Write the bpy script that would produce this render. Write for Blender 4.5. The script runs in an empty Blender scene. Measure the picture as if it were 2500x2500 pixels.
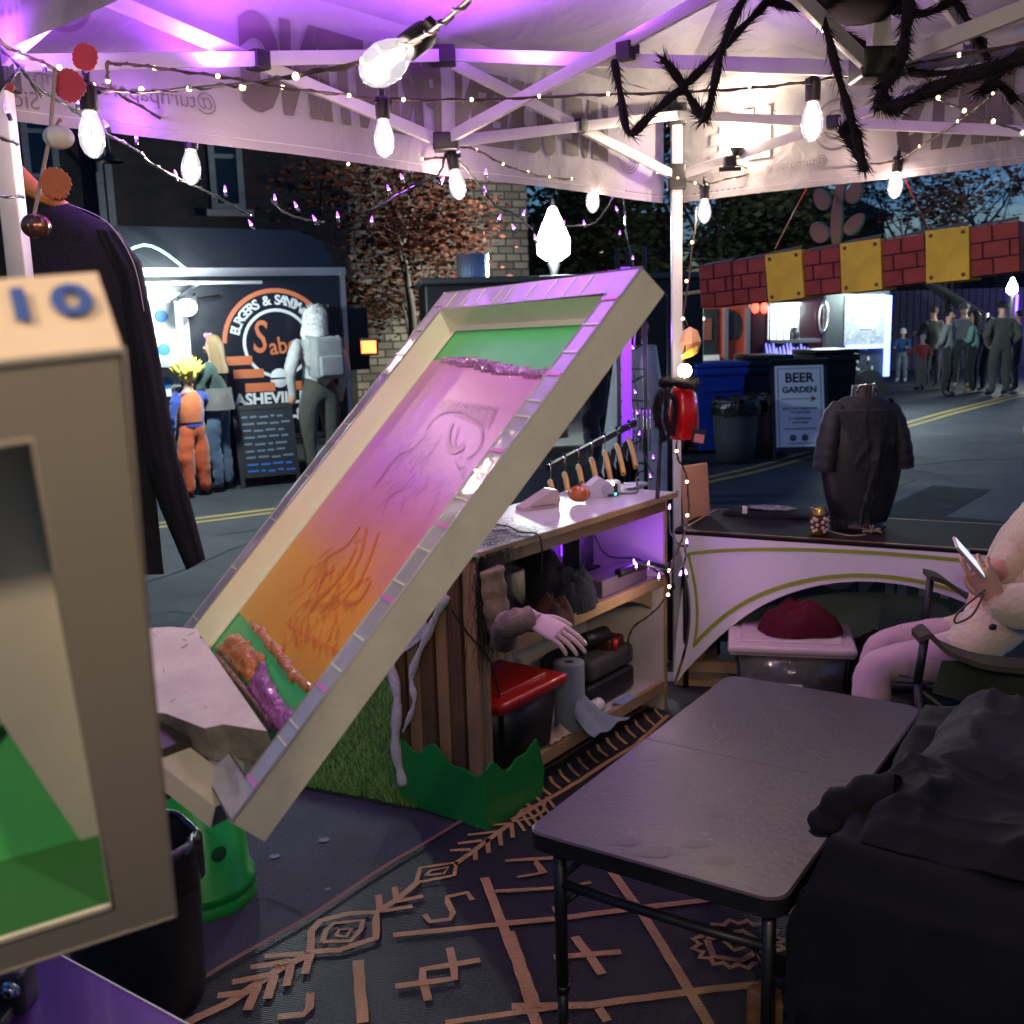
import bpy, bmesh, math, random
from mathutils import Vector, Matrix, noise
random.seed(7)
SC = bpy.context.scene
COL = SC.collection
V = Vector
rad = math.radians
# ---------------------------------------------------------------- camera, world, sun
F, PIT, ROL, EYE = 2550.0, rad(10.2), rad(1.7), 1.68
fw = V((0, math.cos(PIT), -math.sin(PIT)))
r0 = V((1, 0, 0)); u0 = r0.cross(fw)
RT = math.cos(ROL)*r0 - math.sin(ROL)*u0
UP = math.cos(ROL)*u0 + math.sin(ROL)*r0
CAM = V((0, 0, EYE))
def ray(px, py): return (px-1250)/F*RT - (py-1250)/F*UP + fw
def atz(px, py, z):
    d = ray(px, py); return CAM + d*((z-EYE)/d.z)
def aty(px, py, y):
    d = ray(px, py); return CAM + d*(y/d.y)
cd = bpy.data.cameras.new('camera'); cam = bpy.data.objects.new('camera', cd); COL.objects.link(cam)
m3 = Matrix((RT, UP, -fw)).transposed()
cam.matrix_world = Matrix.Translation(CAM) @ m3.to_4x4()
cd.sensor_width = 36; cd.lens = 36*F/2500; cd.clip_start = .02; cd.clip_end = 2000
cd.dof.use_dof = True; cd.dof.focus_distance = 2.4; cd.dof.aperture_fstop = 7.5
SC.camera = cam
W = bpy.data.worlds.new('World'); SC.world = W; W.use_nodes = True
SKY_STR, SUN_EL, SUN_ROT = .15, rad(.5), rad(60)
nt = W.node_tree; bg = nt.nodes['Background']
sky = nt.nodes.new('ShaderNodeTexSky'); sky.sky_type = 'NISHITA'; sky.sun_disc = False
sky.sun_elevation = SUN_EL; sky.sun_rotation = SUN_ROT; sky.ozone_density = 4
tc = nt.nodes.new('ShaderNodeTexCoord'); mp = nt.nodes.new('ShaderNodeMapping'); mp.inputs['Scale'].default_value = (2, 2, 7)
nz = nt.nodes.new('ShaderNodeTexNoise'); nz.inputs['Scale'].default_value = 2.4; nz.inputs['Detail'].default_value = 7; nz.inputs['Roughness'].default_value = .6
rp = nt.nodes.new('ShaderNodeValToRGB'); rp.color_ramp.elements[0].position = .4; rp.color_ramp.elements[1].position = .66
rp.color_ramp.elements[0].color = (.5, .85, 1.35, 1); rp.color_ramp.elements[1].color = (1.7, 1.9, 2.1, 1)
mx = nt.nodes.new('ShaderNodeMix'); mx.data_type = 'RGBA'; mx.blend_type = 'MULTIPLY'; mx.inputs[0].default_value = 1
nt.links.new(tc.outputs['Generated'], mp.inputs[0]); nt.links.new(mp.outputs[0], nz.inputs[0]); nt.links.new(nz.outputs[0], rp.inputs[0])
nt.links.new(sky.outputs[0], mx.inputs[6]); nt.links.new(rp.outputs[0], mx.inputs[7]); nt.links.new(mx.outputs[2], bg.inputs[0])
bg.inputs[1].default_value = SKY_STR
sl = bpy.data.lights.new('sun', 'SUN'); so = bpy.data.objects.new('sun', sl); COL.objects.link(so)
sl.energy = .03; sl.angle = rad(12); sl.color = (.55, .7, 1); so.rotation_euler = (rad(50), 0, rad(-50))
SC.view_settings.view_transform = 'Standard'; SC.view_settings.look = 'None'
SC.view_settings.exposure = 1.1; SC.view_settings.gamma = 1
# ---------------------------------------------------------------- materials
MT = {}
def mat(name, col, rough=.6, metal=0, spec=.5, var=None, bump=None, emit=None, trans=0, sheen=0, coat=0, sss=0):
    """var=(scale, amount[, colour2]) noise colour variation; bump=(scale, strength[, kind])"""
    if name in MT: return MT[name]
    m = bpy.data.materials.new(name); m.use_nodes = True; n = m.node_tree; b = n.nodes['Principled BSDF']
    c4 = (*col, 1)
    b.inputs['Base Color'].default_value = c4; b.inputs['Roughness'].default_value = rough
    b.inputs['Metallic'].default_value = metal; b.inputs['Specular IOR Level'].default_value = spec
    b.inputs['Transmission Weight'].default_value = trans; b.inputs['Sheen Weight'].default_value = sheen
    b.inputs['Coat Weight'].default_value = coat
    if sss: b.inputs['Subsurface Weight'].default_value = sss; b.inputs['Subsurface Scale'].default_value = .02
    if emit: b.inputs['Emission Color'].default_value = (*emit[0], 1); b.inputs['Emission Strength'].default_value = emit[1]
    t = n.nodes.new('ShaderNodeTexCoord')
    if var:
        z = n.nodes.new('ShaderNodeTexNoise'); z.inputs['Scale'].default_value = var[0]; z.inputs['Detail'].default_value = 6
        z.inputs['Roughness'].default_value = .65
        r = n.nodes.new('ShaderNodeValToRGB'); a = var[1]
        r.color_ramp.elements[0].position = .3; r.color_ramp.elements[1].position = .7
        r.color_ramp.elements[0].color = c4
        c2 = var[2] if len(var) > 2 else tuple(min(1, c*(1-a)) for c in col)
        r.color_ramp.elements[1].color = (*c2, 1)
        n.links.new(t.outputs['Object'], z.inputs[0]); n.links.new(z.outputs[0], r.inputs[0]); n.links.new(r.outputs[0], b.inputs['Base Color'])
        q = n.nodes.new('ShaderNodeMapRange'); q.inputs[3].default_value = max(.02, rough-.1); q.inputs[4].default_value = min(1, rough+.12)
        n.links.new(z.outputs[0], q.inputs[0]); n.links.new(q.outputs[0], b.inputs['Roughness'])
    if bump:
        kind = bump[2] if len(bump) > 2 else 'noise'
        if kind == 'noise':
            z = n.nodes.new('ShaderNodeTexNoise'); z.inputs['Scale'].default_value = bump[0]; z.inputs['Detail'].default_value = 5
        elif kind == 'vor':
            z = n.nodes.new('ShaderNodeTexVoronoi'); z.inputs['Scale'].default_value = bump[0]
        else:
            z = n.nodes.new('ShaderNodeTexWave'); z.inputs['Scale'].default_value = bump[0]; z.bands_direction = kind
            z.inputs['Distortion'].default_value = bump[3] if len(bump) > 3 else 1; z.inputs['Detail'].default_value = 2
        u = n.nodes.new('ShaderNodeBump'); u.inputs['Strength'].default_value = bump[1]; u.inputs['Distance'].default_value = .01
        n.links.new(t.outputs['Object'], z.inputs[0]); n.links.new(z.outputs[0], u.inputs['Height']); n.links.new(u.outputs[0], b.inputs['Normal'])
    MT[name] = m; return m
def glow(name, col, s):
    return mat(name, col, emit=(col, s), rough=.4)
# ---------------------------------------------------------------- mesh builder
def axes(o, X, Y, Z):
    m = Matrix((X, Y, Z)).transposed().to_4x4(); m.translation = o; return m
def rotz(o, a): return Matrix.Translation(o) @ Matrix.Rotation(a, 4, 'Z')
I4 = Matrix.Identity(4)
class MB:
    def __init__(s): s.v = []; s.f = []; s.mi = []; s.mats = []; s.sm = []
    def _m(s, m):
        if m not in s.mats: s.mats.append(m)
        return s.mats.index(m)
    def add(s, vs, fs, m, M=I4, smooth=False):
        k = len(s.v); i = s._m(m)
        s.v += [M @ V(v) for v in vs]; s.f += [tuple(k+j for j in f) for f in fs]
        s.mi += [i]*len(fs); s.sm += [smooth]*len(fs); return s
    def box(s, c, d, m, M=I4, bev=0):
        bm = bmesh.new(); bmesh.ops.create_cube(bm, size=1)
        for v in bm.verts: v.co = V((v.co.x*d[0]+c[0], v.co.y*d[1]+c[1], v.co.z*d[2]+c[2]))
        if bev: bmesh.ops.bevel(bm, geom=bm.edges[:], offset=bev, segments=3, affect='EDGES', profile=.6)
        return s.bm(bm, m, M, bool(bev))
    def bm(s, bm, m, M=I4, smooth=False):
        bm.verts.index_update(); vs = [v.co.copy() for v in bm.verts]; fs = [[v.index for v in f.verts] for f in bm.faces]
        bm.free(); return s.add(vs, fs, m, M, smooth)
    def bar(s, a, b, w, h, m, up=V((0, 0, 1)), bev=0):
        a, b = V(a), V(b); X = (b-a); L = X.length; X.normalize(); Y = up.cross(X)
        if Y.length < 1e-3: Y = V((0, 1, 0)).cross(X)
        Y.normalize(); Z = X.cross(Y)
        return s.box((L/2, 0, 0), (L, w, h), m, axes(a, X, Y, Z), bev)
    def tube(s, P, R, m, n=8, cap=True, M=I4, smooth=True, closed=False):
        P = [V(p) for p in P]
        if not isinstance(R, (list, tuple)): R = [R]*len(P)
        vs = []; fs = []; N = len(P); ref = None
        for i, p in enumerate(P):
            if closed: d = P[(i+1) % N]-P[i-1]
            else: d = (P[min(i+1, N-1)]-P[max(i-1, 0)])
            if d.length < 1e-9: d = V((0, 0, 1))
            d.normalize()
            if ref is None:
                ref = V((0, 0, 1)).cross(d)
                if ref.length < .05: ref = V((1, 0, 0)).cross(d)
                ref.normalize()
            else:
                ref = ref - d*ref.dot(d)
                if ref.length < 1e-6: ref = d.orthogonal()
                ref.normalize()
            b = d.cross(ref)
            for k in range(n):
                t = 2*math.pi*k/n; vs.append(p + (ref*math.cos(t)+b*math.sin(t))*R[i])
        for i in range(N if closed else N-1):
            j = (i+1) % N
            for k in range(n): fs.append((i*n+k, i*n+(k+1) % n, j*n+(k+1) % n, j*n+k))
        capf = [tuple(range(n-1, -1, -1)), tuple((N-1)*n+k for k in range(n))] if cap and not closed else []
        s.add(vs, fs+capf, m, M, smooth)
        for k in range(len(capf)): s.sm[-1-k] = False
        return s
    def lathe(s, prof, m, n=24, M=I4, smooth=True, sq=(1, 1)):
        vs = []; fs = []
        for r, z in prof:
            for k in range(n):
                t = 2*math.pi*k/n; vs.append((r*math.cos(t)*sq[0], r*math.sin(t)*sq[1], z))
        for i in range(len(prof)-1):
            for k in range(n): fs.append((i*n+k, i*n+(k+1) % n, (i+1)*n+(k+1) % n, (i+1)*n+k))
        return s.add(vs, fs, m, M, smooth)
    def ball(s, c, r, m, n=14, M=I4, sq=(1, 1, 1)):
        pr = [(math.sin(math.pi*i/(n//2))*r, -math.cos(math.pi*i/(n//2))*r) for i in range(n//2+1)]
        pr[0] = (1e-5, pr[0][1]); pr[-1] = (1e-5, pr[-1][1])
        return s.lathe(pr, m, n, M @ Matrix.Translation(c) @ Matrix.Diagonal((*sq, 1)))
    def prism(s, poly, z0, z1, m, M=I4, smooth=False):
        n = len(poly); vs = [(p[0], p[1], z0) for p in poly]+[(p[0], p[1], z1) for p in poly]
        fs = [tuple(range(n-1, -1, -1)), tuple(range(n, 2*n))]+[(i, (i+1) % n, n+(i+1) % n, n+i) for i in range(n)]
        return s.add(vs, fs, m, M, smooth)
    def grid(s, fn, nu, nv, m, M=I4, smooth=True, wrap=False):
        vs = [fn(i/nu, j/nv) for j in range(nv+1) for i in range(nu+1)]; w = nu+1
        fs = [(j*w+i, j*w+i+1, (j+1)*w+i+1, (j+1)*w+i) for j in range(nv) for i in range(nu)]
        return s.add(vs, fs, m, M, smooth)
    def ribbon(s, P, w, m, nrm=V((0, 0, 1)), M=I4):
        P = [V(p) for p in P]; vs = []; N = len(P)
        for i, p in enumerate(P):
            d = P[min(i+1, N-1)]-P[max(i-1, 0)]; sd = nrm.cross(d)
            if sd.length < 1e-9: sd = V((1, 0, 0))
            sd.normalize(); vs += [p-sd*w/2, p+sd*w/2]
        return s.add(vs, [(2*i, 2*i+1, 2*i+3, 2*i+2) for i in range(N-1)], m, M)
    def text(s, body, size, m, M, ext=.002, bold=0, align='CENTER', sx=1, sp=1.0):
        c = bpy.data.curves.new('t', 'FONT'); c.body = body; c.size = size; c.extrude = ext; c.offset = bold
        c.align_x = align; c.align_y = 'CENTER'; c.resolution_u = 3; c.space_character = sp
        o = bpy.data.objects.new('t', c); COL.objects.link(o)
        me = bpy.data.meshes.new_from_object(o.evaluated_get(bpy.context.evaluated_depsgraph_get()))
        s.add([(v.co.x*sx, v.co.y, v.co.z) for v in me.vertices], [tuple(p.vertices) for p in me.polygons], m, M)
        bpy.data.objects.remove(o); bpy.data.curves.remove(c); bpy.data.meshes.remove(me); return s
    def build(s, name, parent=None, mod=None):
        off = V((0, 0, 0)); p = parent
        while p is not None: off += p.location; p = p.parent
        me = bpy.data.meshes.new(name); me.from_pydata([v-off for v in s.v], [], s.f)
        for m in s.mats: me.materials.append(m)
        me.polygons.foreach_set('material_index', s.mi); me.polygons.foreach_set('use_smooth', s.sm); me.update()
        o = bpy.data.objects.new(name, me); COL.objects.link(o)
        if parent is not None: o.parent = parent
        if mod: mod(o)
        return o
def tag(o, label=None, cat=None, group=None, kind=None):
    if label: o['label'] = label
    if cat: o['category'] = cat
    if group: o['group'] = group
    if kind: o['kind'] = kind
    return o
def thing(name, label, cat, loc, group=None):
    o = bpy.data.objects.new(name, None); COL.objects.link(o); o.location = V(loc); o.empty_display_size = .1
    return tag(o, label, cat, group)
def copy_tree(o, parent=None):
    c = o.copy(); COL.objects.link(c); c.parent = parent
    for ch in list(o.children): copy_tree(ch, c)
    return c
def lamp(name, loc, power, col, r=.02, kind='POINT', parent=None):
    l = bpy.data.lights.new(name, kind); l.energy = power; l.color = col; l.shadow_soft_size = r
    o = bpy.data.objects.new(name, l); COL.objects.link(o)
    off = V((0, 0, 0)); p = parent
    while p is not None: off += p.location; p = p.parent
    o.location = V(loc)-off
    if parent: o.parent = parent
    return o
def nn(p, s=1.0): return noise.noise(V(p)*s)
def fold(x, y, sd, s=1.0):
    """sharp-creased cloth folds: warped ridged noise in 0..1"""
    wx = x*s+.5*noise.noise(V((x*s*.8, y*s*.8, sd))); wy = y*s+.5*noise.noise(V((x*s*.8, y*s*.8, sd+7)))
    a = 1-abs(noise.noise(V((wx*1.0, wy*.45, sd+1))))*2; b = 1-abs(noise.noise(V((wx*.8+wy*1.6, wy*1.5-wx*1.1, sd+4))))*2
    return .6*max(0, a)**3+.4*max(0, b)**4
def proj(p):
    v = V(p)-CAM; z = v.dot(fw); return 1250+F*v.dot(RT)/z, 1250-F*v.dot(UP)/z
def inpoly(x, y, P):
    c = False; j = len(P)-1
    for i in range(len(P)):
        if (P[i][1] > y) != (P[j][1] > y) and x < (P[j][0]-P[i][0])*(y-P[i][1])/(P[j][1]-P[i][1])+P[i][0]: c = not c
        j = i
    return c
def bez(P, k=6):
    """Catmull-Rom through points"""
    P = [V(p) for p in P]; Q = [P[0]]+P+[P[-1]]; out = []
    for i in range(1, len(Q)-2):
        for j in range(k):
            t = j/k; a, b, c, d = Q[i-1], Q[i], Q[i+1], Q[i+2]
            out.append(.5*((2*b)+(c-a)*t+(2*a-5*b+4*c-d)*t*t+(3*b-a-3*c+d)*t**3))
    out.append(P[-1]); return out
# common materials
m_black = mat('black_plastic', (.012, .012, .014), .45, bump=(60, .1))
m_blackcloth = mat('black_cloth', (.01, .01, .012), .9, spec=.25, bump=(90, .25), var=(8, .3))
m_navycloth = mat('charcoal_cotton', (.014, .015, .021), .9, spec=.25, bump=(120, .25), var=(5, .35))
m_whitepaint = mat('white_powder_coat', (.55, .54, .54), .35, bump=(40, .05), var=(12, .12))
m_wood = mat('pine_wood', (.42, .24, .1), .6, var=(3, .35), bump=(30, .2))
m_chrome = mat('chrome', (.8, .8, .8), .15, 1)
m_skin = mat('skin', (.55, .3, .2), .5, sss=.15, bump=(150, .08))
m_steel = mat('brushed_steel', (.45, .45, .47), .3, 1, bump=(50, .1))
m_paper = mat('white_paper', (.75, .74, .72), .6, var=(20, .08))
# ---------------------------------------------------------------- setting: ground, road lines
D1 = V((.6, .8, 0)); D2 = V((.8, -.6, 0))
gm = mat('asphalt', (.052, .054, .06), .72, spec=.4, var=(1.3, .45), bump=(160, .55))
n = gm.node_tree; b = n.nodes['Principled BSDF']
# pale aggregate flecks in the asphalt
t = n.nodes.new('ShaderNodeTexCoord'); z = n.nodes.new('ShaderNodeTexVoronoi'); z.inputs['Scale'].default_value = 38
r = n.nodes.new('ShaderNodeMapRange'); r.inputs[1].default_value = .05; r.inputs[2].default_value = .1; r.inputs[3].default_value = 1; r.inputs[4].default_value = 0
old = b.inputs['Base Color'].links[0].from_socket; mxx = n.nodes.new('ShaderNodeMix'); mxx.data_type = 'RGBA'; mxx.inputs[7].default_value = (.2, .2, .2, 1)
n.links.new(t.outputs['Object'], z.inputs[0]); n.links.new(z.outputs[0], r.inputs[0]); n.links.new(r.outputs[0], mxx.inputs[0]); n.links.new(old, mxx.inputs[6]); n.links.new(mxx.outputs[2], b.inputs['Base Color'])
g = MB(); g.add([(-300, -60, 0), (300, -60, 0), (300, 500, 0), (-300, 500, 0)], [(0, 1, 2, 3)], gm)
tag(g.build('asphalt_street'), kind='structure')
ym = mat('yellow_road_paint', (.42, .3, .08), .7, var=(6, .4))
def pl(P, off): 
    out = []
    for i, p in enumerate(P):
        d = (P[min(i+1, len(P)-1)]-P[max(i-1, 0)]).normalized(); out.append(p+V((-d.y, d.x, 0))*off+V((0, 0, .004)))
    return out
rl = MB()
A = bez([V((-6.2, 7.2, 0)), V((-2.84, 9.39, 0)), V((-2.2, 9.8, 0)), V((-.6, 10.7, 0))])
B = bez([V((.2, 8.9, 0)), V((1.88, 10.7, 0)), V((3.1, 12, 0)), V((6.34, 16.18, 0)), V((10.1, 20.7, 0)), V((30, 44, 0))])
for P in (A, B): rl.ribbon(pl(P, .1), .1, ym); rl.ribbon(pl(P, -.1), .1, ym)
tag(rl.build('road_line'), kind='structure')
# paint splashes and cracks on the asphalt
sp = MB(); pm = mat('pale_paint_splash', (.16, .2, .24), .6, var=(30, .5))
for px, py, r_ in [(590, 2140, .035), (670, 2090, .018), (790, 2050, .02), (800, 2170, .01)]:
    c = atz(px, py, .003); sp.add([c+V((math.cos(a*.6)*r_*(1+.3*math.sin(a*2.1)), math.sin(a*.6)*r_*.8*(1+.3*math.cos(a*3)), 0)) for a in range(10)], [tuple(range(10))], pm)
cr = mat('crack', (.012, .012, .012), .9)
rc_ = random.Random(31)
for _ in range(16):
    p_ = V((rc_.uniform(-3, 9), rc_.uniform(5.4, 15), .003)); a_ = rc_.uniform(0, 3.1); Pk = [p_]
    for k in range(7): a_ += rc_.gauss(0, .35); Pk.append(Pk[-1]+V((math.cos(a_), math.sin(a_), 0))*.35)
    sp.ribbon(bez(Pk, 3), rc_.uniform(.012, .03), cr)
for _ in range(7):
    p_ = V((rc_.uniform(-2, 8), rc_.uniform(6, 14), .0022+_*.0001)); w_, h_ = rc_.uniform(.3, 1.1), rc_.uniform(.2, .6)
    sp.add([p_+D1*x*w_+D2*y*h_ for x, y in ((-1, -1), (1, -.9), (.95, 1), (-1, .9))], [(0, 1, 2, 3)], mat('tar_patch', (.028, .029, .031), .85, spec=.15, var=(6, .3)))
sp.ribbon(bez([atz(x, y, .003) for x, y in [(545, 2190), (600, 2198), (650, 2195), (690, 2208), (740, 2230)]]), .004, cr)
sp.ribbon(bez([atz(x, y, .003) for x, y in [(385, 1500), (420, 1492), (470, 1497), (520, 1480)]]), .006, cr)
tag(sp.build('road_marks'), kind='structure')
# ---------------------------------------------------------------- brick building
def brickmat(name, c1, c2, mortar, sc):
    m = bpy.data.materials.new(name); m.use_nodes = True; n = m.node_tree; b = n.nodes['Principled BSDF']
    t = n.nodes.new('ShaderNodeTexCoord'); q = n.nodes.new('ShaderNodeTexBrick'); q.inputs['Scale'].default_value = sc
    q.inputs['Color1'].default_value = (*c1, 1); q.inputs['Color2'].default_value = (*c2, 1); q.inputs['Mortar'].default_value = (*mortar, 1)
    q.inputs['Mortar Size'].default_value = .03; q.inputs['Bias'].default_value = -.2
    mp = n.nodes.new('ShaderNodeMapping'); mp.inputs['Rotation'].default_value = (rad(90), 0, 0)
    n.links.new(t.outputs['Object'], mp.inputs[0]); n.links.new(mp.outputs[0], q.inputs[0])
    no = n.nodes.new('ShaderNodeTexNoise'); no.inputs['Scale'].default_value = 2; no.inputs['Detail'].default_value = 8
    mi = n.nodes.new('ShaderNodeMix'); mi.data_type = 'RGBA'; mi.blend_type = 'MULTIPLY'; mi.inputs[0].default_value = .8
    n.links.new(t.outputs['Object'], no.inputs[0]); n.links.new(q.outputs[0], mi.inputs[6]); n.links.new(no.outputs[0], mi.inputs[7])
    n.links.new(mi.outputs[2], b.inputs['Base Color']); b.inputs['Roughness'].default_value = .85
    u = n.nodes.new('ShaderNodeBump'); u.inputs['Strength'].default_value = .6; u.inputs['Distance'].default_value = .02; u.invert = True
    n.links.new(q.outputs['Fac'], u.inputs['Height']); n.links.new(u.outputs[0], b.inputs['Normal']); return m
bk = brickmat('tan_brick', (.5, .4, .28), (.2, .15, .1), (.1, .085, .07), 1.9)
bk_shade = brickmat('dark_brick', (.07, .05, .045), (.035, .03, .03), (.05, .045, .04), 1.6)  # same brick, with the unlit left part's shade put into the colour
ang = rad(22); bo = aty(1292, 700, 19.0); bo.z = 0
bX = V((-math.cos(ang), -math.sin(ang), 0)); bY = V((-math.sin(ang), math.cos(ang), 0))
BT = thing('brick_building', 'two tone brick building with sash windows behind the food truck', 'building', bo)
BM = axes(bo, bX, -bY, V((0, 0, 1)))   # local x runs left along facade, y toward the street
def wall_open(x0, x1, z0, z1, holes, m, mb):
    xs = sorted({x0, x1, *[h[0] for h in holes], *[h[1] for h in holes]}); zs = sorted({z0, z1, *[h[2] for h in holes], *[h[3] for h in holes]})
    for i in range(len(xs)-1):
        for j in range(len(zs)-1):
            cx, cz = (xs[i]+xs[i+1])/2, (zs[j]+zs[j+1])/2
            if any(h[0] < cx < h[1] and h[2] < cz < h[3] for h in holes): continue
            mb.add([(xs[i], 0, zs[j]), (xs[i+1], 0, zs[j]), (xs[i+1], 0, zs[j+1]), (xs[i], 0, zs[j+1])], [(3, 2, 1, 0)], m)
def fx(px, py):   # facade x,z for pixel
    d = ray(px, py); nrm = bY; k = (bo-CAM).dot(nrm)/d.dot(nrm); p = CAM+d*k; return (p-bo).dot(bX), p.z
split = fx(855, 600)[0]
wins = []
for (a, b_) in [((505, 345), (560, 512)), ((48, 300), (105, 440)), ((1000, 330), (1050, 450))]:
    x1, z1 = fx(*a); x0, z0 = fx(*b_); wins.append((x0-.25, x1, z0, z1+.6))
def xf(mb, M): mb.v = [M @ v for v in mb.v]; return mb
w1 = MB(); wall_open(0, split, 0, 9.5, [w for w in wins if w[1] < split], bk, w1); w1.box((split/2, -4, 4.75), (split, 7.9, 9.4), bk)
xf(w1, BM).build('wall', BT)
w2 = MB(); wall_open(split, 14, 0, 9.5, [w for w in wins if w[1] > split], bk_shade, w2); w2.box(((split+14)/2, -4, 4.75), (14-split, 7.9, 9.4), bk_shade)
o = xf(w2, BM).build('wall', BT); o['label'] = 'darker left wall of the brick building'
gl = mat('dark_glass', (.01, .012, .016), .08, spec=.8)
fr = mat('grey_window_frame', (.3, .3, .28), .6, var=(8, .3))
for i, (x0, x1, z0, z1) in enumerate(wins):
    f = MB(); w = .09
    for (c, d) in [(((x0+x1)/2, -.02, z0+w/2), (x1-x0, .12, w)), (((x0+x1)/2, -.02, z1-w/2), (x1-x0, .12, w)), ((x0+w/2, -.02, (z0+z1)/2), (w, .12, z1-z0-2*w)), ((x1-w/2, -.02, (z0+z1)/2), (w, .12, z1-z0-2*w)), (((x0+x1)/2, -.03, (z0+z1)/2), (x1-x0-2*w, .06, .06))]: f.box(c, d, fr)
    f.box(((x0+x1)/2, .05, z0-.06), (x1-x0+.2, .2, .1), fr)
    fo = xf(f, BM).build('window_frame', BT); p_ = MB(); p_.box(((x0+x1)/2, -.042, (z0+z1)/2), (x1-x0-2*w, .01, z1-z0-2*w), gl); xf(p_, BM).build('pane', fo)
co = MB(); co.box((7, .12, 9.4), (14.3, .3, .5), fr); xf(co, BM).build('cornice', BT)
# downpipes
dp_ = MB()
for px in (250, 272):
    x, z = fx(px, 500); dp_.box((x, .08, 2.6), (.1, .1, 5.2), fr)
xf(dp_, BM).build('downpipe', BT)
for k, (px, py) in enumerate([(235, 400), (780, 480)]):
    x, z = fx(px, py); q = MB(); q.tube([BM @ V(p) for p in bez([(x, .02, z-.3), (x, .35, z+.25), (x-.1, .8, z+.3), (x-.15, .95, z)])], .025, m_black)
    q.lathe([(.03, .12), (.05, .08), (.2, 0), (.19, -.01)], m_black, 16, Matrix.Translation(BM @ V((x-.15, .95, z-.1))))
    o = q.build('gooseneck_lamp'); tag(o, ['unlit black gooseneck wall lamp over dark brick left of the sash window', 'unlit black gooseneck wall lamp on the brick above the rounded truck end'][k], 'wall lamp', 'gooseneck lamps on the brick building')
# far dark buildings and hill line
def boxthing(name, label, cat, px0, px1, pytop, y, depth, m, ztop=None, roof=None):
    a = aty(px0, pytop, y); b_ = aty(px1, pytop, y); q = MB(); h = max(a.z, b_.z)
    t = thing(name, label, cat, ((a.x+b_.x)/2, y, 0)); q.box(((a.x+b_.x)/2, y+depth/2, h/2), (abs(b_.x-a.x), depth, h), m); q.build('wall', t)
    r = MB(); r.box(((a.x+b_.x)/2, y+depth/2, h+.1), (abs(b_.x-a.x)+.5, depth+.5, .2), m_black); 
    if roof: r.prism([(a.x-.3, h+.2), (b_.x+.3, h+.2), (b_.x-roof*2, h+roof), (a.x+roof*2, h+roof)], y, y+depth, m_black, Matrix(((1, 0, 0, 0), (0, 0, 1, 0), (0, 1, 0, 0), (0, 0, 0, 1))))
    r.build('roof', t)
    wm = mat('far_window', (.03, .035, .05), .1)
    for i in range(4):
        xx = a.x+(b_.x-a.x)*(.15+.23*i); w = MB(); w.box((xx, y-.02, h*.6), (1.0, .05, 1.3), wm); w.build('window', t)
    return t
dk = mat('dark_render', (.03, .028, .026), .9, var=(2, .4))
boxthing('warehouse', 'dark low building beyond the bright street lamp', 'building', 1290, 1640, 545, 36, 14, dk)
boxthing('church_hall', 'dark building with stepped roof behind the brick pattern banner', 'building', 1850, 2160, 545, 40, 12, dk, roof=1.6)
boxthing('long_shed', 'low dark building under the bare trees at the right', 'building', 2160, 2640, 600, 48, 12, dk)
# ---------------------------------------------------------------- trees
bark = mat('bark', (.06, .045, .035), .9, bump=(20, .6))
def tree(name, label, base, H, spread, leafcol, nleaf, levels=5, leaf=.07, group=None, crown_lo=.35, seed=1, tw=.12):
    rnd = random.Random(seed); t = thing(name, label, 'tree', base, group); T = MB(); tips = []
    def br(p, d, L, r, lv):
        pts = [p]; q = p.copy(); dd = d.copy()
        for k in range(3):
            dd = (dd+V((rnd.uniform(-.22, .22), rnd.uniform(-.22, .22), rnd.uniform(-.05, .16)))).normalized(); q = q+dd*L/3; pts.append(q.copy())
        T.tube(pts, [r, r*.85, r*.7, r*.55], bark, 6 if lv < 3 else 4, cap=False)
        if lv >= levels: tips.append((q, dd)); return
        if lv >= 2: tips.append((q, dd))
        for k in range(rnd.choice((2, 3, 3))):
            a = rnd.uniform(0, 6.28); tilt = rnd.uniform(.35, .85)
            s = dd.orthogonal().normalized(); s.rotate(Matrix.Rotation(a, 3, dd)); nd = (dd*math.cos(tilt)+s*math.sin(tilt)*spread).normalized()
            br(pts[-1] if k else pts[2], nd, L*rnd.uniform(.62, .85), r*.55, lv+1)
    br(V(base), V((rnd.uniform(-.05, .05), 0, 1)), H*crown_lo, tw, 0); T.build('trunk', t)
    if nleaf:
        C = MB(); lm = [mat('leaf_'+name+str(i), tuple(c*f for c in leafcol), .95, spec=.05) for i, f in enumerate((1, .6, 1.4))]
        for i in range(nleaf):
            q, dd = rnd.choice(tips); o_ = q+V((rnd.gauss(0, .3), rnd.gauss(0, .3), rnd.gauss(0, .22)))*(H/6); s = leaf*rnd.uniform(.6, 1.4)
            M = Matrix.Translation(o_) @ Matrix.Rotation(rnd.uniform(0, 6.28), 4, 'Z') @ Matrix.Rotation(rnd.uniform(0, 3.1), 4, 'X')
            C.add([(-s, 0, 0), (0, -s*.5, s*.1), (s, 0, 0), (0, s*.5, s*.1)], [(0, 1, 2, 3)], lm[i % 3], M)
        C.build('crown', t)
    return t
tb = aty(955, 800, 15.2); tb.z = 0
tree('street_tree', 'small russet leaved street tree in front of the tan brick wall', tb, 6.3, 1.25, (.07, .022, .014), 7500, 5, .05, crown_lo=.27, seed=5)
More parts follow.
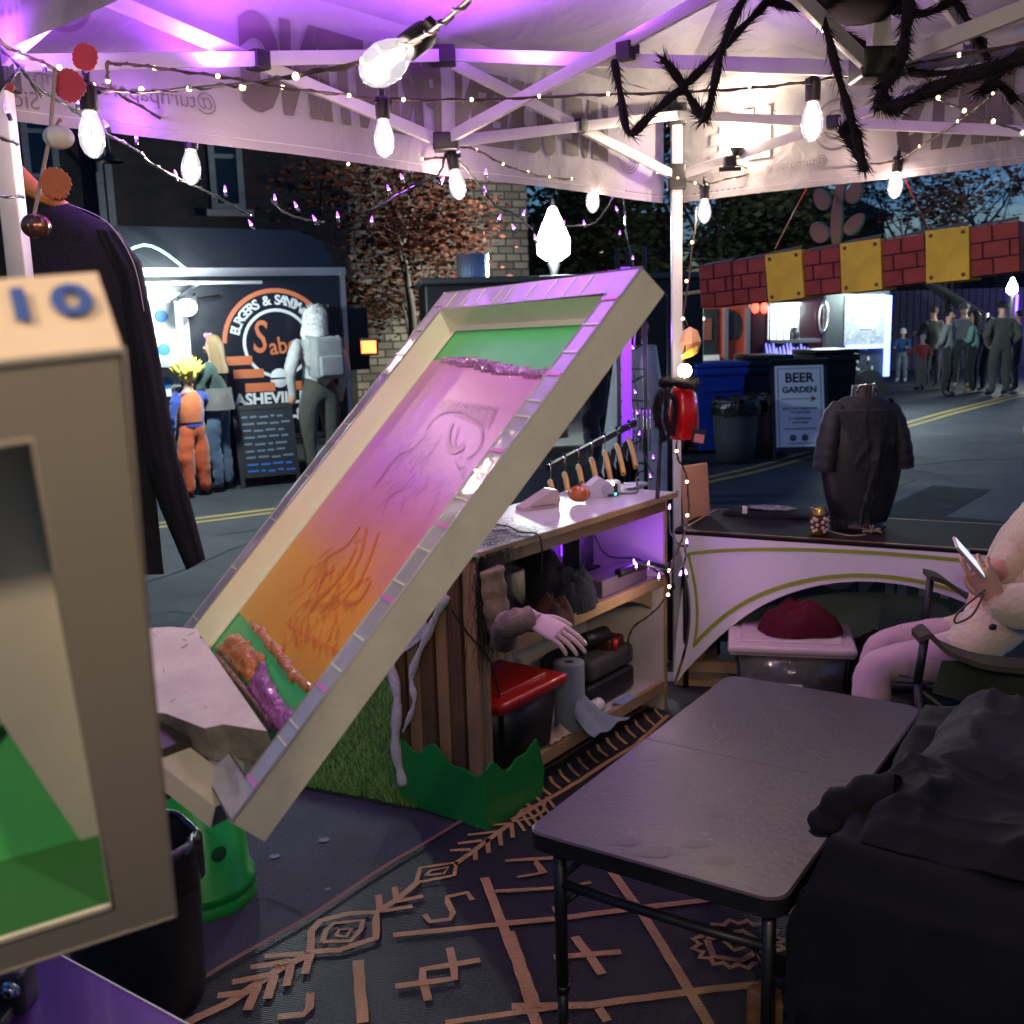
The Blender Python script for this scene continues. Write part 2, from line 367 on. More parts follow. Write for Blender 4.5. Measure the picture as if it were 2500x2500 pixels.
for i, (px, y, H, nl, sd, lab) in enumerate([(1620, 30, 9.5, 12000, 3, 'dark leafy tree just right of the canopy corner post'), (1800, 27, 8.5, 13000, 4, 'broad dark leafy tree behind the left end of the banner'), (1970, 34, 9, 9000, 8, 'dark leafy tree beside the stepped roof building')]):
    if px == 1970: H = 7.4
    p = aty(px, 800, y); p.z = 0; tree('shade_tree', lab, p, H, 1.2, (.05, .055, .03), nl, 5, .1, 'dark trees beyond the road', .3, sd, .2)
for i, (px, y, H, nl, sd, lab) in enumerate([(2240, 42, 13, 250, 11, 'bare branched tree above the tallest banner box'), (2330, 36, 11, 200, 12, 'wide bare tree against the blue evening sky'), (2440, 40, 12.5, 250, 13, 'bare tree at the far right edge of the sky'), (2180, 46, 12, 700, 14, 'half bare tree with tufts of leaves right of the cardboard cutout')]):
    p = aty(px, 800, y); p.z = 0; tree('bare_tree', lab, p, H, 1.1, (.05, .045, .035), nl, 6, .14, 'bare trees against the sky', .26, sd, .16)
p = aty(2320, 850, 27); p.z = 0; tree('street_sapling', 'thin pale trunked tree behind the waiting crowd', p, 5.2, .9, (.1, .05, .04), 700, 4, .1, crown_lo=.4, seed=21, tw=.09)
# ---------------------------------------------------------------- street lamp
lg = glow('lamp_globe_glow', (.92, 1, .95), 14)
def street_lamp(px, pyt, y, label, power, s=1.0):
    hp = aty(px, pyt, y); t = thing('street_lamp', label, 'street lamp', (hp.x, hp.y, 0), 'acorn globe street lamps')
    q = MB(); q.lathe([(.16, 0), (.16, .3), (.09, .4), (.06, .6), (.05, hp.z-.6*s), (.09, hp.z-.5*s), (.05, hp.z-.45*s)], m_black, 14, Matrix.Translation((hp.x, hp.y, 0))); q.build('pole', t)
    g = MB(); g.lathe([(.1*s, -.45*s), (.2*s, -.38*s), (.21*s, -.2*s), (.13*s, .0), (.09*s, .08*s), (.05*s, .18*s), (.001, .22*s)], lg, 20, Matrix.Translation(hp)); g.build('globe', t)
    f = MB(); f.lathe([(.03*s, .2*s), (.02*s, .28*s), (.001, .32*s)], m_black, 10, Matrix.Translation(hp)); f.build('finial', t)
    lamp('street_lamp_light', hp+V((0, -.35, -.3)), power, (.9, 1, .93), .25, parent=t); return t
street_lamp(1350, 545, 15.5, 'brightly glowing white acorn street lamp left of the canopy post', 520, 1.15)
street_lamp(2472, 690, 24, 'small glowing acorn street lamp above the waiting crowd', 60, .55)
# ---------------------------------------------------------------- street vehicles behind
truckblue = mat('navy_trailer_paint', (.006, .008, .018), .3, spec=.5, coat=.2, var=(3, .3))
alum = mat('aluminium_trim', (.5, .5, .52), .35, .9, bump=(20, .2))
ta = rad(25); tX = V((math.cos(ta), math.sin(ta), 0)); tY = V((-math.sin(ta), math.cos(ta), 0))
TE = V((-2.3, 12.3, 0))
def tp(px, py, off=0):
    d = ray(px, py); k = (TE-tY*off-CAM).dot(tY)/d.dot(tY); p = CAM+d*k; return (p-TE).dot(tX), p.z
TM = axes(TE, tX, -tY, V((0, 0, 1)))   # x right along side, y toward street, z up
FT = thing('food_truck', 'dark navy food trailer with lit serving window and round burger logo', 'food truck', TE)
xr, _ = tp(850, 800); _, zt = tp(600, 655)
xl = xr-5.2; h2 = zt+.42
q = MB(); pr = [(xl, .42), (xr, .42), (xr, 2.05), (xr-.06, zt-.05), (xr-.25, h2-.12), (xr-.55, h2), (xl+.4, h2+.06), (xl, h2-.2)]
Mp = TM @ Matrix(((1, 0, 0, 0), (0, 0, 1, 0), (0, 1, 0, 0), (0, 0, 0, 1)))
q.prism(pr, -2.2, 0, truckblue, Mp); q.build('body', FT)
q = MB(); q.box(((xl+xr)/2, .015, zt-.04), (xr-xl, .03, .09), alum, TM); q.box((xr-.04, .02, zt/2+.2), (.05, .03, zt-.5), alum, TM); q.box(((xl+xr)/2, .015, .47), (xr-xl, .03, .06), alum, TM); q.build('trim', FT)
for k in (-.6, -.0):
    q = MB(); wx = xl+2.4+k*1.3; q.tube([TM @ V((wx, .01, .36)), TM @ V((wx, -.22, .36))], .36, m_black, 28); wo = q.build('wheel', FT)
    q = MB(); q.tube([TM @ V((wx, .025, .36)), TM @ V((wx, -.02, .36))], .2, m_steel, 20); q.build('rim', wo)
q = MB(); q.box((xr+.22, -.9, 1.55), (.4, .7, .75), m_black, TM, .02); q.box((xr+.2, -.5, .5), (.4, 1.0, .3), m_black, TM); q.build('air_conditioner', FT)
# logo: ring, arc text, stripes, words
ora = mat('burnt_orange_vinyl', (.5, .13, .05), .5); whi = mat('white_vinyl', (.6, .6, .6), .5)
cx, cz = tp(677, 838, .0); R0 = .52
def arc(mb, cx, cz, R, a0, a1, w, m, y=.006):
    N = 40; vs = []
    for i in range(N+1):
        a = rad(a0+(a1-a0)*i/N); vs += [(cx+math.cos(a)*(R-w/2), y, cz+math.sin(a)*(R-w/2)), (cx+math.cos(a)*(R+w/2), y, cz+math.sin(a)*(R+w/2))]
    mb.add(vs, [(2*i, 2*i+1, 2*i+3, 2*i+2) for i in range(N)], m, TM)
q = MB(); arc(q, cx, cz, R0*.72, -125, 235, .035, whi); arc(q, cx, cz, R0*1.14, 15, 178, .05, ora)
for i, (dz, x0) in enumerate([(-.18, -.62), (-.33, -.52), (-.49, -.4)]):
    q.box((cx+(x0+(-.3+i*.12))/2+0, .006, cz+dz), ((-.3+i*.12)-x0, .006, .1), ora, TM)
q.box((cx+.33, .006, cz-.49), (.3, .006, .1), ora, TM)
TT = TM @ Matrix.Rotation(rad(90), 4, 'X') @ Matrix.Diagonal((1, 1, 1, 1))
def tput(mb, s, x, z, size, m, rot=0, bold=0, sx=1, sp=1.0):
    M = axes(TE, tX, V((0, 0, 1)), -tY) @ Matrix.Translation((x, z, .012)) @ Matrix.Rotation(rot, 4, 'Z'); mb.text(s, size, m, M, .003, bold, sx=sx, sp=sp)
msg = 'BURGERS & SANDWICHES'
for i, ch in enumerate(msg):
    a = rad(162-(162-18)*i/(len(msg)-1)); tput(q, ch, cx+math.cos(a)*R0*.93, cz+math.sin(a)*R0*.93, .15, whi, a-math.pi/2, .004)
tput(q, 'S', cx-.19, cz+.06, .52, ora, -.12, .004, .7); tput(q, 'abore', cx+.17, cz-.02, .27, ora, .1, .004, .85)
q.lathe([(.001, .02), (.06, .018), (.11, 0)], whi, 18, axes(TM @ V((cx, .0, cz-R0*.76)), tX, V((0, 0, 1)), -tY)); q.box((cx, .026, cz-R0*.76), (.24, .006, .014), truckblue, TM)
q.build('logo', FT)
q = MB(); x, z = tp(690, 972); tput(q, 'ASHEVILLE, N', x-.02, z, .185, whi, 0, .007, .95); x, z = tp(727, 1012); tput(q, '9-82', x, z, .2, whi, 0, .008, .95); q.build('lettering', FT)
# serving window with menu panels, awning strip, lamp
wx1, wz1 = tp(440, 735); wx0, wz0 = tp(330, 880)
lit = glow('kitchen_glow', (.75, .95, 1), .75)
q = MB(); q.box(((wx0+wx1)/2-.5, .012, (wz0+wz1)/2), (wx1-wx0+1.0, .02, wz1-wz0), lit, TM); wo = q.build('window', FT)
q = MB(); blu = mat('blue_print', (.05, .25, .6), .5)
for i in range(3):
    for j in range(3):
        q.box((wx1-.22-.36*i, .03, wz1-.16-.36*j), (.3, .01, .3), m_paper, TM); q.ball((wx1-.22-.36*i, .037, wz1-.16-.36*j), .07, blu, 10, TM, (1, .05, 1))
q.build('menu_panel', wo)
q = MB(); q.box((wx1+.03, .04, (wz0+wz1)/2), (.06, .08, wz1-wz0+.1), alum, TM); q.box(((wx0+wx1)/2-.5, .04, wz1+.05), (wx1-wx0+1.0, .1, .07), alum, TM); q.box(((wx0+wx1)/2-.5, .2, wz0-.05), (wx1-wx0+1.0, .4, .05), alum, TM)
for k in (0, 1): q.box((wx1-.45-k*.8, .05, (wz0+wz1)/2), (.04, .04, wz1-wz0), alum, TM)
q.tube([TM @ V(p) for p in ((wx1-.1, .05, wz1), (wx1+.1, .7, wz1+.15))], .015, alum, 6); q.bar(TM @ V((wx1-1.5, .72, wz1+.16)), TM @ V((wx1+.75, .72, wz1+.16)), .05, .03, alum)
q.build('frame', wo)
lp = TM @ V((*[tp(456, 744, .7)[0]], .7, tp(456, 744, .7)[1])); 
q = MB(); q.box((0, 0, 0), (.2, .05, .14), m_black, Matrix.Translation(lp+V((0, .04, .02)))); q.tube([lp+V((0, .05, .05)), lp+V((.2, .5, .1))], .012, m_black, 6); q.ball((0, 0, 0), .11, glow('flood_glow', (.85, 1, 1), 12), 14, Matrix.Translation(lp-V((0, .02, .03))), (1, .5, .8)); q.tube([lp, lp+V((0, .3, .12))], .012, m_black, 6); q.build('flood_light', FT)
lamp('flood_lamp', lp-tY*.9+V((0, 0, .1)), 120, (.8, .97, 1), .1, parent=FT)
q = MB(); q.tube(bez([TM @ V(p) for p in [(wx1-.9, .4, wz1+.25), (wx1-.4, .6, wz1+.55), (wx1, .65, wz1+.3)]]), .01, glow('cyan_tube', (.3, .9, .9), 4), 8); q.build('neon_tube', FT)
# sandwich menu board
def a_board(px, py, w, h, rot, label, face, group=None, edge=m_black, wrt=None):
    p = atz(px, py, 0); t = thing('sandwich_board', label, 'sign', p, group)
    for s in (1, -1):
        M = rotz(p, rot) @ Matrix.Translation((0, -s*.22, 0)) @ Matrix.Rotation(-s*.2, 4, 'X')
        q = MB(); q.box((0, 0, h/2+.05), (w-.08, .02, h-.12), face if s == 1 else edge, M)
        for sx in (-1, 1): q.box((sx*(w/2-.02), 0, h/2), (.045, .035, h), edge, M)
        q.box((0, 0, h-.025), (w-.09, .035, .05), edge, M); q.box((0, 0, .13), (w-.09, .035, .05), edge, M); bo_ = q.build('panel', t)
        if s == 1 and wrt: wrt(M, bo_)
    return t
chalk = mat('chalk', (.12, .16, .2), .9); cbl = mat('blue_chalk', (.03, .12, .4), .9)
def menu(M, par):
    q = MB(); rnd = random.Random(3)
    for i in range(9):
        z = .77-i*.075; x = -.24
        while x < .2:
            l = rnd.uniform(.04, .13); q.box((x+l/2, -.013, z+rnd.uniform(-.006, .006)), (l, .003, .022), cbl if i > 6 else chalk, M); x += l+.03
    q.build('lettering', par)
a_board(650, 1180, .66, .9, ta+.05, 'dark chalkboard sandwich board with rows of writing by the food truck', mat('chalkboard', (.01, .013, .02), .6, var=(5, .3)), None, mat('board_frame', (.015, .013, .014), .6), menu)
# ---------------------------------------------------------------- people
def skinned(J, bones, mats, M, name, parent, sub=2, disp=0, hi=9):
    """J: {name:(pos, r)}, bones: [(a,b,matindex)] -> ONE continuous mesh, coloured by nearest bone"""
    keys = list(J); me = bpy.data.meshes.new('sk'); me.from_pydata([M @ V(J[k][0]) for k in keys], [(keys.index(a), keys.index(b)) for a, b, _ in bones], [])
    o = bpy.data.objects.new('sk', me); COL.objects.link(o); sc = M.to_scale().x
    sm_ = o.modifiers.new('s', 'SKIN'); 
    for i, k in enumerate(keys):
        r = J[k][1]; r = r if isinstance(r, tuple) else (r, r)
        me.skin_vertices[0].data[i].radius = (r[0]*sc, r[1]*sc); me.skin_vertices[0].data[i].use_root = (i == 0)
    sm_.use_smooth_shade = True; sm_.branch_smoothing = .6
    ss = o.modifiers.new('u', 'SUBSURF'); ss.levels = sub; ss.render_levels = sub
    dg = bpy.context.evaluated_depsgraph_get(); ev = bpy.data.meshes.new_from_object(o.evaluated_get(dg))
    bpy.data.objects.remove(o)
    segs = [(M @ V(J[a][0]), M @ V(J[b][0]), k) for a, b, k in bones]
    mb = MB(); 
    for m in mats: mb._m(m)
    vs = [v.co.copy() for v in ev.vertices]; vn = [v.normal.copy() for v in ev.vertices]
    if disp: vs = [v+n_*disp*(nn(v, 9)+.6*nn(v, 23)+(2.2*fold(v.x+v.y, v.z, 3, 5)-.4 if v.z < hi else 0)) for v, n_ in zip(vs, vn)]
    mb.v = vs
    for p in ev.polygons:
        c = p.center; best = 9; bi = 0
        for a, b, k in segs:
            ab = b-a; t = max(0, min(1, (c-a).dot(ab)/max(ab.length_squared, 1e-9))); d = (c-a-ab*t).length
            if d < best: best = d; bi = k
        mb.f.append(tuple(p.vertices)); mb.mi.append(bi); mb.sm.append(True)
    bpy.data.meshes.remove(ev); return mb.build(name, parent)
def cloth(name, col, r=.85): return mat(name, col, r, sheen=.3, var=(6, .3), bump=(18, .5))
def person(px, py, h, face, label, top, bottom, shoe, hair=None, hairlen=0, arms='down', hat=None, group=None, dist=None, stride=.0, skirt=0, wide=1.0, extra=None, skin=m_skin, short=False, baggy=1.0):
    p = atz(px, py, 0) if dist is None else V((*aty(px, py, dist).xy, 0))
    t = thing('person', label, 'person', p, group); s = h/1.75; M = rotz(p, face) @ Matrix.Scale(s, 4); w = wide
    J = {'pel': ((0, 0, .95), (.15*w, .11*w)), 'wai': ((0, 0, 1.1), (.135*w, .1*w)), 'che': ((0, .01, 1.3), (.165*w, .12*w)), 'nb': ((0, 0, 1.43), (.09, .075)), 'nk': ((0, 0, 1.5), .052),
         'hd': ((0, .015, 1.585), (.075, .085)), 'ht': ((0, .01, 1.68), (.066, .078)), 'hx': ((0, .0, 1.725), (.035, .04))}
    B = [('pel', 'wai', 0), ('wai', 'che', 0), ('che', 'nb', 0), ('nb', 'nk', 2), ('nk', 'hd', 2), ('hd', 'ht', 2), ('ht', 'hx', 2)]
    for sd, q in ((-1, 'l'), (1, 'r')):
        st = stride*sd
        J.update({'hp'+q: ((.1*sd*w, 0, .88), (.095*w, .1*w)), 'kn'+q: ((.11*sd*w, .03+st*.5, .5), .078*w*baggy), 'ca'+q: ((.115*sd*w, st*.7, .3), .066*baggy), 'an'+q: ((.12*sd*w, -.02+st, .09), .054*baggy), 'to'+q: ((.14*sd*w, .15+st, .04), .036)})
        B += [('pel', 'hp'+q, 1), ('hp'+q, 'kn'+q, 1), ('kn'+q, 'ca'+q, 1), ('ca'+q, 'an'+q, 1), ('an'+q, 'to'+q, 3)]
        mode = arms if isinstance(arms, str) else arms[0 if sd < 0 else 1]
        el, wr, hn = {'down': ((.27, -.02, 1.12), (.28, .05, .88), (.275, .08, .78)), 'fold': ((.27, .03, 1.12), (.12, .24, 1.12), (.02, .25, 1.14)),
                      'fwd': ((.25, .1, 1.13), (.2, .36, 1.15), (.18, .44, 1.17)), 'pocket': ((.3, -.06, 1.1), (.2, .08, .93), (.16, .09, .88)), 'back': ((.29, -.06, 1.1), (.1, -.17, 1.0), (.04, -.18, .98)), 'out': ((.34, .06, 1.22), (.5, .16, 1.12), (.57, .18, 1.1))}[mode]
        J.update({'sh'+q: ((.175*sd*w, 0, 1.4), .076), 'el'+q: ((el[0]*sd*w, el[1], el[2]), .06), 'wr'+q: ((wr[0]*sd, wr[1], wr[2]), .042), 'hn'+q: ((hn[0]*sd, hn[1], hn[2]), .034)})
        B += [('che', 'sh'+q, 0), ('sh'+q, 'el'+q, 0), ('el'+q, 'wr'+q, 2 if short else 0), ('wr'+q, 'hn'+q, 2)]
    skinned(J, B, [top, bottom, skin, shoe], M, 'body', t, 2, .009, 1.46*s)
    f = MB(); f.ball((0, .105, 1.6), .016, skin, 8, M, (.9, 1.2, 1.3))
    for sd in (-1, 1): f.ball((.078*sd, .01, 1.6), .02, skin, 8, M, (.5, .8, 1.3)); f.ball((.03*sd, .088, 1.625), .009, m_black, 6, M)
    f.box((0, .098, 1.555), (.045, .01, .008), mat('lips', (.3, .08, .07)), M); f.build('face', t)
    if hair:
        q = MB()
        def hf(u, v):
            a = u*2*math.pi; ph = v*(1.9 if hairlen == 0 else 1.75); fr_ = math.sin(a) > .35
            if fr_: ph = min(ph, 1.0)
            r = .1+.006*nn((u*9, v*9, h)); return V((math.cos(a)*math.sin(ph)*r*.92, math.sin(a)*math.sin(ph)*r*1.02, 1.64+math.cos(ph)*r*1.05))
        q.grid(hf, 26, 9, hair, M)
        if hairlen:
            def lf(u, v):
                a = math.pi*(.95+u*1.1); r = .1+.015*v+.008*nn((u*20, v*3, 0)); return V((math.cos(a)*r*1.0, math.sin(a)*r-.01-.03*v, 1.66-v*hairlen))
            q.grid(lf, 22, 10, hair, M)
            def lf2(u, v):
                x = lf(u, v); return V((x.x*.82, x.y*.82+.01, x.z))
            q.grid(lf2, 22, 10, hair, M)
        q.build('hair', t)
    if hat == 'cap':
        q = MB(); q.lathe([(.1, 1.64), (.1, 1.7), (.07, 1.745), (.001, 1.76)], cloth('cap_cloth', (.08, .09, .1)), 20, M); q.box((0, .13, 1.65), (.13, .1, .012), cloth('cap_cloth', (.08, .09, .1)), M, .004); q.build('cap', t)
    if skirt:
        q = MB(); q.grid(lambda u, v: V((math.cos(u*6.283)*(.17+.1*v+.012*math.sin(u*60)*v), math.sin(u*6.283)*(.13+.1*v+.012*math.cos(u*47)*v), 1.0-v*skirt)), 48, 10, bottom, M); q.build('trousers_flare', t)
    if extra: extra(t, M)
    return t
jean = cloth('blue_denim', (.05, .09, .15)); dkp = cloth('dark_trousers', (.015, .015, .018)); shoe = mat('shoe_black', (.02, .018, .016), .5); wsh = mat('shoe_white', (.5, .48, .45), .6); tan_s = mat('shoe_tan', (.3, .2, .1), .6)
brn = mat('brown_hair', (.12, .06, .03), .5, bump=(60, .8, 'X')); blk = mat('black_hair', (.01, .009, .009), .45, bump=(60, .6, 'X')); gryh = mat('grey_hair', (.35, .33, .3), .6)
# woman ordering at the truck
def bow(t, M):
    q = MB(); pk = mat('pink_bow', (.5, .2, .4), .6)
    for s in (-1, 1): q.ball((.045*s, .05, 1.735), .04, pk, 10, M, (1, .5, .7))
    q.build('hair_bow', t)
    q = MB(); q.grid(lambda u, v: V((-.02+math.cos(u*6.28)*(.17+.02*v), -.03+math.sin(u*6.28)*(.135+.03*v), 1.16-v*.24)), 30, 6, cloth('grey_fur_bag', (.12, .11, .1)), M); q.build('tied_jacket', t)
person(548, 1198, 1.67, ta+.9, 'woman with long light brown hair, dark green top and jeans at the lit truck window', cloth('dark_green_top', (.03, .06, .05)), jean, shoe, mat('light_brown_hair', (.3, .2, .1), .45, bump=(60, .8, 'X')), .34, 'fwd', extra=bow, wide=.95)
def spikes(t, M):
    q = MB(); ym_ = mat('yellow_wig', (.75, .68, .12), .6, bump=(50, .6, 'Z')); rnd = random.Random(2)
    q.ball((0, 0, 1.66), .12, ym_, 14, M, (1.05, 1.05, .9))
    for i in range(34):
        a = rnd.uniform(0, 6.28); e = rnd.uniform(-.2, 1.2); d = V((math.cos(a)*math.cos(e), math.sin(a)*math.cos(e)-.1, math.sin(e)+.25)).normalized(); b = V((0, 0, 1.66))+d*.08
        q.tube([b, b+d*.09, b+(d+V((0, 0, .25))).normalized()*.2], [.05, .034, .002], ym_, 6, M=M)
    q.build('hair', t)
    q = MB(); q.lathe([(.155, 1.02), (.16, 1.0), (.155, .96)], cloth('royal_blue_sash', (.02, .05, .3)), 24, M, sq=(1, .8)); q.build('belt', t)
    q = MB(); q.lathe([(.1, 1.44), (.16, 1.36), (.185, 1.2), (.17, 1.03)], cloth('orange_tunic', (.6, .14, .04)), 24, M, sq=(1.02, .8)); q.build('tunic', t)
person(482, 1212, 1.33, ta+.5, 'child in orange outfit with blue sleeves and spiky yellow wig beside the woman', cloth('royal_blue_shirt', (.02, .05, .3)), cloth('orange_trousers', (.65, .1, .02)), shoe, None, 0, ('down', 'out'), extra=spikes, baggy=1.55, wide=1.15)
def pack(t, M):
    wf = mat('white_fur', (.62, .62, .58), .9, bump=(45, 1.0)); q = MB(); q.grid(lambda u, v: V((math.cos(u*6.28)*(.128+.012*nn((u*30, v*30, 1)))*math.sin(min(1.75, .05+v*1.9)), math.sin(u*6.28)*(.12+.012*nn((u*30, v*30, 2)))*math.sin(min(1.75, .05+v*1.9)), 1.62+.16*math.cos(min(1.75, v*1.9))-max(0, v-.75)*.55)), 34, 14, wf, M)
    for s in (-1, 1): q.tube([(s*.08, 0, 1.76), (s*.13, -.01, 1.77), (s*.16, -.02, 1.74)], [.018, .022, .008], m_black, 7, M=M)
    rr_ = random.Random(4)
    for _ in range(900):
        a = rr_.uniform(0, 6.28); z_ = rr_.uniform(1.46, 1.79); r__ = .128*math.sqrt(max(.05, 1-((z_-1.62)/.185)**2)); p_ = V((math.cos(a)*r__, math.sin(a)*r__, z_)); d_ = (V((math.cos(a), math.sin(a), -.6))).normalized(); s_ = V((-math.sin(a), math.cos(a), 0))*.004; q.add([p_-s_, p_+s_, p_+d_*rr_.uniform(.02, .04)], [(0, 1, 2)], wf, M)
    for s in (-1, 1): q.tube([(s*.1, .02, 1.56), (s*.115, .02, 1.48), (s*.11, .02, 1.4)], [.04, .045, .02], wf, 10, M=M)
    q.build('fur_hat', t)
    g = cloth('grey_backpack', (.28, .29, .29)); q = MB(); q.box((0, -.2, 1.24), (.34, .16, .42), g, M, .05); q.box((0, -.29, 1.16), (.26, .05, .2), g, M, .02); q.tube([(-.04, -.14, 1.45), (0, -.15, 1.5), (.04, -.14, 1.45)], .01, g, 6, M=M)
    for s in (-1, 1): q.tube([(s*.1, -.14, 1.44), (s*.12, .02, 1.47), (s*.12, .13, 1.3), (s*.14, -.1, 1.08)], .018, g, 6, M=M)
    q.build('backpack', t)
person(792, 1165, 1.93, ta+.25, 'person in white fur trapper hat and pale shirt wearing a grey backpack', cloth('pale_shirt', (.5, .5, .48)), cloth('olive_trousers', (.06, .06, .045)), shoe, brn, 0, 'down', extra=pack, wide=1.22)
# passers-by behind the tilted screen
def robe(t, M):
    q = MB(); q.grid(lambda u, v: V((math.cos(u*6.283)*(.2+.17*v+.02*math.sin(u*38)*v), math.sin(u*6.283)*(.15+.16*v+.02*math.cos(u*31)*v), 1.45-v*1.15)), 60, 14, cloth('white_robe', (.6, .62, .62)), M); q.build('robe', t)
person(1555, 1215, 1.78, -1.2, 'person in a long white robe walking behind the black wire rack', cloth('white_robe', (.6, .62, .62)), dkp, shoe, blk, .2, 'down', extra=robe, dist=8.6)
person(1458, 1190, 1.7, .7, 'person in black clothes mid stride beside the white robed one', cloth('black_outfit', (.012, .012, .015)), dkp, shoe, blk, 0, 'down', stride=.2, dist=9.8)
# waiting crowd on the right
G = 'people waiting by the lit food truck'
crowd = [
 (2200, 932, 1.28, 2.6, 'child in white beanie and blue jacket near the blue framed truck window', (.03, .12, .3), (.25, .3, .35), wsh, gryh, 0, 'fwd'),
 (2248, 952, 1.2, .4, 'child in red shirt and grey trousers in front of the big man in black', (.3, .02, .02), (.12, .12, .11), shoe, gryh, 0, 'out'),
 (2272, 945, 1.8, .2, 'broad man in dark jacket and dark trousers seen from behind', (.012, .012, .012), (.02, .02, .025), tan_s, brn, 0, 'fwd'),
 (2308, 968, 1.72, -2.2, 'person with black hair in pale hoodie and black trousers', (.22, .22, .2), (.012, .012, .014), shoe, blk, 0, 'back'),
 (2345, 948, 1.83, 2.7, 'man in grey cap and grey shirt facing the camera', (.2, .2, .2), (.05, .05, .05), tan_s, None, 0, 'down'),
 (2372, 960, 1.68, .9, 'woman with long black hair, mint green sweater and black trousers', (.2, .38, .3), (.01, .01, .012), tan_s, blk, .42, 'fold'),
 (2408, 955, 1.55, .3, 'woman in black half hidden behind the man in the olive coat', (.012, .012, .015), (.012, .012, .012), wsh, blk, .3, 'down'),
 (2437, 966, 1.86, .1, 'tall man in olive brown coat with hands in his pockets', (.06, .06, .045), (.06, .058, .05), shoe, blk, 0, 'pocket'),
 (2477, 955, 1.66, 1.2, 'dark dressed person holding a red cup at the right end of the crowd', (.02, .02, .02), (.01, .01, .012), shoe, blk, 0, 'fwd')]
for i, (px, py, h, fa, lab, c1, c2, sh, hr, hl, ar) in enumerate(crowd):
    ex = None
    if 'red cup' in lab:
        def ex(t, M):
            q = MB(); q.lathe([(.001, 0), (.03, 0), (.042, .12), (.039, .12), (.03, .01)], mat('red_cup', (.5, .02, .02), .4), 14, M @ Matrix.Translation((.18, .47, 1.12))); q.build('cup', t)
    if 'white beanie' in lab:
        def ex(t, M):
            q = MB(); q.lathe([(.11, 1.6), (.112, 1.68), (.08, 1.76), (.001, 1.79)], mat('white_knit', (.6, .6, .6), .9), 18, M); q.build('beanie', t)
    person(px, py, h, fa, lab, cloth('top_%d' % i, c1), cloth('trousers_%d' % i, c2), sh, hr, hl, ar, 'cap' if 'cap' in lab and 'grey cap' in lab else None, G, wide=1.12 if 'broad' in lab or 'tall' in lab else 1, extra=ex)
# ---------------------------------------------------------------- trailers at right and centre back
M_ = lambda o, a: axes(o, V((math.cos(a), math.sin(a), 0)), V((-math.sin(a), math.cos(a), 0)), V((0, 0, 1)))
def face_pt(px, py, o, nrm):
    d = ray(px, py); k = (o-CAM).dot(nrm)/d.dot(nrm); return CAM+d*k
# black smoker trailer with chrome flue behind the tilted screen
o = aty(1085, 900, 12.6); o.z = 0; M = M_(o, .12); zt_ = aty(1100, 693, 12.7).z
t = thing('smoker_trailer', 'low black trailer with chrome flue behind the tilted screen', 'trailer', o)
q = MB(); q.box((1.5, .9, (zt_+.75)/2), (3.4, 1.8, zt_-.75), m_black, M, .04); q.build('body', t)
q = MB(); q.box((1.5, .9, zt_+.03), (3.5, 1.9, .07), mat('grey_lid', (.06, .06, .065), .4), M, .02); q.build('roof', t)
f1 = aty(1112, 690, 13); f2 = aty(1190, 615, 13)
q = MB(); cxx = (f1.x+f2.x)/2; rr = (f2.x-f1.x)/2; q.lathe([(rr, zt_), (rr, f2.z), (rr*.9, f2.z), (rr*.9, zt_+.1)], mat('chrome_flue', (.62, .62, .6), .38, .8, bump=(9, .3, 'X')), 28, Matrix.Translation((cxx, 13.4, 0))); q.build('flue', t)
for x in (.4, 2.6):
    q = MB(); q.tube([M @ V((x, -.05, .32)), M @ V((x, .2, .32))], .32, m_black, 24); q.build('wheel', t)
q = MB(); a = aty(862, 870, 12.2); q.box((a.x+.18, 12.3, a.z+.1), (.2, .08, .2), m_black); q.build('sign_box', t)
q = MB(); q.box((a.x+.18, 12.25, a.z+.1), (.17, .02, .14), glow('orange_neon', (1, .18, .04), 2.5)); q.build('lit_sign', t)
# distant red and white lit sign
a = aty(1450, 612, 28); b_ = aty(1500, 580, 28); t = thing('lit_sign', 'small red and white lit sign beyond the bright lamp', 'sign', a)
q = MB(); q.box(((a.x+b_.x)/2, 28, (a.z+b_.z)/2), (b_.x-a.x, .3, b_.z-a.z), mat('dark_sign', (.03, .01, .02)));
q.tube([V(((a.x+b_.x)/2+.5, 28.2, 0)), V(((a.x+b_.x)/2+.5, 28.2, b_.z))], .06, m_black, 8); q.build('case', t)
q = MB(); q.box(((a.x+b_.x)/2, 27.82, a.z-.02), (b_.x-a.x+.1, .05, .08), glow('white_tube', (1, .95, .95), 5)); q.build('tube', t)
q = MB()
for x in (a.x+.1, b_.x-.08): q.box((x, 27.82, (a.z+b_.z)/2+.04), (.1, .05, b_.z-a.z-.1), glow('red_tube', (1, .03, .05), 1.6))
q.build('red_bar', t)
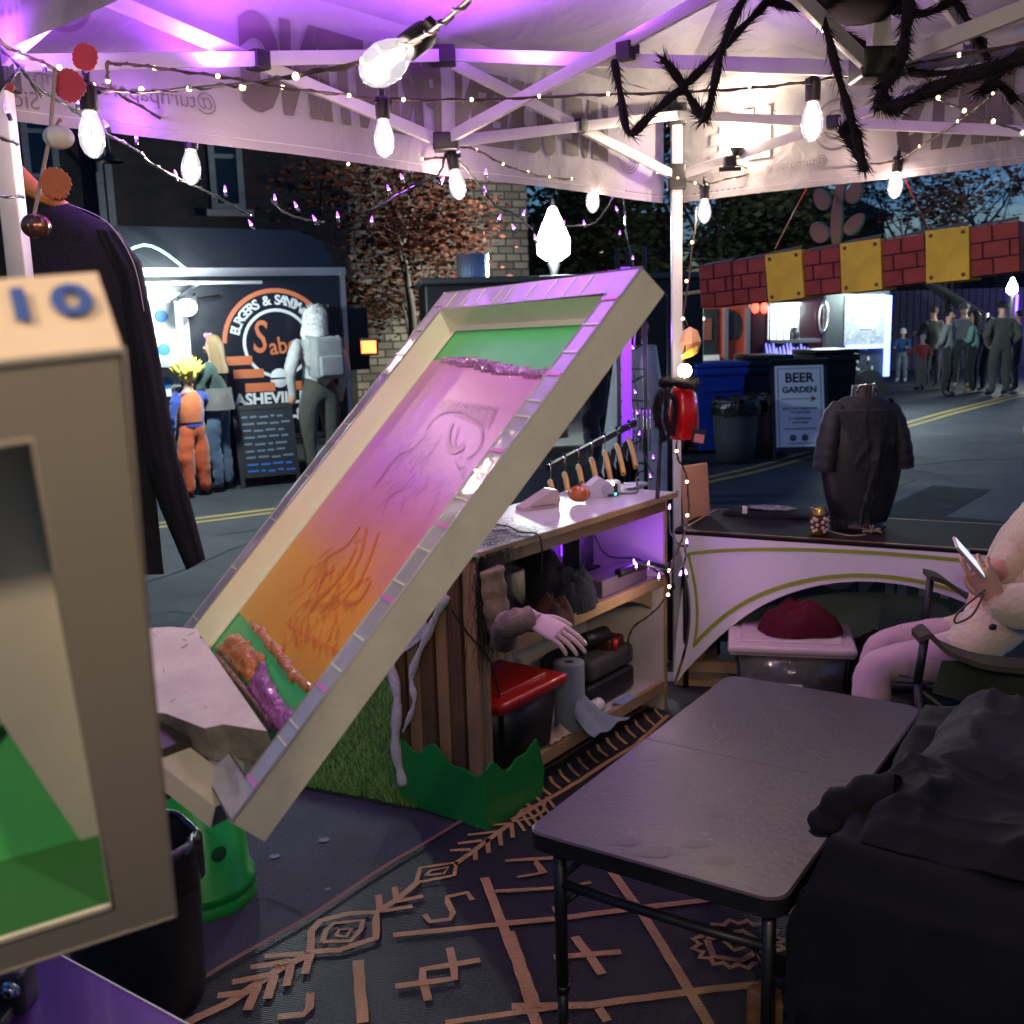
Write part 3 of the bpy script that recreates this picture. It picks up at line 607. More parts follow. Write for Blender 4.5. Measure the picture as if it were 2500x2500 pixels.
# red trailer, dark trailer with bright window, blue framed kiosk: all along a street line
def trailer(name, label, px0, px1, pytop, y, rot, m, cat, depth=2.2, z0=.4):
    a = aty(px0, pytop, y); o = V((a.x, a.y, 0)); M = M_(o, rot); d = ray(px1, 900); nrm = V((-math.sin(rot), math.cos(rot), 0)); p = face_pt(px1, 900, o, nrm)
    L = (p-o).dot(V((math.cos(rot), math.sin(rot), 0))); t = thing(name, label, cat, o)
    q = MB(); q.box((L/2, depth/2, (a.z+z0)/2), (L, depth, a.z-z0), m, M, .05); q.build('body', t)
    def fp(px, py):
        p = face_pt(px, py, o, nrm); return (p-o).dot(V((math.cos(rot), math.sin(rot), 0))), p.z
    for x in (L*.35, L*.7):
        w = MB(); w.tube([M @ V((x, -.04, .34)), M @ V((x, .2, .34))], .34, m_black, 20); w.build('wheel', t)
    return t, M, fp, a.z
redm = mat('red_trailer_paint', (.35, .04, .02), .4, var=(3, .4)); maroon = mat('maroon_paint', (.05, .01, .02), .35, var=(4, .4), coat=.3)
t, M, fp, zt2 = trailer('red_trailer', 'red trailer with dark door and pale posts behind the blue bins', 1655, 1832, 735, 17, .1, redm, 'trailer')
def rect(mb, fp, M, a, b, m, y=0, th=.04):
    x0, z0 = fp(*a); x1, z1 = fp(*b); mb.box(((x0+x1)/2, -th/2-y, (z0+z1)/2), (abs(x1-x0), th, abs(z1-z0)), m, M)
q = MB(); rect(q, fp, M, (1692, 755), (1750, 880), m_black); d_ = q.build('door', t)
q = MB(); rect(q, fp, M, (1712, 778), (1735, 830), mat('red_brown', (.12, .03, .02)), .04, .02); q.build('pane', d_)
q = MB(); rect(q, fp, M, (1690, 868), (1750, 882), m_whitepaint, .04, .1); rect(q, fp, M, (1684, 752), (1691, 884), m_whitepaint, 0, .06)
for px in (1770, 1823): rect(q, fp, M, (px-4, 752), (px+4, 884), alum, .0, .08)
q.build('trim', t)
q = MB(); rect(q, fp, M, (1683, 776), (1715, 781), glow('white_tube', (1, .95, .95), 5), .05, .05); q.build('tube_light', t)
q = MB(); x, z = fp(1790, 795); q.lathe([(.001, 0), (.14, 0)], m_black, 18, M @ Matrix.Translation((x, -.02, z)) @ Matrix.Rotation(rad(90), 4, 'X') @ Matrix.Diagonal((1, 1.6, 1, 1))); q.build('round_sign', t)
t, M, fp, zt2 = trailer('food_trailer', 'maroon food trailer with bright barred window glimpsed under the left boxes', 1833, 2010, 735, 17.4, .1, maroon, 'food truck')
wlit = glow('window_glow', (.75, .93, .95), 1.2)
q = MB(); rect(q, fp, M, (1876, 745), (1945, 830), wlit, 0, .03); wo = q.build('window', t)
q = MB()
for k in range(5): rect(q, fp, M, (1876+k*17, 745), (1878+k*17, 830), alum, .03, .04)
rect(q, fp, M, (1872, 829), (1975, 834), alum, 0, .5); rect(q, fp, M, (1873, 741), (1950, 745), alum, .0, .1); q.build('frame', wo)
q = MB(); x, z = fp(1923, 822); q.ball((x, -.3, z+.02), .09, m_black, 10, M, (1, 1, 1.6)); q.build('jar', t)
q = MB(); pur = glow('violet_reflection', (.25, .25, 1), .9)  # violet reflections made as glowing tubes
rnd = random.Random(4)
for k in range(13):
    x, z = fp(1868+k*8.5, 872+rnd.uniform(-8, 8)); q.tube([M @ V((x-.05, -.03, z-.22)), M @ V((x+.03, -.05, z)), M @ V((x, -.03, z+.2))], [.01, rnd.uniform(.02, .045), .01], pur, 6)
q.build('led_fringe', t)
q = MB()
for px in (1839, 1861): x, z = fp(px, 752); q.ball((x, -.1, z), .07, glow('red_lantern', (1, .08, .05), 2), 10, M, (1, 1, 1.3))
q.build('red_lantern', t)
q = MB(); x, z = fp(2007, 775); q.lathe([(.12, 0), (.16, .02), (.12, .03)], alum, 18, M @ Matrix.Translation((x, -.05, z)) @ Matrix.Rotation(rad(90), 4, 'X') @ Matrix.Diagonal((.6, 1.8, 1, 1))); q.build('oval_mirror', t)
lamp('window_spill', M @ V((1.0, -.8, 1.9)), 25, (.8, .95, 1), .3, parent=t)
t, M, fp, zt2 = trailer('kiosk_trailer', 'tall dark kiosk with glowing window framed in blue light', 2012, 2168, 712, 19, .1, mat('charcoal_panel', (.03, .035, .045), .5, var=(5, .5)), 'food truck', 2.0)
q = MB(); rect(q, fp, M, (2062, 722), (2158, 840), mat('pale_panel', (.3, .32, .36), .5, var=(9, .5)), 0, .03); q.build('counter_panel', t)
q = MB(); rect(q, fp, M, (2068, 722), (2156, 760), glow('kiosk_glow', (.8, 1, .97), 1.5), .03, .03); rect(q, fp, M, (2100, 760), (2136, 800), glow('kiosk_glow', (.8, 1, .97), 1.5), .03, .03); q.build('window', t)
q = MB(); bl = glow('blue_led', (.15, .25, 1), 2.2); rect(q, fp, M, (2160, 722), (2166, 918), bl, .03, .05); rect(q, fp, M, (2062, 843), (2160, 849), bl, .03, .05); q.build('led_strip', t)
lamp('kiosk_light', M @ V((fp(2110, 740)[0], -.9, 2.3)), 160, (.8, 1, .97), .3, parent=t)
q = MB(); rnd = random.Random(9); mtn = mat('menu_paper', (.35, .35, .4), .6)
for k in range(30):
    px = rnd.uniform(2066, 2150); py = rnd.uniform(768, 900); rect(q, fp, M, (px, py), (px+rnd.uniform(2, 8), py+rnd.uniform(3, 12)), mtn, .03, .01)
q.build('posters', t)
# violet lit fence and white pitched marquee beyond crowd
o = aty(2170, 800, 31); o.z = 0; t = thing('lit_fence', 'long fence washed in violet light behind the waiting crowd', 'fence', o)
q = MB(); pf = mat('fence_paint', (.12, .1, .14), .7); 
for k in range(46): q.box((o.x+.2*k, 31, 1.15), (.17, .05, 2.3), pf)
q.build('boards', t)
q = MB()
for k in range(9): q.tube([V((o.x+3.6+k*.62, 30.8, .6)), V((o.x+3.62+k*.62, 30.8, 2.1))], .035, glow('violet_led', (.2, .1, 1), 3), 6)
q.build('led_strip', t)
lamp('fence_wash', (o.x+7, 29.6, 1.2), 90, (.3, .12, 1), .3, parent=t)
a = aty(2395, 757, 26); t = thing('marquee', 'pale sloping marquee roof lit from below over the crowd', 'tent', (a.x, 26, 0))
q = MB(); p0, p1, p2 = aty(2290, 690, 27), aty(2410, 765, 24), aty(2350, 765, 29)
mw = mat('marquee_canvas', (.5, .5, .46), .8, var=(3, .2)); q.add([p0, p1, p1+V((0, 0, -.12)), p2, p0+V((.3, 3, .4))], [(0, 1, 4), (0, 3, 1), (1, 3, 4), (1, 2, 3)], mw); q.build('roof', t)
q = MB()
for p in (p1, p2): q.tube([V((p.x, p.y, 0)), p], .04, alum, 6)
q.build('pole', t); lamp('marquee_light', p1+V((.3, -1.0, .3)), 30, (1, 1, .85), .2, parent=t)
# ---------------------------------------------------------------- bins and beer garden board
def wheelie(px, py, m, label, rot, group, hd=1.07, w=.58):
    p = atz(px, py, 0); t = thing('wheeled_bin', label, 'bin', p, group); M = rotz(p, rot); q = MB()
    vs = []
    for z, s in ((.05, .8), (hd-.14, 1.0)): vs += [(-w/2*s, -.33*s, z), (w/2*s, -.33*s, z), (w/2*s, .36*s, z), (-w/2*s, .36*s, z)]
    q.add(vs, [(3, 2, 1, 0), (0, 1, 5, 4), (1, 2, 6, 5), (2, 3, 7, 6), (3, 0, 4, 7), (4, 5, 6, 7)], m, M); q.box((0, .01, hd-.13), (w+.06, .74, .09), m, M, .015)
    q.box((0, -.335, hd-.35), (w*.8, .03, .04), m, M); q.build('body', t)
    q = MB(); q.box((0, 0, hd-.05), (w+.05, .76, .06), m, M, .02); q.tube([(-w/2, .4, hd-.08), (w/2, .4, hd-.08)], .018, m, 8, M=M); q.build('lid', t)
    for s in (-1, 1):
        q = MB(); q.tube([M @ V((s*(w/2-.07), .3, .12)), M @ V((s*(w/2-.01), .3, .12))], .12, m_black, 16); q.build('wheel', t)
    return t
bb = mat('blue_bin_plastic', (.015, .06, .42), .35, var=(6, .15)); nb = mat('navy_bin_plastic', (.01, .014, .04), .35)
wheelie(1738, 1102, bb, 'bright blue wheeled recycling bin by the canopy post', .15, 'wheeled bins behind the sign', 1.16, .62)
wheelie(1800, 1085, nb, 'dark navy wheeled bin between the blue bin and beer sign', .15, 'wheeled bins behind the sign', 1.12)
wheelie(1860, 1078, mat('olive_bin', (.05, .05, .035), .5), 'dull olive wheeled bin with pale rounded lid behind the sign', .15, 'wheeled bins behind the sign', 1.2, .5)
wheelie(2010, 1075, mat('black_bin', (.01, .012, .014), .35), 'black wheeled bin hidden behind beer sign and dress form', .15, 'wheeled bins behind the sign', 1.25)
for i, (px, py, lab) in enumerate([(1795, 1128, 'grey round street litter can lined with a black bag'), (1872, 1112, 'second round litter can with black bag left of the beer sign')]):
    p = atz(px, py, 0); t = thing('litter_can', lab, 'bin', p, 'round litter cans'); q = MB(); q.lathe([(.001, .02), (.22, .02), (.25, .3), (.27, .72), (.28, .74), (.26, .74), (.24, .3)], mat('grey_can', (.06, .07, .08), .4), 24, Matrix.Translation(p)); q.build('drum', t)
    q = MB(); q.grid(lambda u, v: V((math.cos(u*6.283)*(.28+.015*math.sin(u*50)+(.01 if v < .5 else -.03)), math.sin(u*6.283)*(.28+.015*math.cos(u*43)), .56+.2*math.sin(v*1.7)+.012*math.sin(u*37))), 50, 8, mat('bin_bag', (.008, .008, .009), .25, bump=(20, .8)), Matrix.Translation(p)); q.build('bag', t)
def beer(M, par):
    q = MB(); bt = mat('sign_ink', (.02, .02, .025)); rd_ = mat('arrow_red', (.25, .05, .04)); pw = mat('sign_sheet', (.85, .87, .86), .5)
    MM = M @ axes(V((0, -.016, 0)), V((1, 0, 0)), V((0, 0, 1)), V((0, -1, 0)))
    q.box((0, -.013, .62), (.57, .006, 1.02), pw, M)
    for (c, d) in [((0, -.017, 1.085), (.5, .003, .006)), ((0, -.017, .155), (.5, .003, .006)), ((-.25, -.017, .62), (.006, .003, .93)), ((.25, -.017, .62), (.006, .003, .93))]: q.box(c, d, bt, M)
    def T(s, x, z, sz, m=bt, b=0, sx=1): q.text(s, sz, m, MM @ Matrix.Translation((x, z, .002)), .001, b, sx=sx)
    T('BEER', 0, .97, .155, b=.004); T('GARDEN', 0, .83, .1, b=.003)
    q.box((-.04, -.018, .725), (.36, .003, .008), rd_, M); q.add([(.12, -.019, .765), (.2, -.019, .725), (.12, -.019, .685), (.145, -.019, .725)], [(0, 1, 3), (1, 2, 3)], rd_, M)
    for s, z, sz in [('MUST HAVE WRISTBAND', .61, .038), ('TO PURCHASE', .565, .038), ('$1 WRISTBANDS', .49, .038), ('SOLD HERE', .445, .038), ('CASH & CARD ACCEPTED', .37, .034)]: T(s, 0, z, sz, mat('sign_grey', (.1, .11, .1)), .001, .95)
    for x in (-.09, .05): q.lathe([(.001, 0), (.04, 0)], mat('sign_grey', (.1, .11, .1)), 20, MM @ Matrix.Translation((x, .265, .003)))
    q.box((0, -.017, .2), (.3, .003, .01), mat('sign_grey', (.1, .11, .1)), M); q.build('sign_face', par)
a_board(1945, 1118, .66, 1.2, -.04, 'black framed sandwich board reading BEER GARDEN with an arrow', m_black, None, m_black, beer)
# ---------------------------------------------------------------- hanging row of painted boxes
q0 = aty(1705, 702, 6.9); q1 = aty(2492, 600, 5.75)
dX = (q1-q0); LB = dX.length; dX.normalize(); dY = V((0, 0, 1)).cross(dX).normalized(); dZ = dX.cross(dY)
rb = mat('painted_red_cardboard', (.42, .075, .05), .75, var=(7, .35)); mo = mat('painted_dark_joint', (.06, .008, .015), .8); yb = mat('painted_yellow_cardboard', (.95, .68, .05), .65, var=(9, .2)); cardb = mat('cardboard', (.35, .22, .13), .85, var=(9, .2))
px_b = [1705, 1787, 1872, 1962, 2054, 2155, 2262, 2370, 2492]; kinds = 'rryryryr'
us = []
for px in px_b:
    d = ray(px, 650); A_ = q0-CAM; k = (A_.dot(dY))/(d.dot(dY)); us.append((CAM+d*k-q0).dot(dX))
for i, kd in enumerate(kinds):
    u0_, u1_ = us[i], us[i+1]; c = q0+dX*((u0_+u1_)/2); s = .29 if kd == 'y' else .265; M = axes(c, dX, dY, dZ) @ Matrix.Rotation(.02*math.sin(i*2.3), 4, 'Y')
    w = u1_-u0_-.004; d_ = .27; y0 = -.02 if kd == 'y' else 0
    lab = {0: 'end red brick pattern box, nearest the canopy post', 1: 'second red brick pattern box from the canopy post', 2: 'yellow box above the maroon trailer window', 3: 'red brick pattern box between the first two yellow boxes', 4: 'yellow box above the glowing kiosk, cardboard cutout beside it', 5: 'red brick pattern box left of the largest yellow box', 6: 'largest brightest yellow box hung near the right end', 7: 'orange red brick pattern box at the far right end'}[i]
    t = thing('painted_box', lab, 'box', c, 'row of painted cardboard boxes on a line')
    q = MB(); q.box((0, d_/2+y0, 0), (w, d_, s), yb if kd == 'y' else rb, M, .004); q.build('box', t)
    q = MB(); yy = y0-.004
    if kd == 'r':
        for k in (1, 2): q.box((0, yy, -s/2+s*k/3), (w, .004, .009), mo, M)
        for r_ in range(3):
            for x in ((-.25, .3) if r_ % 2 else (.0-.32*0-.05,)): q.box((x*w, yy, -s/2+s*(r_+.5)/3), (.009, .004, s/3-.009), mo, M)
        q.box((w/2-.002, yy, 0), (.006, .004, s), mo, M); q.build('joint_lines', t)
    else:
        for sx in (-1, 1):
            for sz in (-1, 1): q.lathe([(.001, 0), (.012, 0)], mat('brown_dot', (.15, .08, .02)), 12, M @ Matrix.Translation((sx*(w/2-.03), yy, sz*(s/2-.03))) @ Matrix.Rotation(rad(90), 4, 'X'))
        q.build('corner_dots', t)
    q = MB()
    q.add([(-w/2, y0, s/2+.002), (w/2, y0, s/2+.002), (w/2*.9, y0+.08, s/2+.03), (-w/2*.95, y0+.1, s/2+.02)], [(0, 1, 2, 3)], cardb, M); q.build('flap', t)
t = thing('banner_pole', 'bare timber pole running through the row of painted boxes', 'pole', q0)
q = MB(); q.tube([q0+dX*-.3+dY*.13-dZ*.02, q0+dX*(LB+1.2)+dY*.13-dZ*.02], .012, m_wood, 8); q.build('rail', t)
for e in (-.28, LB+1.15):
    q = MB(); a = q0+dX*e+dY*.13; q.tube([V((a.x, a.y, 0)), a], .02, m_black, 8); q.build('post', t)
# cardboard cutout figure standing on the boxes
fb = aty(2040, 606, 6.45); t = thing('cardboard_cutout', 'brown cardboard leafy cutout with green edges standing on the boxes', 'cutout', fb)
grn = mat('green_paint_edge', (.03, .22, .16), .7); Mf = axes(fb, dX, dY, V((0, 0, 1)))
def blade(cx, cz, w, h, a, nm):
    q = MB(); P = []
    for k in range(14):
        th = k/14*6.283; P.append((math.cos(th)*w, math.sin(th)*h*(1+.15*math.sin(th))))
    MM = Mf @ Matrix.Translation((cx, 0, cz)) @ Matrix.Rotation(a, 4, 'Y') @ Matrix(((1, 0, 0, 0), (0, 0, 1, 0), (0, 1, 0, 0), (0, 0, 0, 1)))
    q.prism(P, -.004, .004, cardb, MM); q.prism([(x*1.05+.006, z*1.05) for x, z in P], .005, .012, grn, MM); q.build(nm, t)
blade(0, .14, .035, .16, 0, 'stem'); blade(-.1, .1, .05, .07, -.7, 'leaf'); blade(.1, .12, .045, .07, .8, 'leaf'); blade(-.09, .29, .045, .07, -.5, 'leaf'); blade(.1, .3, .045, .065, .4, 'leaf'); blade(.02, .36, .03, .13, .08, 'leaf')
# ---------------------------------------------------------------- canopy tent
TP = V((.76, 4.78, 0)); e1 = V((-.65, -.76, 0)).normalized(); e2 = V((.757, -.654, 0)).normalized(); SD = 2.97
c1 = TP; c2 = TP+e1*SD; c3 = TP+e2*SD; c4 = c2+e2*SD; cen = (c2+c3)/2
ZE, ZU, ZL, ZV, ZPK = 2.61, 2.55, 2.29, 2.19, 3.2
TENT = thing('canopy_tent', 'white pop up canopy with printed valance and scissor truss frame overhead', 'canopy', cen)
cloth_w = bpy.data.materials.new('canopy_fabric'); cloth_w.use_nodes = True; n = cloth_w.node_tree; b = n.nodes['Principled BSDF']
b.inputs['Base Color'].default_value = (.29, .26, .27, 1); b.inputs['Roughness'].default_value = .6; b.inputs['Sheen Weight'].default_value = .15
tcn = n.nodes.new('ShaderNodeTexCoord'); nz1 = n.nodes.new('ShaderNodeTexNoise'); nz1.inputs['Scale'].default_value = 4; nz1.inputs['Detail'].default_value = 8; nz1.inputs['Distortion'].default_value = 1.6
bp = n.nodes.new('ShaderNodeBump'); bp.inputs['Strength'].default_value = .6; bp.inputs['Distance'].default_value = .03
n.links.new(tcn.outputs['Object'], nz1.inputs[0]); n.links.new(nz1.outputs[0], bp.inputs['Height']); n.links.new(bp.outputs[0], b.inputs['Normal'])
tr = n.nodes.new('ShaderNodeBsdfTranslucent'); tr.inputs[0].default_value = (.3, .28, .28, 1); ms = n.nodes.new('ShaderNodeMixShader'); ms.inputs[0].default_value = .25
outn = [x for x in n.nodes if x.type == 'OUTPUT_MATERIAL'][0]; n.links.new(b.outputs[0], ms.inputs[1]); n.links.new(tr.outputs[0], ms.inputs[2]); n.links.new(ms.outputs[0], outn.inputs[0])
ink = mat('grey_print', (.12, .095, .1), .7, var=(14, .15)); ink2 = mat('dark_print', (.12, .08, .12), .7); redink = mat('red_print', (.5, .03, .08), .7)
pk = V((cen.x, cen.y, ZPK))
rf = MB()
for a, b_ in ((c1, c2), (c2, c4), (c4, c3), (c3, c1)):
    A_ = V((a.x, a.y, ZE)); B_ = V((b_.x, b_.y, ZE))
    def rfn(u, v, A_=A_, B_=B_):
        p = (A_.lerp(B_, u)).lerp(pk, v); sag = -.09*math.sin(math.pi*u)*math.sin(math.pi*min(1, v*1.0))*(1-v); return p+V((0, 0, sag+.02+.012*nn(p, 3)*(1-v)))
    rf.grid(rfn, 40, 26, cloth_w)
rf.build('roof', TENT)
def wav(s, z, k): return .012*math.sin(s*5+k)+.02*nn((s*2.2, z*3, k*3.1))+(.018*nn((s*7, z*9, k)))*(ZE-z)
def valance(a, d, out, k, zlo, name='valance'):
    mb = MB(); mb.grid(lambda u, v: a+d*(u*SD)+out*min(1, v*10)*(.045+wav(u*SD, ZE+.02-v*(ZE-zlo), k))+V((0, 0, ZE+.02-v*(ZE+.02-zlo))), 110, 14, cloth_w)
    for z in (zlo+.025,): mb.ribbon([a+d*(s*SD/60)+out*(.04+wav(s*SD/60, z, k))+V((0, 0, z)) for s in range(61)], .002, mat('seam', (.5, .48, .48)), out)
    return mb.build(name, TENT)
n1 = V((-e1.y, e1.x, 0)); n1 = n1 if n1.dot(cen-c1-e1*SD/2) < 0 else -n1
n2 = V((-e2.y, e2.x, 0)); n2 = n2 if n2.dot(cen-c1-e2*SD/2) < 0 else -n2
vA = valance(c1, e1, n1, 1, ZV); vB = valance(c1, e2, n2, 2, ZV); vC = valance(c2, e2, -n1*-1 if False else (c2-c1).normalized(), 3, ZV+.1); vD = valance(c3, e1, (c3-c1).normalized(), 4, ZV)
def vtext(mb, s, along, z, size, m, a, d, out, k, bold=0, sx=1, wh=None):
    """print on a valance, seen from inside; 'along' = metres from the corner to the text centre, reads left to right from OUTSIDE"""
    t = MB(); X = -d if (V((0, 0, 1)).cross(-d)).dot(out) < 0 else d
    X = d if d.cross(V((0, 0, 1))).dot(out) > 0 else -d      # outside reader's right hand
    t.text(s, size, m, I4, 0, bold, sx=sx)
    if wh:
        xs_ = [v.x for v in t.v]; ys_ = [v.y for v in t.v]; cx_, cy_ = (min(xs_)+max(xs_))/2, (min(ys_)+max(ys_))/2; t.v = [V(((v.x-cx_)*wh[0]/(max(xs_)-min(xs_)), (v.y-cy_)*wh[1]/(max(ys_)-min(ys_)), 0)) for v in t.v]
    # finely triangulate so that the print can follow the folds
    bmx = bmesh.new(); vv = [bmx.verts.new(v) for v in t.v]
    for f in t.f:
        try: bmx.faces.new([vv[i] for i in f])
        except ValueError: pass
    bmesh.ops.triangulate(bmx, faces=bmx.faces[:])
    for _ in range(3):
        L = [e for e in bmx.edges if e.calc_length() > .07]
        if L: bmesh.ops.subdivide_edges(bmx, edges=L, cuts=1); bmesh.ops.triangulate(bmx, faces=bmx.faces[:])
    for v in bmx.verts:
        sg = X.dot(d); dist = along+v.co.x*sg; zz = z+v.co.y
        v.co = a+d*dist+out*(.045+wav(dist, zz, k)-.006)+V((0, 0, zz))
    mb.bm(bmx, m)
q = MB()
zc = (ZE+ZV)/2+.02
vtext(q, 'PRINTING', 1.83, zc+.01, .36, ink, c1, e1, n1, 1, .022, wh=(.82, .27)); vtext(q, 'SCREEN', 1.08, zc+.01, .32, ink, c1, e1, n1, 1, .022, wh=(.54, .25)); vtext(q, 'LIVE', .6, zc+.01, .3, ink, c1, e1, n1, 1, .02, wh=(.3, .22))
vtext(q, '@turnpaperscreenprinting', 2.66, zc-.12, .062, mat('light_print', (.17, .14, .15), .7), c1, e1, n1, 1)
vtext(q, 'Side A', 2.9, ZV+.05, .06, ink2, c1, e1, n1, 1)
def vmark(s, z, w, h, m, a=c1, d=e1, o=n1, k=1): q.ribbon([a+d*(s+w*i/6)+o*(.039+wav(s+w*i/6, z, k))+V((0, 0, z)) for i in range(7)], h, m, o)
for i in range(9): vmark(.06+i*.028, ZV+.03, .018, .006, redink if i == 0 else ink2)
# jar and hand marks beside the lettering, drawn as rings of print
def ring(s, z, rx, rz, m, a, d, o, k, w=.008, a0=0, a1=6.2832):
    P = []; N = 28
    for i in range(N+1):
        th = a0+(a1-a0)*i/N; x = s+math.cos(th)*rx; zz = z+math.sin(th)*rz; P.append(a+d*x+o*(.038+wav(x, zz, k))+V((0, 0, zz)))
    q.ribbon(P, w, m, o)
for i in range(4): ring(.28, zc-.03, .035+.022*i, .06+.012*i, mat('light_print', (.17, .14, .15), .7), c1, e1, n1, 1, .006, -2.9, -.2)
for i in range(6): vmark(.18+.03*i, zc+.06, .004, .09, mat('light_print', (.17, .14, .15), .7))
ring(2.75, zc+.1, .09, .1, mat('light_print', (.17, .14, .15), .7), c1, e1, n1, 1, .012); ring(2.75, zc+.1, .05, .06, mat('light_print', (.17, .14, .15), .7), c1, e1, n1, 1, .01)
vtext(q, 'SHIRTS', 1.26, zc-.02, .34, ink, c1, e2, n2, 2, .022, wh=(.6, .25))
vtext(q, '@turnpaperscreenprinting', .42, ZV+.1, .05, mat('light_print', (.17, .14, .15), .7), c1, e2, n2, 2)
for R_ in (.05, .09): ring(.72, zc, R_, R_*1.05, mat('light_print', (.17, .14, .15), .7), c1, e2, n2, 2, .01)
vtext(q, 'LIVE', .3, zc, .26, mat('light_print', (.17, .14, .15), .7), c1, e2, n2, 2, .012, .6)
for i in range(9): vmark(.06+i*.03, ZV+.03, .018, .006, redink if i == 6 else ink2, c1, e2, n2, 2)
kC = (c2-c1).normalized()
for i in range(10): vmark(.16+i*.026, ZV+.16, .014, .014, redink if i == 4 else ink2, c2, e2, kC, 3)
q.build('print', TENT)
# frame
wp = m_whitepaint
def up(p, z): return V((p.x, p.y, z))
for i, c in enumerate((c1, c2, c3, c4)):
    inn = (cen-c); inn.z = 0; inn.normalize(); p = c+inn*.03
    q = MB(); q.box((p.x, p.y, 1.95), (.045, .045, 1.25), wp, bev=.004); q.box((p.x, p.y, .68), (.035, .035, 1.3), wp, bev=.003); q.box((p.x, p.y, .006), (.11, .11, .01), wp)
    if i in (0, 1):
        for z in (1.2, 1.05, .9): q.tube([p+V((0, -.018, z)), p+V((0, -.0195, z))], .005, m_black, 8)
    lg_ = q.build('leg', TENT)
    q = MB(); q.box((p.x, p.y, ZU+.0), (.08, .08, .09), m_black, bev=.01); q.box((p.x, p.y, ZL+.0), (.075, .075, .11), m_black, bev=.01); q.box((p.x, p.y, 1.33), (.055, .055, .03), m_black); q.build('bracket', lg_)
def truss(A0, A1, zu0, zl0, zu1, zl1, off):
    for za, zb, s in ((zu0, zl1, 1), (zl0, zu1, -1)):
        q = MB(); o_ = off*(s*.012); q.bar(up(A0, za)+o_, up(A1, zb)+o_, .016, .038, wp, bev=.002); q.build('truss_bar', TENT)
    m_ = (A0+A1)/2; za = (zu0+zl0+zu1+zl1)/4; q = MB(); d = (A1-A0).normalized(); q.bar(up(m_-d*.024, za)+off*0, up(m_+d*.024, za), .055, .05, m_black, bev=.004); q.build('pivot', TENT)
mids = []
for a, b_ in ((c1, c2), (c1, c3), (c2, c4), (c3, c4)):
    inn = (cen-(a+b_)/2).normalized()*.03; a = a+inn; b_ = b_+inn; m_ = (a+b_)/2; mids.append(m_)
    truss(a, m_, ZU, ZL, ZU, ZL-.01, inn.normalized()); truss(m_, b_, ZU, ZL-.01, ZU, ZL, inn.normalized())
    for z in (ZU, ZL-.01): q = MB(); q.box((m_.x, m_.y, z), (.085, .085, .055), m_black, rotz(V((0, 0, 0)), 0), .008); q.build('joint', TENT)
cU, cLo = 2.62, 2.27
for m_ in mids:
    d = (cen-m_).normalized(); s = V((-d.y, d.x, 0)); truss(m_+d*.03, cen-d*.03, ZU, ZL, cU, cLo, s)
q = MB(); q.box((cen.x, cen.y, (cLo+ZPK)/2), (.045, .045, ZPK-cLo-.05), wp, bev=.004); ms_ = q.build('centre_mast', TENT)
for z in (cU, cLo): q = MB(); q.box((cen.x, cen.y, z), (.11, .11, .07), m_black, bev=.01); q.build('hub', ms_)
# ---------------------------------------------------------------- string lights
cordm = mat('brown_cord', (.05, .03, .02), .5); pcord = mat('dark_green_cord', (.02, .03, .025), .4, coat=.5)
bulbglass = bpy.data.materials.new('bulb_glass'); bulbglass.use_nodes = True; n = bulbglass.node_tree; b = n.nodes['Principled BSDF']
tp_ = n.nodes.new('ShaderNodeBsdfTransparent'); gs_ = n.nodes.new('ShaderNodeBsdfGlossy'); gs_.inputs[1].default_value = .06; em_ = n.nodes.new('ShaderNodeEmission'); em_.inputs[0].default_value = (1, .94, .97, 1); em_.inputs[1].default_value = .9
lw_ = n.nodes.new('ShaderNodeLayerWeight'); lw_.inputs[0].default_value = .35; m1_ = n.nodes.new('ShaderNodeMixShader'); m2_ = n.nodes.new('ShaderNodeMixShader'); m2_.inputs[0].default_value = .22
n.links.new(lw_.outputs[1], m1_.inputs[0]); n.links.new(tp_.outputs[0], m1_.inputs[1]); n.links.new(gs_.outputs[0], m1_.inputs[2]); n.links.new(m1_.outputs[0], m2_.inputs[1]); n.links.new(em_.outputs[0], m2_.inputs[2])
n.links.new(m2_.outputs[0], n.nodes['Material Output'].inputs[0])
filam = glow('filament', (1, .95, .88), 30); warm = glow('warm_led', (1, .74, .34), 2.6); purl = glow('purple_led', (.42, .1, 1), 1.7); purc = glow('purple_led_core', (.9, .6, 1), 4)
def ptd(px, py, d): return CAM+ray(px, py)*d
def path(P): return [ptd(*p) for p in P]
BULBW = 4.2
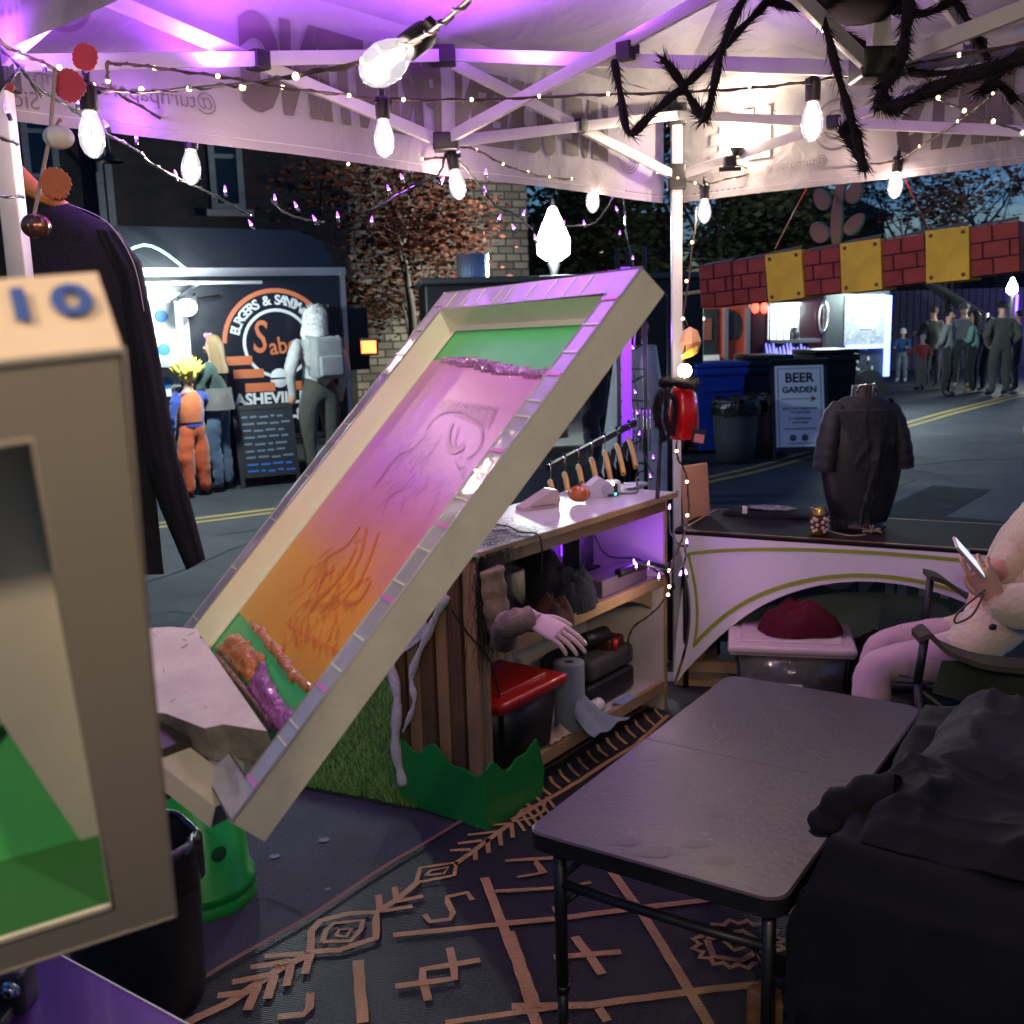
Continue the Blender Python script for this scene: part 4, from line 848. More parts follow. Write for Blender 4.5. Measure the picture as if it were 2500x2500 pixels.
def bulb(p, axis, par, power=BULBW, s=1.0, col=(1, .71, .57)):
    axis = V(axis).normalized(); X = axis.orthogonal().normalized(); Y = axis.cross(X); M = axes(p, X, Y, axis) @ Matrix.Scale(s, 4)
    q = MB(); q.lathe([(.001, .012), (.016, .01), (.02, 0), (.0195, -.045), (.017, -.05), (.001, -.05)], m_black, 16, M); q.tube([(.0, 0, .01), (0, 0, .03)], .008, m_black, 8, M=M); q.box((0, 0, -.002), (.058, .016, .016), m_black, M, .003)
    q.tube([(-.006, 0, .026), (-.007, 0, .042), (.007, 0, .042), (.006, 0, .026)], .0025, m_black, 6, M=M); so_ = q.build('socket', par)
    q = MB(); q.lathe([(.015, -.046), (.0165, -.056), (.025, -.08), (.0285, -.1), (.0265, -.12), (.019, -.137), (.009, -.146), (.001, -.149)], bulbglass, 22, M); q.build('bulb', so_)
    q = MB()
    for k in range(4):
        a = k*1.571; q.tube([(.006*math.cos(a), .006*math.sin(a), -.062), (.009*math.cos(a+.5), .009*math.sin(a+.5), -.118)], .0022, filam, 6, M=M)
    q.tube([(0, 0, -.05), (0, 0, -.075)], .004, m_paper, 6, M=M); q.build('filament', so_)
    lamp('bulb_light', M @ V((0, 0, -.1)), power, col, .028, parent=par)
def leds(par, pts, m, core=None, r=.006, tip=.0):
    for p in pts:
        q = MB()
        if core: 
            dz = V((random.uniform(-.5, .5), 0, 1)).normalized(); q.tube([p, p+dz*.012, p+dz*.022], [.0045, .0042, .001], m, 8); q.ball(p+dz*.004, .0048, core, 8); q.tube([p-dz*.014, p], .005, pcord, 7)
        else: q.ball(p, r, m, 8)
        q.build('led', par)
def string(name, label, cat, cords, ledpts, m, cord, core=None, r=.006, th=.0032, grp=None):
    o = ptd(*cords[0][0]); t = thing(name, label, cat, o, grp); q = MB()
    for P in cords:
        B_ = bez(path(P), 8)
        q.tube(B_, th, cord, 6)
        q.tube([p+V((math.cos(i*1.3), 0, math.sin(i*1.3)))*th*1.5 for i, p in enumerate(B_)], th*.6, cord, 5)
    q.build('cord', t)
    leds(t, [ptd(*p) for p in ledpts], m, core, r); return t
S = 'warm string lights with clear bulbs'
t = string('festoon_string', 'near warm light string with the largest bulb, crossing the top left', 'string lights',
 [[(-40, 60, 2.0), (20, 115, 2.1), (110, 155, 2.25), (205, 205, 2.3), (330, 225, 2.2), (460, 215, 2.0), (590, 205, 1.8), (700, 188, 1.65), (885, 150, 1.5), (1020, 95, 1.42), (1080, 55, 1.35), (1150, -5, 1.25), (1250, -90, 1.1)]],
 [(55, 137, 2.2), (145, 165, 2.28), (228, 208, 2.3), (345, 218, 2.2), (462, 216, 2.0), (592, 213, 1.8), (722, 186, 1.62), (888, 148, 1.5)], warm, cordm, r=.006, grp=S)
t['label'] = 'near warm light string with the largest bulb, crossing the top left'
bulb(ptd(1035, 85, 1.5), V((.5, .68, .52)), t, 2.4, 1.0); bulb(ptd(213, 215, 2.3), (0, 0, 1), t, 3.2)
t = string('festoon_string', 'warm light string crossing the middle of the canopy beneath the long truss bar', 'string lights',
 [[(265, 155, 2.5), (330, 158, 2.5), (430, 172, 2.5), (560, 190, 2.6), (700, 215, 2.7), (850, 232, 2.8), (932, 242, 2.8), (1150, 243, 2.9), (1315, 237, 3.0), (1485, 230, 2.95), (1650, 226, 2.9), (1830, 215, 2.8), (1985, 198, 2.7), (2160, 170, 2.6), (2340, 135, 2.5), (2560, 95, 2.4)]],
 [(377, 166, 2.5), (532, 186, 2.55), (690, 213, 2.7), (852, 233, 2.8), (985, 243, 2.82), (1151, 243, 2.9), (1316, 235, 3.0), (1485, 229, 2.95), (1660, 226, 2.9), (1831, 213, 2.8), (2160, 170, 2.6), (2342, 134, 2.5)], warm, cordm, grp=S)
bulb(ptd(933, 245, 2.8), (0, 0, 1), t, BULBW); bulb(ptd(1985, 200, 2.7), (0, 0, 1), t, BULBW)
t = string('festoon_string', 'warm light string sagging along the printed valance on the left side', 'string lights',
 [[(262, 150, 2.4), (265, 195, 2.45), (290, 228, 2.5), (400, 292, 2.8), (462, 330, 3.0), (510, 337, 3.05), (630, 362, 3.2), (745, 376, 3.3), (850, 398, 3.4), (940, 394, 3.45), (1030, 388, 3.5), (1098, 383, 3.5)]],
 [(263, 198, 2.45), (400, 288, 2.8), (505, 336, 3.05), (628, 360, 3.2), (744, 374, 3.3), (850, 400, 3.4), (942, 393, 3.45), (1030, 388, 3.5)], warm, cordm, grp=S)
bulb(ptd(466, 322, 3.0), (.08, 0, 1), t, BULBW); bulb(ptd(1103, 378, 3.5), (-.15, 0, 1), t, BULBW)
t = string('festoon_string', 'warm light string with a single bulb running from the valance middle to the corner post', 'string lights',
 [[(1110, 355, 3.5), (1165, 367, 3.55), (1228, 400, 3.7), (1290, 421, 3.85), (1340, 432, 4.0), (1395, 437, 4.1), (1445, 432, 4.25), (1475, 408, 4.3), (1510, 385, 4.4), (1560, 397, 4.45), (1610, 422, 4.5), (1655, 437, 4.5), (1700, 447, 4.45), (1716, 455, 4.4)]],
 [(1163, 366, 3.55), (1228, 400, 3.7), (1289, 420, 3.85), (1340, 432, 4.0), (1395, 436, 4.1), (1472, 410, 4.3), (1508, 377, 4.4), (1565, 403, 4.45), (1605, 421, 4.5), (1655, 435, 4.5), (1697, 447, 4.45)], warm, cordm, r=.0055, grp=S)
bulb(ptd(1446, 428, 4.25), (0, 0, 1), t, BULBW); bulb(ptd(1720, 456, 4.35), (0, 0, 1), t, BULBW)
t = string('festoon_string', 'warm light string sagging along the right hand valance', 'string lights',
 [[(1770, 398, 4.4), (1800, 402, 4.4), (1838, 412, 4.4), (1910, 412, 4.35), (1965, 409, 4.3), (2030, 409, 4.2), (2110, 402, 4.1), (2185, 392, 4.0), (2245, 358, 3.9), (2340, 297, 3.7), (2420, 235, 3.5)], [(1718, 450, 4.4), (1740, 446, 4.4), (1845, 420, 4.4), (1980, 385, 4.3), (2055, 362, 4.2), (2120, 325, 4.2), (2215, 268, 4.1)]],
 [(1837, 410, 4.4), (1908, 412, 4.35), (1965, 409, 4.3), (2028, 409, 4.2), (2245, 357, 3.9), (2338, 296, 3.7), (2424, 228, 3.5), (1793, 439, 4.4), (1845, 420, 4.4), (1979, 386, 4.3), (2056, 360, 4.2), (2213, 268, 4.1)], warm, cordm, r=.0055, grp=S)
bulb(ptd(2193, 388, 4.0), (.08, 0, 1), t, BULBW); bulb(ptd(2118, 330, 4.2), (-.1, 0, 1), t, BULBW)
t = string('fairy_string', 'twisted silver stretch of fairy lights under the furry spider leg', 'string lights', [[(2285, 238, 3.0), (2355, 270, 3.0), (2425, 296, 3.0), (2520, 330, 3.0)]], [(2290, 238, 3.0), (2354, 270, 3.0), (2425, 296, 3.0), (2497, 324, 3.0)], warm, mat('silver_wire', (.5, .5, .5), .2, .8), r=.007, grp=S)
t = string('fairy_string', 'warm fairy lights hanging beside the canopy corner post', 'string lights',
 [[(1700, 505, 4.4), (1697, 560, 4.4), (1690, 600, 4.4), (1682, 680, 4.4), (1668, 780, 4.4), (1672, 850, 4.35), (1664, 960, 4.35), (1652, 1100, 4.35), (1668, 1140, 4.35), (1678, 1175, 4.4), (1680, 1265, 4.4), (1660, 1330, 4.2), (1640, 1380, 4.15), (1634, 1440, 4.15), (1600, 1490, 4.2), (1540, 1540, 4.3), (1535, 1600, 4.35)]],
 [(1690, 592, 4.4), (1676, 686, 4.4), (1667, 778, 4.4), (1668, 870, 4.35), (1652, 1101, 4.35), (1677, 1176, 4.4), (1678, 1258, 4.4), (1633, 1393, 4.15), (1634, 1432, 4.12), (1631, 1452, 4.12)], warm, cordm, r=.0075, grp=S)
lamp('fairy_glow', ptd(1660, 905, 4.2), 1.2, (1, .8, .5), .03, parent=t); lamp('fairy_glow', ptd(1620, 1430, 4.0), .9, (1, .78, .45), .03, parent=t)
q = MB(); q.ball(ptd(1672, 905, 4.4), .03, glow('warm_big', (1, .88, .62), 20), 12); q.build('globe', t)
# unseen bulbs added behind the camera, carrying the string on to light the front
t = string('festoon_string', 'warm light string with three clear bulbs over the camera side of the pitch', 'string lights', [[(1250, -90, 1.1), (1400, -300, .9), (1700, -900, .7)]], [], warm, cordm, grp=S)
q = MB(); q.tube(bez([V((-.9, .2, 2.35)), V((-.2, -.35, 2.3)), V((.6, -.3, 2.32)), V((1.2, .4, 2.4))]), .0032, cordm, 6); q.build('cord', t)
for p in (V((-.75, .02, 2.3)), V((-.1, -.38, 2.27)), V((.7, -.24, 2.3))): bulb(p, (0, 0, 1), t, 30, col=(1, .8, .56))
# purple strings
PS = 'purple fairy light strings'
t = string('purple_string', 'purple fairy lights sagging from the left post across the dark brick', 'string lights',
 [[(-10, 235, 2.2), (50, 165, 2.25), (60, 178, 2.3), (110, 225, 2.35), (180, 268, 2.4), (250, 320, 2.6), (340, 370, 2.8), (365, 395, 2.9), (430, 433, 3.0), (480, 455, 3.1), (545, 488, 3.2), (612, 528, 3.3)], [(-5, 110, 2.2), (50, 165, 2.25), (105, 240, 2.3)], [(-10, 330, 2.2), (45, 352, 2.25)], [(-10, 478, 2.2), (60, 480, 2.3)]],
 [(108, 165, 2.3), (20, 278, 2.25), (190, 255, 2.4), (263, 312, 2.6), (333, 340, 2.8), (430, 433, 3.0), (482, 428, 3.1), (550, 470, 3.2), (615, 552, 3.3)], purl, pcord, purc, grp=PS)
t = string('purple_string', 'small run of purple fairy lights in front of the rounded truck roof', 'string lights', [[(660, 485, 3.4), (690, 515, 3.4), (735, 533, 3.4), (790, 542, 3.4)]], [(672, 490, 3.4), (725, 507, 3.4), (770, 540, 3.4), (825, 533, 3.4)], purl, pcord, purc, grp=PS)
t = string('purple_string', 'purple fairy lights hanging in front of the russet tree, left branch', 'string lights', [[(1085, 385, 3.5), (1072, 425, 3.5), (1020, 450, 3.55), (985, 470, 3.6), (900, 515, 3.6)]], [(1005, 415, 3.55), (983, 438, 3.6), (950, 466, 3.6), (907, 543, 3.6), (1078, 443, 3.5)], purl, pcord, purc, grp=PS)
t = string('purple_string', 'purple fairy lights hanging in front of the russet tree, right branch', 'string lights', [[(1112, 385, 3.5), (1150, 425, 3.55), (1185, 470, 3.6), (1215, 505, 3.65), (1260, 525, 3.7), (1300, 560, 3.7)]], [(1186, 427, 3.6), (1184, 470, 3.6), (1217, 537, 3.65), (1256, 560, 3.7), (1277, 527, 3.7), (1308, 586, 3.7), (1120, 374, 3.5)], purl, pcord, purc, grp=PS)
t = string('purple_string', 'purple fairy lights trailing down to the black wire rack', 'string lights', [[(1532, 395, 4.6), (1520, 450, 4.6), (1495, 485, 4.6), (1465, 530, 4.6), (1440, 548, 4.6), (1375, 552, 4.6)], [(1520, 450, 4.6), (1525, 520, 4.6), (1530, 580, 5.3), (1545, 640, 5.3), (1552, 760, 5.3), (1548, 900, 5.3), (1560, 1010, 5.3), (1570, 1100, 5.3), (1595, 1160, 5.3)]],
 [(1445, 510, 4.6), (1427, 549, 4.6), (1375, 550, 4.6), (1507, 515, 4.6), (1513, 573, 5.3), (1530, 410, 4.6), (1518, 452, 4.6), (1545, 634, 5.3), (1546, 852, 5.3), (1552, 960, 5.3), (1556, 1011, 5.3), (1560, 1062, 5.3), (1595, 1120, 5.3), (1588, 1166, 5.3)], purl, pcord, purc, grp=PS)
for p, w in [((930, 405, 3.75), 3.0), ((1480, 440, 4.6), 2.4), ((520, 150, 2.75), 4.5), ((60, 150, 2.25), 3.1), ((1250, 170, 3.1), 5.0), ((1080, 90, 2.75), 4.0), ((1500, 60, 2.9), 3.2), ((1900, 160, 3.4), 3.1), ((1560, 820, 5.25), 1.2), ((300, 300, 2.75), 2.8), ((760, 60, 2.6), 3.6)]:
    lo_ = lamp('purple_glow', ptd(*p), w*(5 if w > 3 else 1.3), (.42, .08, 1), .05, 'SPOT' if w > 3 else 'POINT', parent=t)
    if w > 3: lo_.data.spot_size = rad(165); lo_.data.spot_blend = .6; lo_.rotation_euler = (rad(180), 0, 0)  # added upward spots without a fixture, tinting the canopy purple
t = string('purple_string', 'purple fairy lights bunched on the counter shelf corner', 'string lights', [[(1633, 1245, 4.25), (1638, 1300, 4.2), (1660, 1330, 4.2), (1672, 1335, 4.2), (1672, 1370, 4.15), (1650, 1395, 4.15), (1600, 1385, 4.1), (1560, 1375, 4.1), (1545, 1365, 4.15)]], [(1634, 1243, 4.25), (1677, 1327, 4.15), (1676, 1402, 4.15), (1660, 1405, 4.15), (1582, 1382, 4.1), (1550, 1377, 4.1), (1608, 1412, 4.08), (1553, 1386, 4.1)], glow('pinkish_led', (.7, .3, 1), 3), pcord, purc, grp=PS)
lamp('shelf_purple', ptd(1600, 1395, 4.12), .22, (.45, .06, 1), .02, parent=t); lamp('shelf_purple', ptd(1560, 1330, 4.3), .6, (.3, .04, 1), .02, parent=t)
# clip lamp shining on the right valance
cl = ptd(1782, 395, 4.35); t = thing('clip_lamp', 'small black clip lamp glaring onto the canopy beside the corner post', 'lamp', cl)
q = MB(); q.box((0, 0, 0), (.05, .05, .045), m_black, Matrix.Translation(cl), .01); q.box((0, 0, -.03), (.09, .02, .015), m_black, Matrix.Translation(cl)); q.build('clamp', t)
q = MB(); q.lathe([(.012, 0), (.03, .03), (.028, .035)], m_black, 14, Matrix.Translation(cl+V((.03, 0, .02)))); q.build('shade', t); q = MB(); q.ball(cl+V((.03, -.0, .055)), .018, glow('clip_bulb', (1, .9, .7), 60), 10); q.build('bulb', t)
lamp('clip_light', cl+V((.04, .03, .11)), 9, (1, .85, .62), .03, parent=t)
# red threads that hold the boxes
for (a, b_, lab) in [((2000, 400, 4.4), (1893, 606, 6.6), 'left red thread running up from the boxes to the canopy'), ((2205, 428, 4.1), (2268, 560, 6.1), 'right red thread running up from the boxes to the canopy')]:
    q = MB(); q.tube([ptd(*a), ptd(*b_)], .004, mat('red_thread', (.5, .06, .03)), 5); tag(q.build('thread'), lab, 'thread', 'red threads holding the painted boxes')
# ---------------------------------------------------------------- hairy spider hanging from the frame
fur = mat('black_fur', (.012, .009, .012), .9, spec=.2)
body = ptd(2110, -60, 2.45); SP = thing('giant_spider', 'giant hairy black toy spider sprawled over the truss bars at top right', 'decoration', body)
def furry(P, r, den, name, par, L=.035, k=6):
    B_ = bez(P, k); q = MB(); q.tube(B_, [r*.62*(.9+.2*math.sin(i*.9)) for i in range(len(B_))], fur, 8)
    rnd = random.Random(len(B_)); ln = sum((B_[i+1]-B_[i]).length for i in range(len(B_)-1))
    for _ in range(int(den*ln)):
        i = rnd.randrange(len(B_)-1); a = B_[i].lerp(B_[i+1], rnd.random()); d = (B_[i+1]-B_[i]).normalized(); o = V((rnd.gauss(0, 1), rnd.gauss(0, 1), rnd.gauss(0, 1))); o = (o-d*o.dot(d)).normalized()
        b_ = a+o*r*.5; tip = b_+(o*.55+d*.75).normalized()*L*rnd.uniform(.5, 1.2); s = d.cross(o)*.0016; q.add([b_-s, b_+s, tip], [(0, 1, 2)], fur)
    return q.build(name, par)
legs = [[(1870, -40, 2.3), (1815, 0, 2.3), (1764, 115, 2.3), (1742, 215, 2.3), (1720, 290, 2.35), (1700, 265, 2.4), (1655, 190, 2.4), (1618, 142, 2.4)],
        [(1500, 150, 2.5), (1515, 230, 2.45), (1536, 325, 2.4), (1590, 280, 2.4), (1650, 228, 2.4), (1702, 180, 2.4), (1775, 105, 2.4), (1850, 30, 2.4), (1880, 5, 2.4), (1955, 22, 2.4), (2030, 10, 2.4), (2080, -30, 2.42)],
        [(2060, -60, 2.4), (1995, -5, 2.35), (2020, 80, 2.3), (2045, 180, 2.3), (2075, 280, 2.3), (2095, 350, 2.3), (2110, 410, 2.3), (2085, 360, 2.33), (2062, 330, 2.35), (2063, 308, 2.35), (2085, 318, 2.32)],
        [(2140, -50, 2.4), (2215, -10, 2.3), (2208, 85, 2.25), (2195, 155, 2.2), (2165, 200, 2.2), (2150, 248, 2.15), (2185, 260, 2.1), (2260, 225, 2.05), (2350, 190, 2.0), (2440, 160, 1.95), (2540, 125, 1.9)],
        [(2120, -20, 2.45), (2100, 22, 2.5), (2190, 28, 2.5), (2265, 32, 2.5), (2320, 5, 2.5), (2345, 20, 2.5), (2378, 85, 2.5), (2412, 142, 2.5)],
        [(2030, 70, 2.6), (2085, 95, 2.6), (2140, 135, 2.6), (2185, 165, 2.6), (2260, 180, 2.6), (2400, 170, 2.55)],
        [(2520, 120, 2.2), (2440, 180, 2.2), (2395, 225, 2.2), (2440, 205, 2.2), (2478, 250, 2.2)]]
for i, P in enumerate(legs): furry(path(P), .016 if i != 3 else .022, 900 if i != 3 else 1300, 'leg', SP)
q = MB(); q.ball(body, .13, fur, 16, sq=(1, 1.2, .8)); q.ball(body+V((0, -.18, -.02)), .08, fur, 14); q.build('body', SP)
# ---------------------------------------------------------------- silk screens and press
alf = mat('frame_aluminium', (.36, .34, .29), .45, .0, spec=.5, var=(18, .18), bump=(30, .12)); tape = mat('glossy_clear_tape', (.42, .38, .43), .1, spec=.8, coat=1.0, var=(7, .15), bump=(16, .35)); inner = mat('taped_inner_wall', (.72, .68, .56), .35, coat=.3, var=(9, .12))
def inkmesh(name, stops, axis='X'):
    m = bpy.data.materials.new(name); m.use_nodes = True; n = m.node_tree; b = n.nodes['Principled BSDF']; b.inputs['Roughness'].default_value = .35
    t = n.nodes.new('ShaderNodeTexCoord'); sp = n.nodes.new('ShaderNodeSeparateXYZ'); nz_ = n.nodes.new('ShaderNodeTexNoise'); nz_.inputs['Scale'].default_value = 3.5; nz_.inputs['Detail'].default_value = 4
    n.links.new(t.outputs['UV'], sp.inputs[0]); ad = n.nodes.new('ShaderNodeMath'); ad.operation = 'MULTIPLY_ADD'; ad.inputs[1].default_value = .22; n.links.new(t.outputs['UV'], nz_.inputs[0]); n.links.new(nz_.outputs[0], ad.inputs[0]); n.links.new(sp.outputs[0], ad.inputs[2])
    r = n.nodes.new('ShaderNodeValToRGB'); e = r.color_ramp.elements; 
    while len(e) > 1: e.remove(e[-1])
    for i, (p, c) in enumerate(stops):
        x = e[0] if i == 0 else e.new(p); x.position = p; x.color = (*c, 1)
    n.links.new(ad.outputs[0], r.inputs[0]); n.links.new(r.outputs[0], b.inputs['Base Color']); b.inputs['Emission Strength'].default_value = 0
    z2 = n.nodes.new('ShaderNodeTexNoise'); z2.inputs['Scale'].default_value = 30; u = n.nodes.new('ShaderNodeBump'); u.inputs['Strength'].default_value = .12; u.inputs['Distance'].default_value = .004
    n.links.new(t.outputs['UV'], z2.inputs[0]); n.links.new(z2.outputs[0], u.inputs['Height']); n.links.new(u.outputs[0], b.inputs['Normal']); return m
grnE = mat('green_emulsion', (.08, .5, .14), .4, spec=.4, var=(10, .1))
def frame(t, M, L, Wd, T, bw, facem, sidem, inn, mg=.012, wedge=False):
    """screen frame: x along, y across, z out of the face; face at z=0"""
    q = MB()
    def bar(x0, x1, y0, y1, par_faces):
        pass
    xs = [0, bw, L-bw, L]; ys = [0, bw, Wd-bw, Wd]
    for (x0, x1, y0, y1) in ((0, L, 0, bw), (0, L, Wd-bw, Wd), (0, bw, bw, Wd-bw), (L-bw, L, bw, Wd-bw)): q.add([(x0, y0, 0), (x1, y0, 0), (x1, y1, 0), (x0, y1, 0)], [(0, 1, 2, 3)], facem, M); q.add([(x0, y0, -T), (x1, y0, -T), (x1, y1, -T), (x0, y1, -T)], [(3, 2, 1, 0)], sidem, M)
    o_ = [(0, 0), (L, 0), (L, Wd), (0, Wd)]; i_ = [(bw, bw), (L-bw, bw), (L-bw, Wd-bw), (bw, Wd-bw)]
    def loop(P, m, z0, z1, inset=0):
        for k in range(4):
            a, b_ = P[k], P[(k+1) % 4]; q.add([(*a, z0), (*b_, z0), (*b_, z1), (*a, z1)], [(0, 1, 2, 3)], m, M)
    loop(o_, sidem, 0, -T); loop(i_, inn, 0, -T+.002)
    if wedge: q.add([(bw+.001, bw, -.004), (bw+.001, Wd-bw, -.004), (bw+.001, Wd-bw, -T+.004), (bw+.001, bw, -T+.004)], [(0, 1, 2, 3)], mat('ink_coated_wall', (.02, .13, .03), .4), M)
    # thin bright rolled edges
    for P, r_ in ((o_, .0018), (i_, .0018)): q.tube([(*p, .0) for p in P], r_, facem, 6, M=M, closed=True)
    q.build('frame', t)
    q = MB(); q.add([(bw, bw, -T+.004), (L-bw, bw, -T+.004), (L-bw, Wd-bw, -T+.004), (bw, Wd-bw, -T+.004)], [(0, 1, 2, 3)], mat('bright_green_emulsion', (.14, .75, .22), .4, var=(10, .15)) if wedge else grnE, M); mo_ = q.build('mesh_screen', t); q = MB(); zz = -T+.0055; w_ = mg; a_ = bw; e_ = L-bw; f_ = Wd-bw  # near mesh green brightened in the colour to make up for its shade
    for P in ([(a_, a_), (e_, a_), (e_, a_+w_*(1.9 if wedge else 1)), (a_, a_+w_*(.25 if wedge else 1))], [(a_, f_-w_), (e_, f_-w_), (e_, f_), (a_, f_)], [(a_, a_+w_), (a_+w_*.4, a_+w_), (a_+w_*.4, f_-w_), (a_, f_-w_)], [(e_-w_, a_+w_), (e_, a_+w_), (e_, f_-w_), (e_-w_, f_-w_)])[:1 if wedge else 4]: q.add([(x, y, zz) for x, y in P], [(0, 1, 2, 3)], inn, M)
    q.build('tape_margin', mo_); return mo_
O = V((-.314, 1.057, 1.157)); X = V((.602, .316, .733)).normalized(); Y = V((-.453, .891, -.013)); Y = (Y-X*Y.dot(X)).normalized(); Z = X.cross(Y)
L_, W_, T_, BW = .8, .604, .046, .04
MS = axes(O, X, Y, Z)
scr = thing('printing_screen', 'tilted aluminium printing screen with orange and purple ink in its green mesh', 'screen', O)
mesh = frame(scr, MS, L_, W_, T_, BW, tape, alf, inner)
def pix(px, py, zl):   # local x,y on the plane z=zl of the screen
    P0 = MS @ V((0, 0, zl)); d = ray(px, py); k = (P0-CAM).dot(Z)/d.dot(Z); p = CAM+d*k-P0; return p.dot(X), p.dot(Y)
zm = -T_+.006
imat = inkmesh('blended_ink', [(0, (.62, .3, .015)), (.36, (.8, .3, .03)), (.55, (.68, .2, .3)), (.74, (.6, .15, .7)), (1, (.58, .22, .46))])
q = MB(); NU, NV = 50, 24
yA, yB = BW+.013, W_-BW-.013
def edge_lo(v): return pix(600, 1530, zm)[0]*v+pix(760, 1690, zm)[0]*(1-v)
xl0 = pix(755, 1690, zm)[0]; xl1 = pix(613, 1525, zm)[0]; xh0 = pix(1330, 915, zm)[0]; xh1 = pix(1085, 880, zm)[0]
xl0 = max(xl0, .15); 
def inkf(u, v):
    y = yA+(yB-yA)*v; a = xl0+(xl1-xl0)*v+.004*nn((v*9, 0, 1)); b_ = xh0+(xh1-xh0)*v+.006*nn((v*9, 3, 1)); return V((a+(b_-a)*u, y, zm))
q.grid(inkf, NU, NV, imat, MS, smooth=False); inko = q.build('ink_film', mesh)
uv = inko.data.uv_layers.new(name='UVMap')
for lp_ in inko.data.loops:
    vi = lp_.vertex_index; uv.data[lp_.index].uv = ((vi % (NU+1))/NU, (vi//(NU+1))/NV)
# thick ink ridges
oi = mat('thick_orange_ink', (.62, .2, .03), .22, coat=.6, var=(40, .3), bump=(70, .9)); pi_ = mat('thick_purple_ink', (.42, .12, .4), .2, coat=.7, var=(40, .3), bump=(80, .9)); oi2 = mat('orange_ink_trace', (.72, .2, .04), .35); pi2 = mat('purple_ink_trace', (.36, .09, .34), .35)
def ridge(P, r, m, par, name='ink_ridge', k=10, flat=.45):
    B_ = [V((*pix(x, y, zm), zm+.002)) for x, y in P]; B_ = bez(B_, k); N = len(B_); q = MB()
    rr = [r*(.75+.5*abs(nn((i*.35, r*99, 0)))+.35*nn((i*.9, 1, 7))) for i in range(N)]; q.tube(B_, rr, m, 10); q.v = [V((v.x, v.y, zm+.001+(v.z-zm)*flat)) for v in q.v]; xf(q, MS); q.build(name, par)
def inkpoly(P, m, h, par, name, cell=.0042, jit=4):
    bx = [pix(x, y, zm) for x, y in P]; x0, x1 = min(b[0] for b in bx)-.01, max(b[0] for b in bx)+.01; y0, y1 = min(b[1] for b in bx)-.01, max(b[1] for b in bx)+.01
    x0 = max(x0, BW+.001); x1 = min(x1, L_-BW-.001); y0 = max(y0, BW+.001); y1 = min(y1, W_-BW-.001); nx, ny = int((x1-x0)/cell), int((y1-y0)/cell); ins = {}
    for i in range(nx):
        for j in range(ny):
            a, b_ = proj(MS @ V((x0+(i+.5)*cell, y0+(j+.5)*cell, zm))); k = nn((i*.35, j*.35, h*900))*jit+nn((i*.9, j*.9, 3))*jit*.5; ins[i, j] = inpoly(a+k*1.6, b_+k*1.3, P)
    vid = {}; vs = []; fs = []
    def vert(i, j):
        if (i, j) not in vid:
            edge = not all(ins.get((i+a, j+b_), False) for a in (-1, 0) for b_ in (-1, 0)); dk_ = all(ins.get((i+a, j+b_), False) for a in (-2, -1, 0, 1) for b_ in (-2, -1, 0, 1))
            z = zm+.0006 if edge else zm+h*(.45 if not dk_ else .75+.8*nn((i*.28, j*.12, 5))+.4*nn((i*.6, j*.5, 9))); vid[i, j] = len(vs); vs.append((x0+i*cell, y0+j*cell, max(zm+.0006, z)))
        return vid[i, j]
    for (i, j), k in ins.items():
        if k: fs.append((vert(i, j), vert(i+1, j), vert(i+1, j+1), vert(i, j+1)))
    q = MB(); q.add(vs, fs, m, MS, True); q.build(name, par)
ci = lambda P: [(380+x/2.972, 1450+y/2.972) for x, y in P]
ch_ = lambda P: [(1000+x/2.927, 620+y/2.927) for x, y in P]
inkpoly(ch_([(225, 745), (400, 738), (560, 762), (700, 788), (850, 820), (1000, 815), (985, 885), (820, 885), (640, 865), (400, 815), (300, 795), (230, 775)]), pi_, .012, mesh, 'ink_ridge')
inkpoly(ci([(680, 190), (730, 210), (780, 240), (850, 320), (920, 400), (1000, 520), (1150, 680), (1125, 725), (1040, 680), (960, 610), (905, 530), (865, 450), (800, 390), (740, 300), (690, 240)]), oi, .011, mesh, 'ink_ridge')
inkpoly(ci([(530, 300), (590, 285), (640, 315), (690, 350), (700, 400), (790, 440), (800, 480), (740, 500), (730, 560), (690, 640), (600, 580), (520, 500), (450, 430), (440, 370), (500, 370)]), oi, .008, mesh, 'ink_pool')
inkpoly(ci([(730, 560), (800, 480), (815, 570), (880, 700), (940, 800), (1010, 870), (930, 1000), (880, 1000), (800, 900), (720, 800), (660, 720), (690, 640)]), pi_, .007, mesh, 'ink_pool')
inkpoly(ci([(455, 440), (520, 500), (600, 590), (690, 700), (760, 800), (850, 920), (900, 1010), (870, 1020), (780, 920), (700, 800), (600, 660), (520, 560), (440, 460)]), mat('pale_orange_ink', (.6, .3, .2), .3, coat=.4, bump=(50, .5)), .009, mesh, 'ink_ridge')
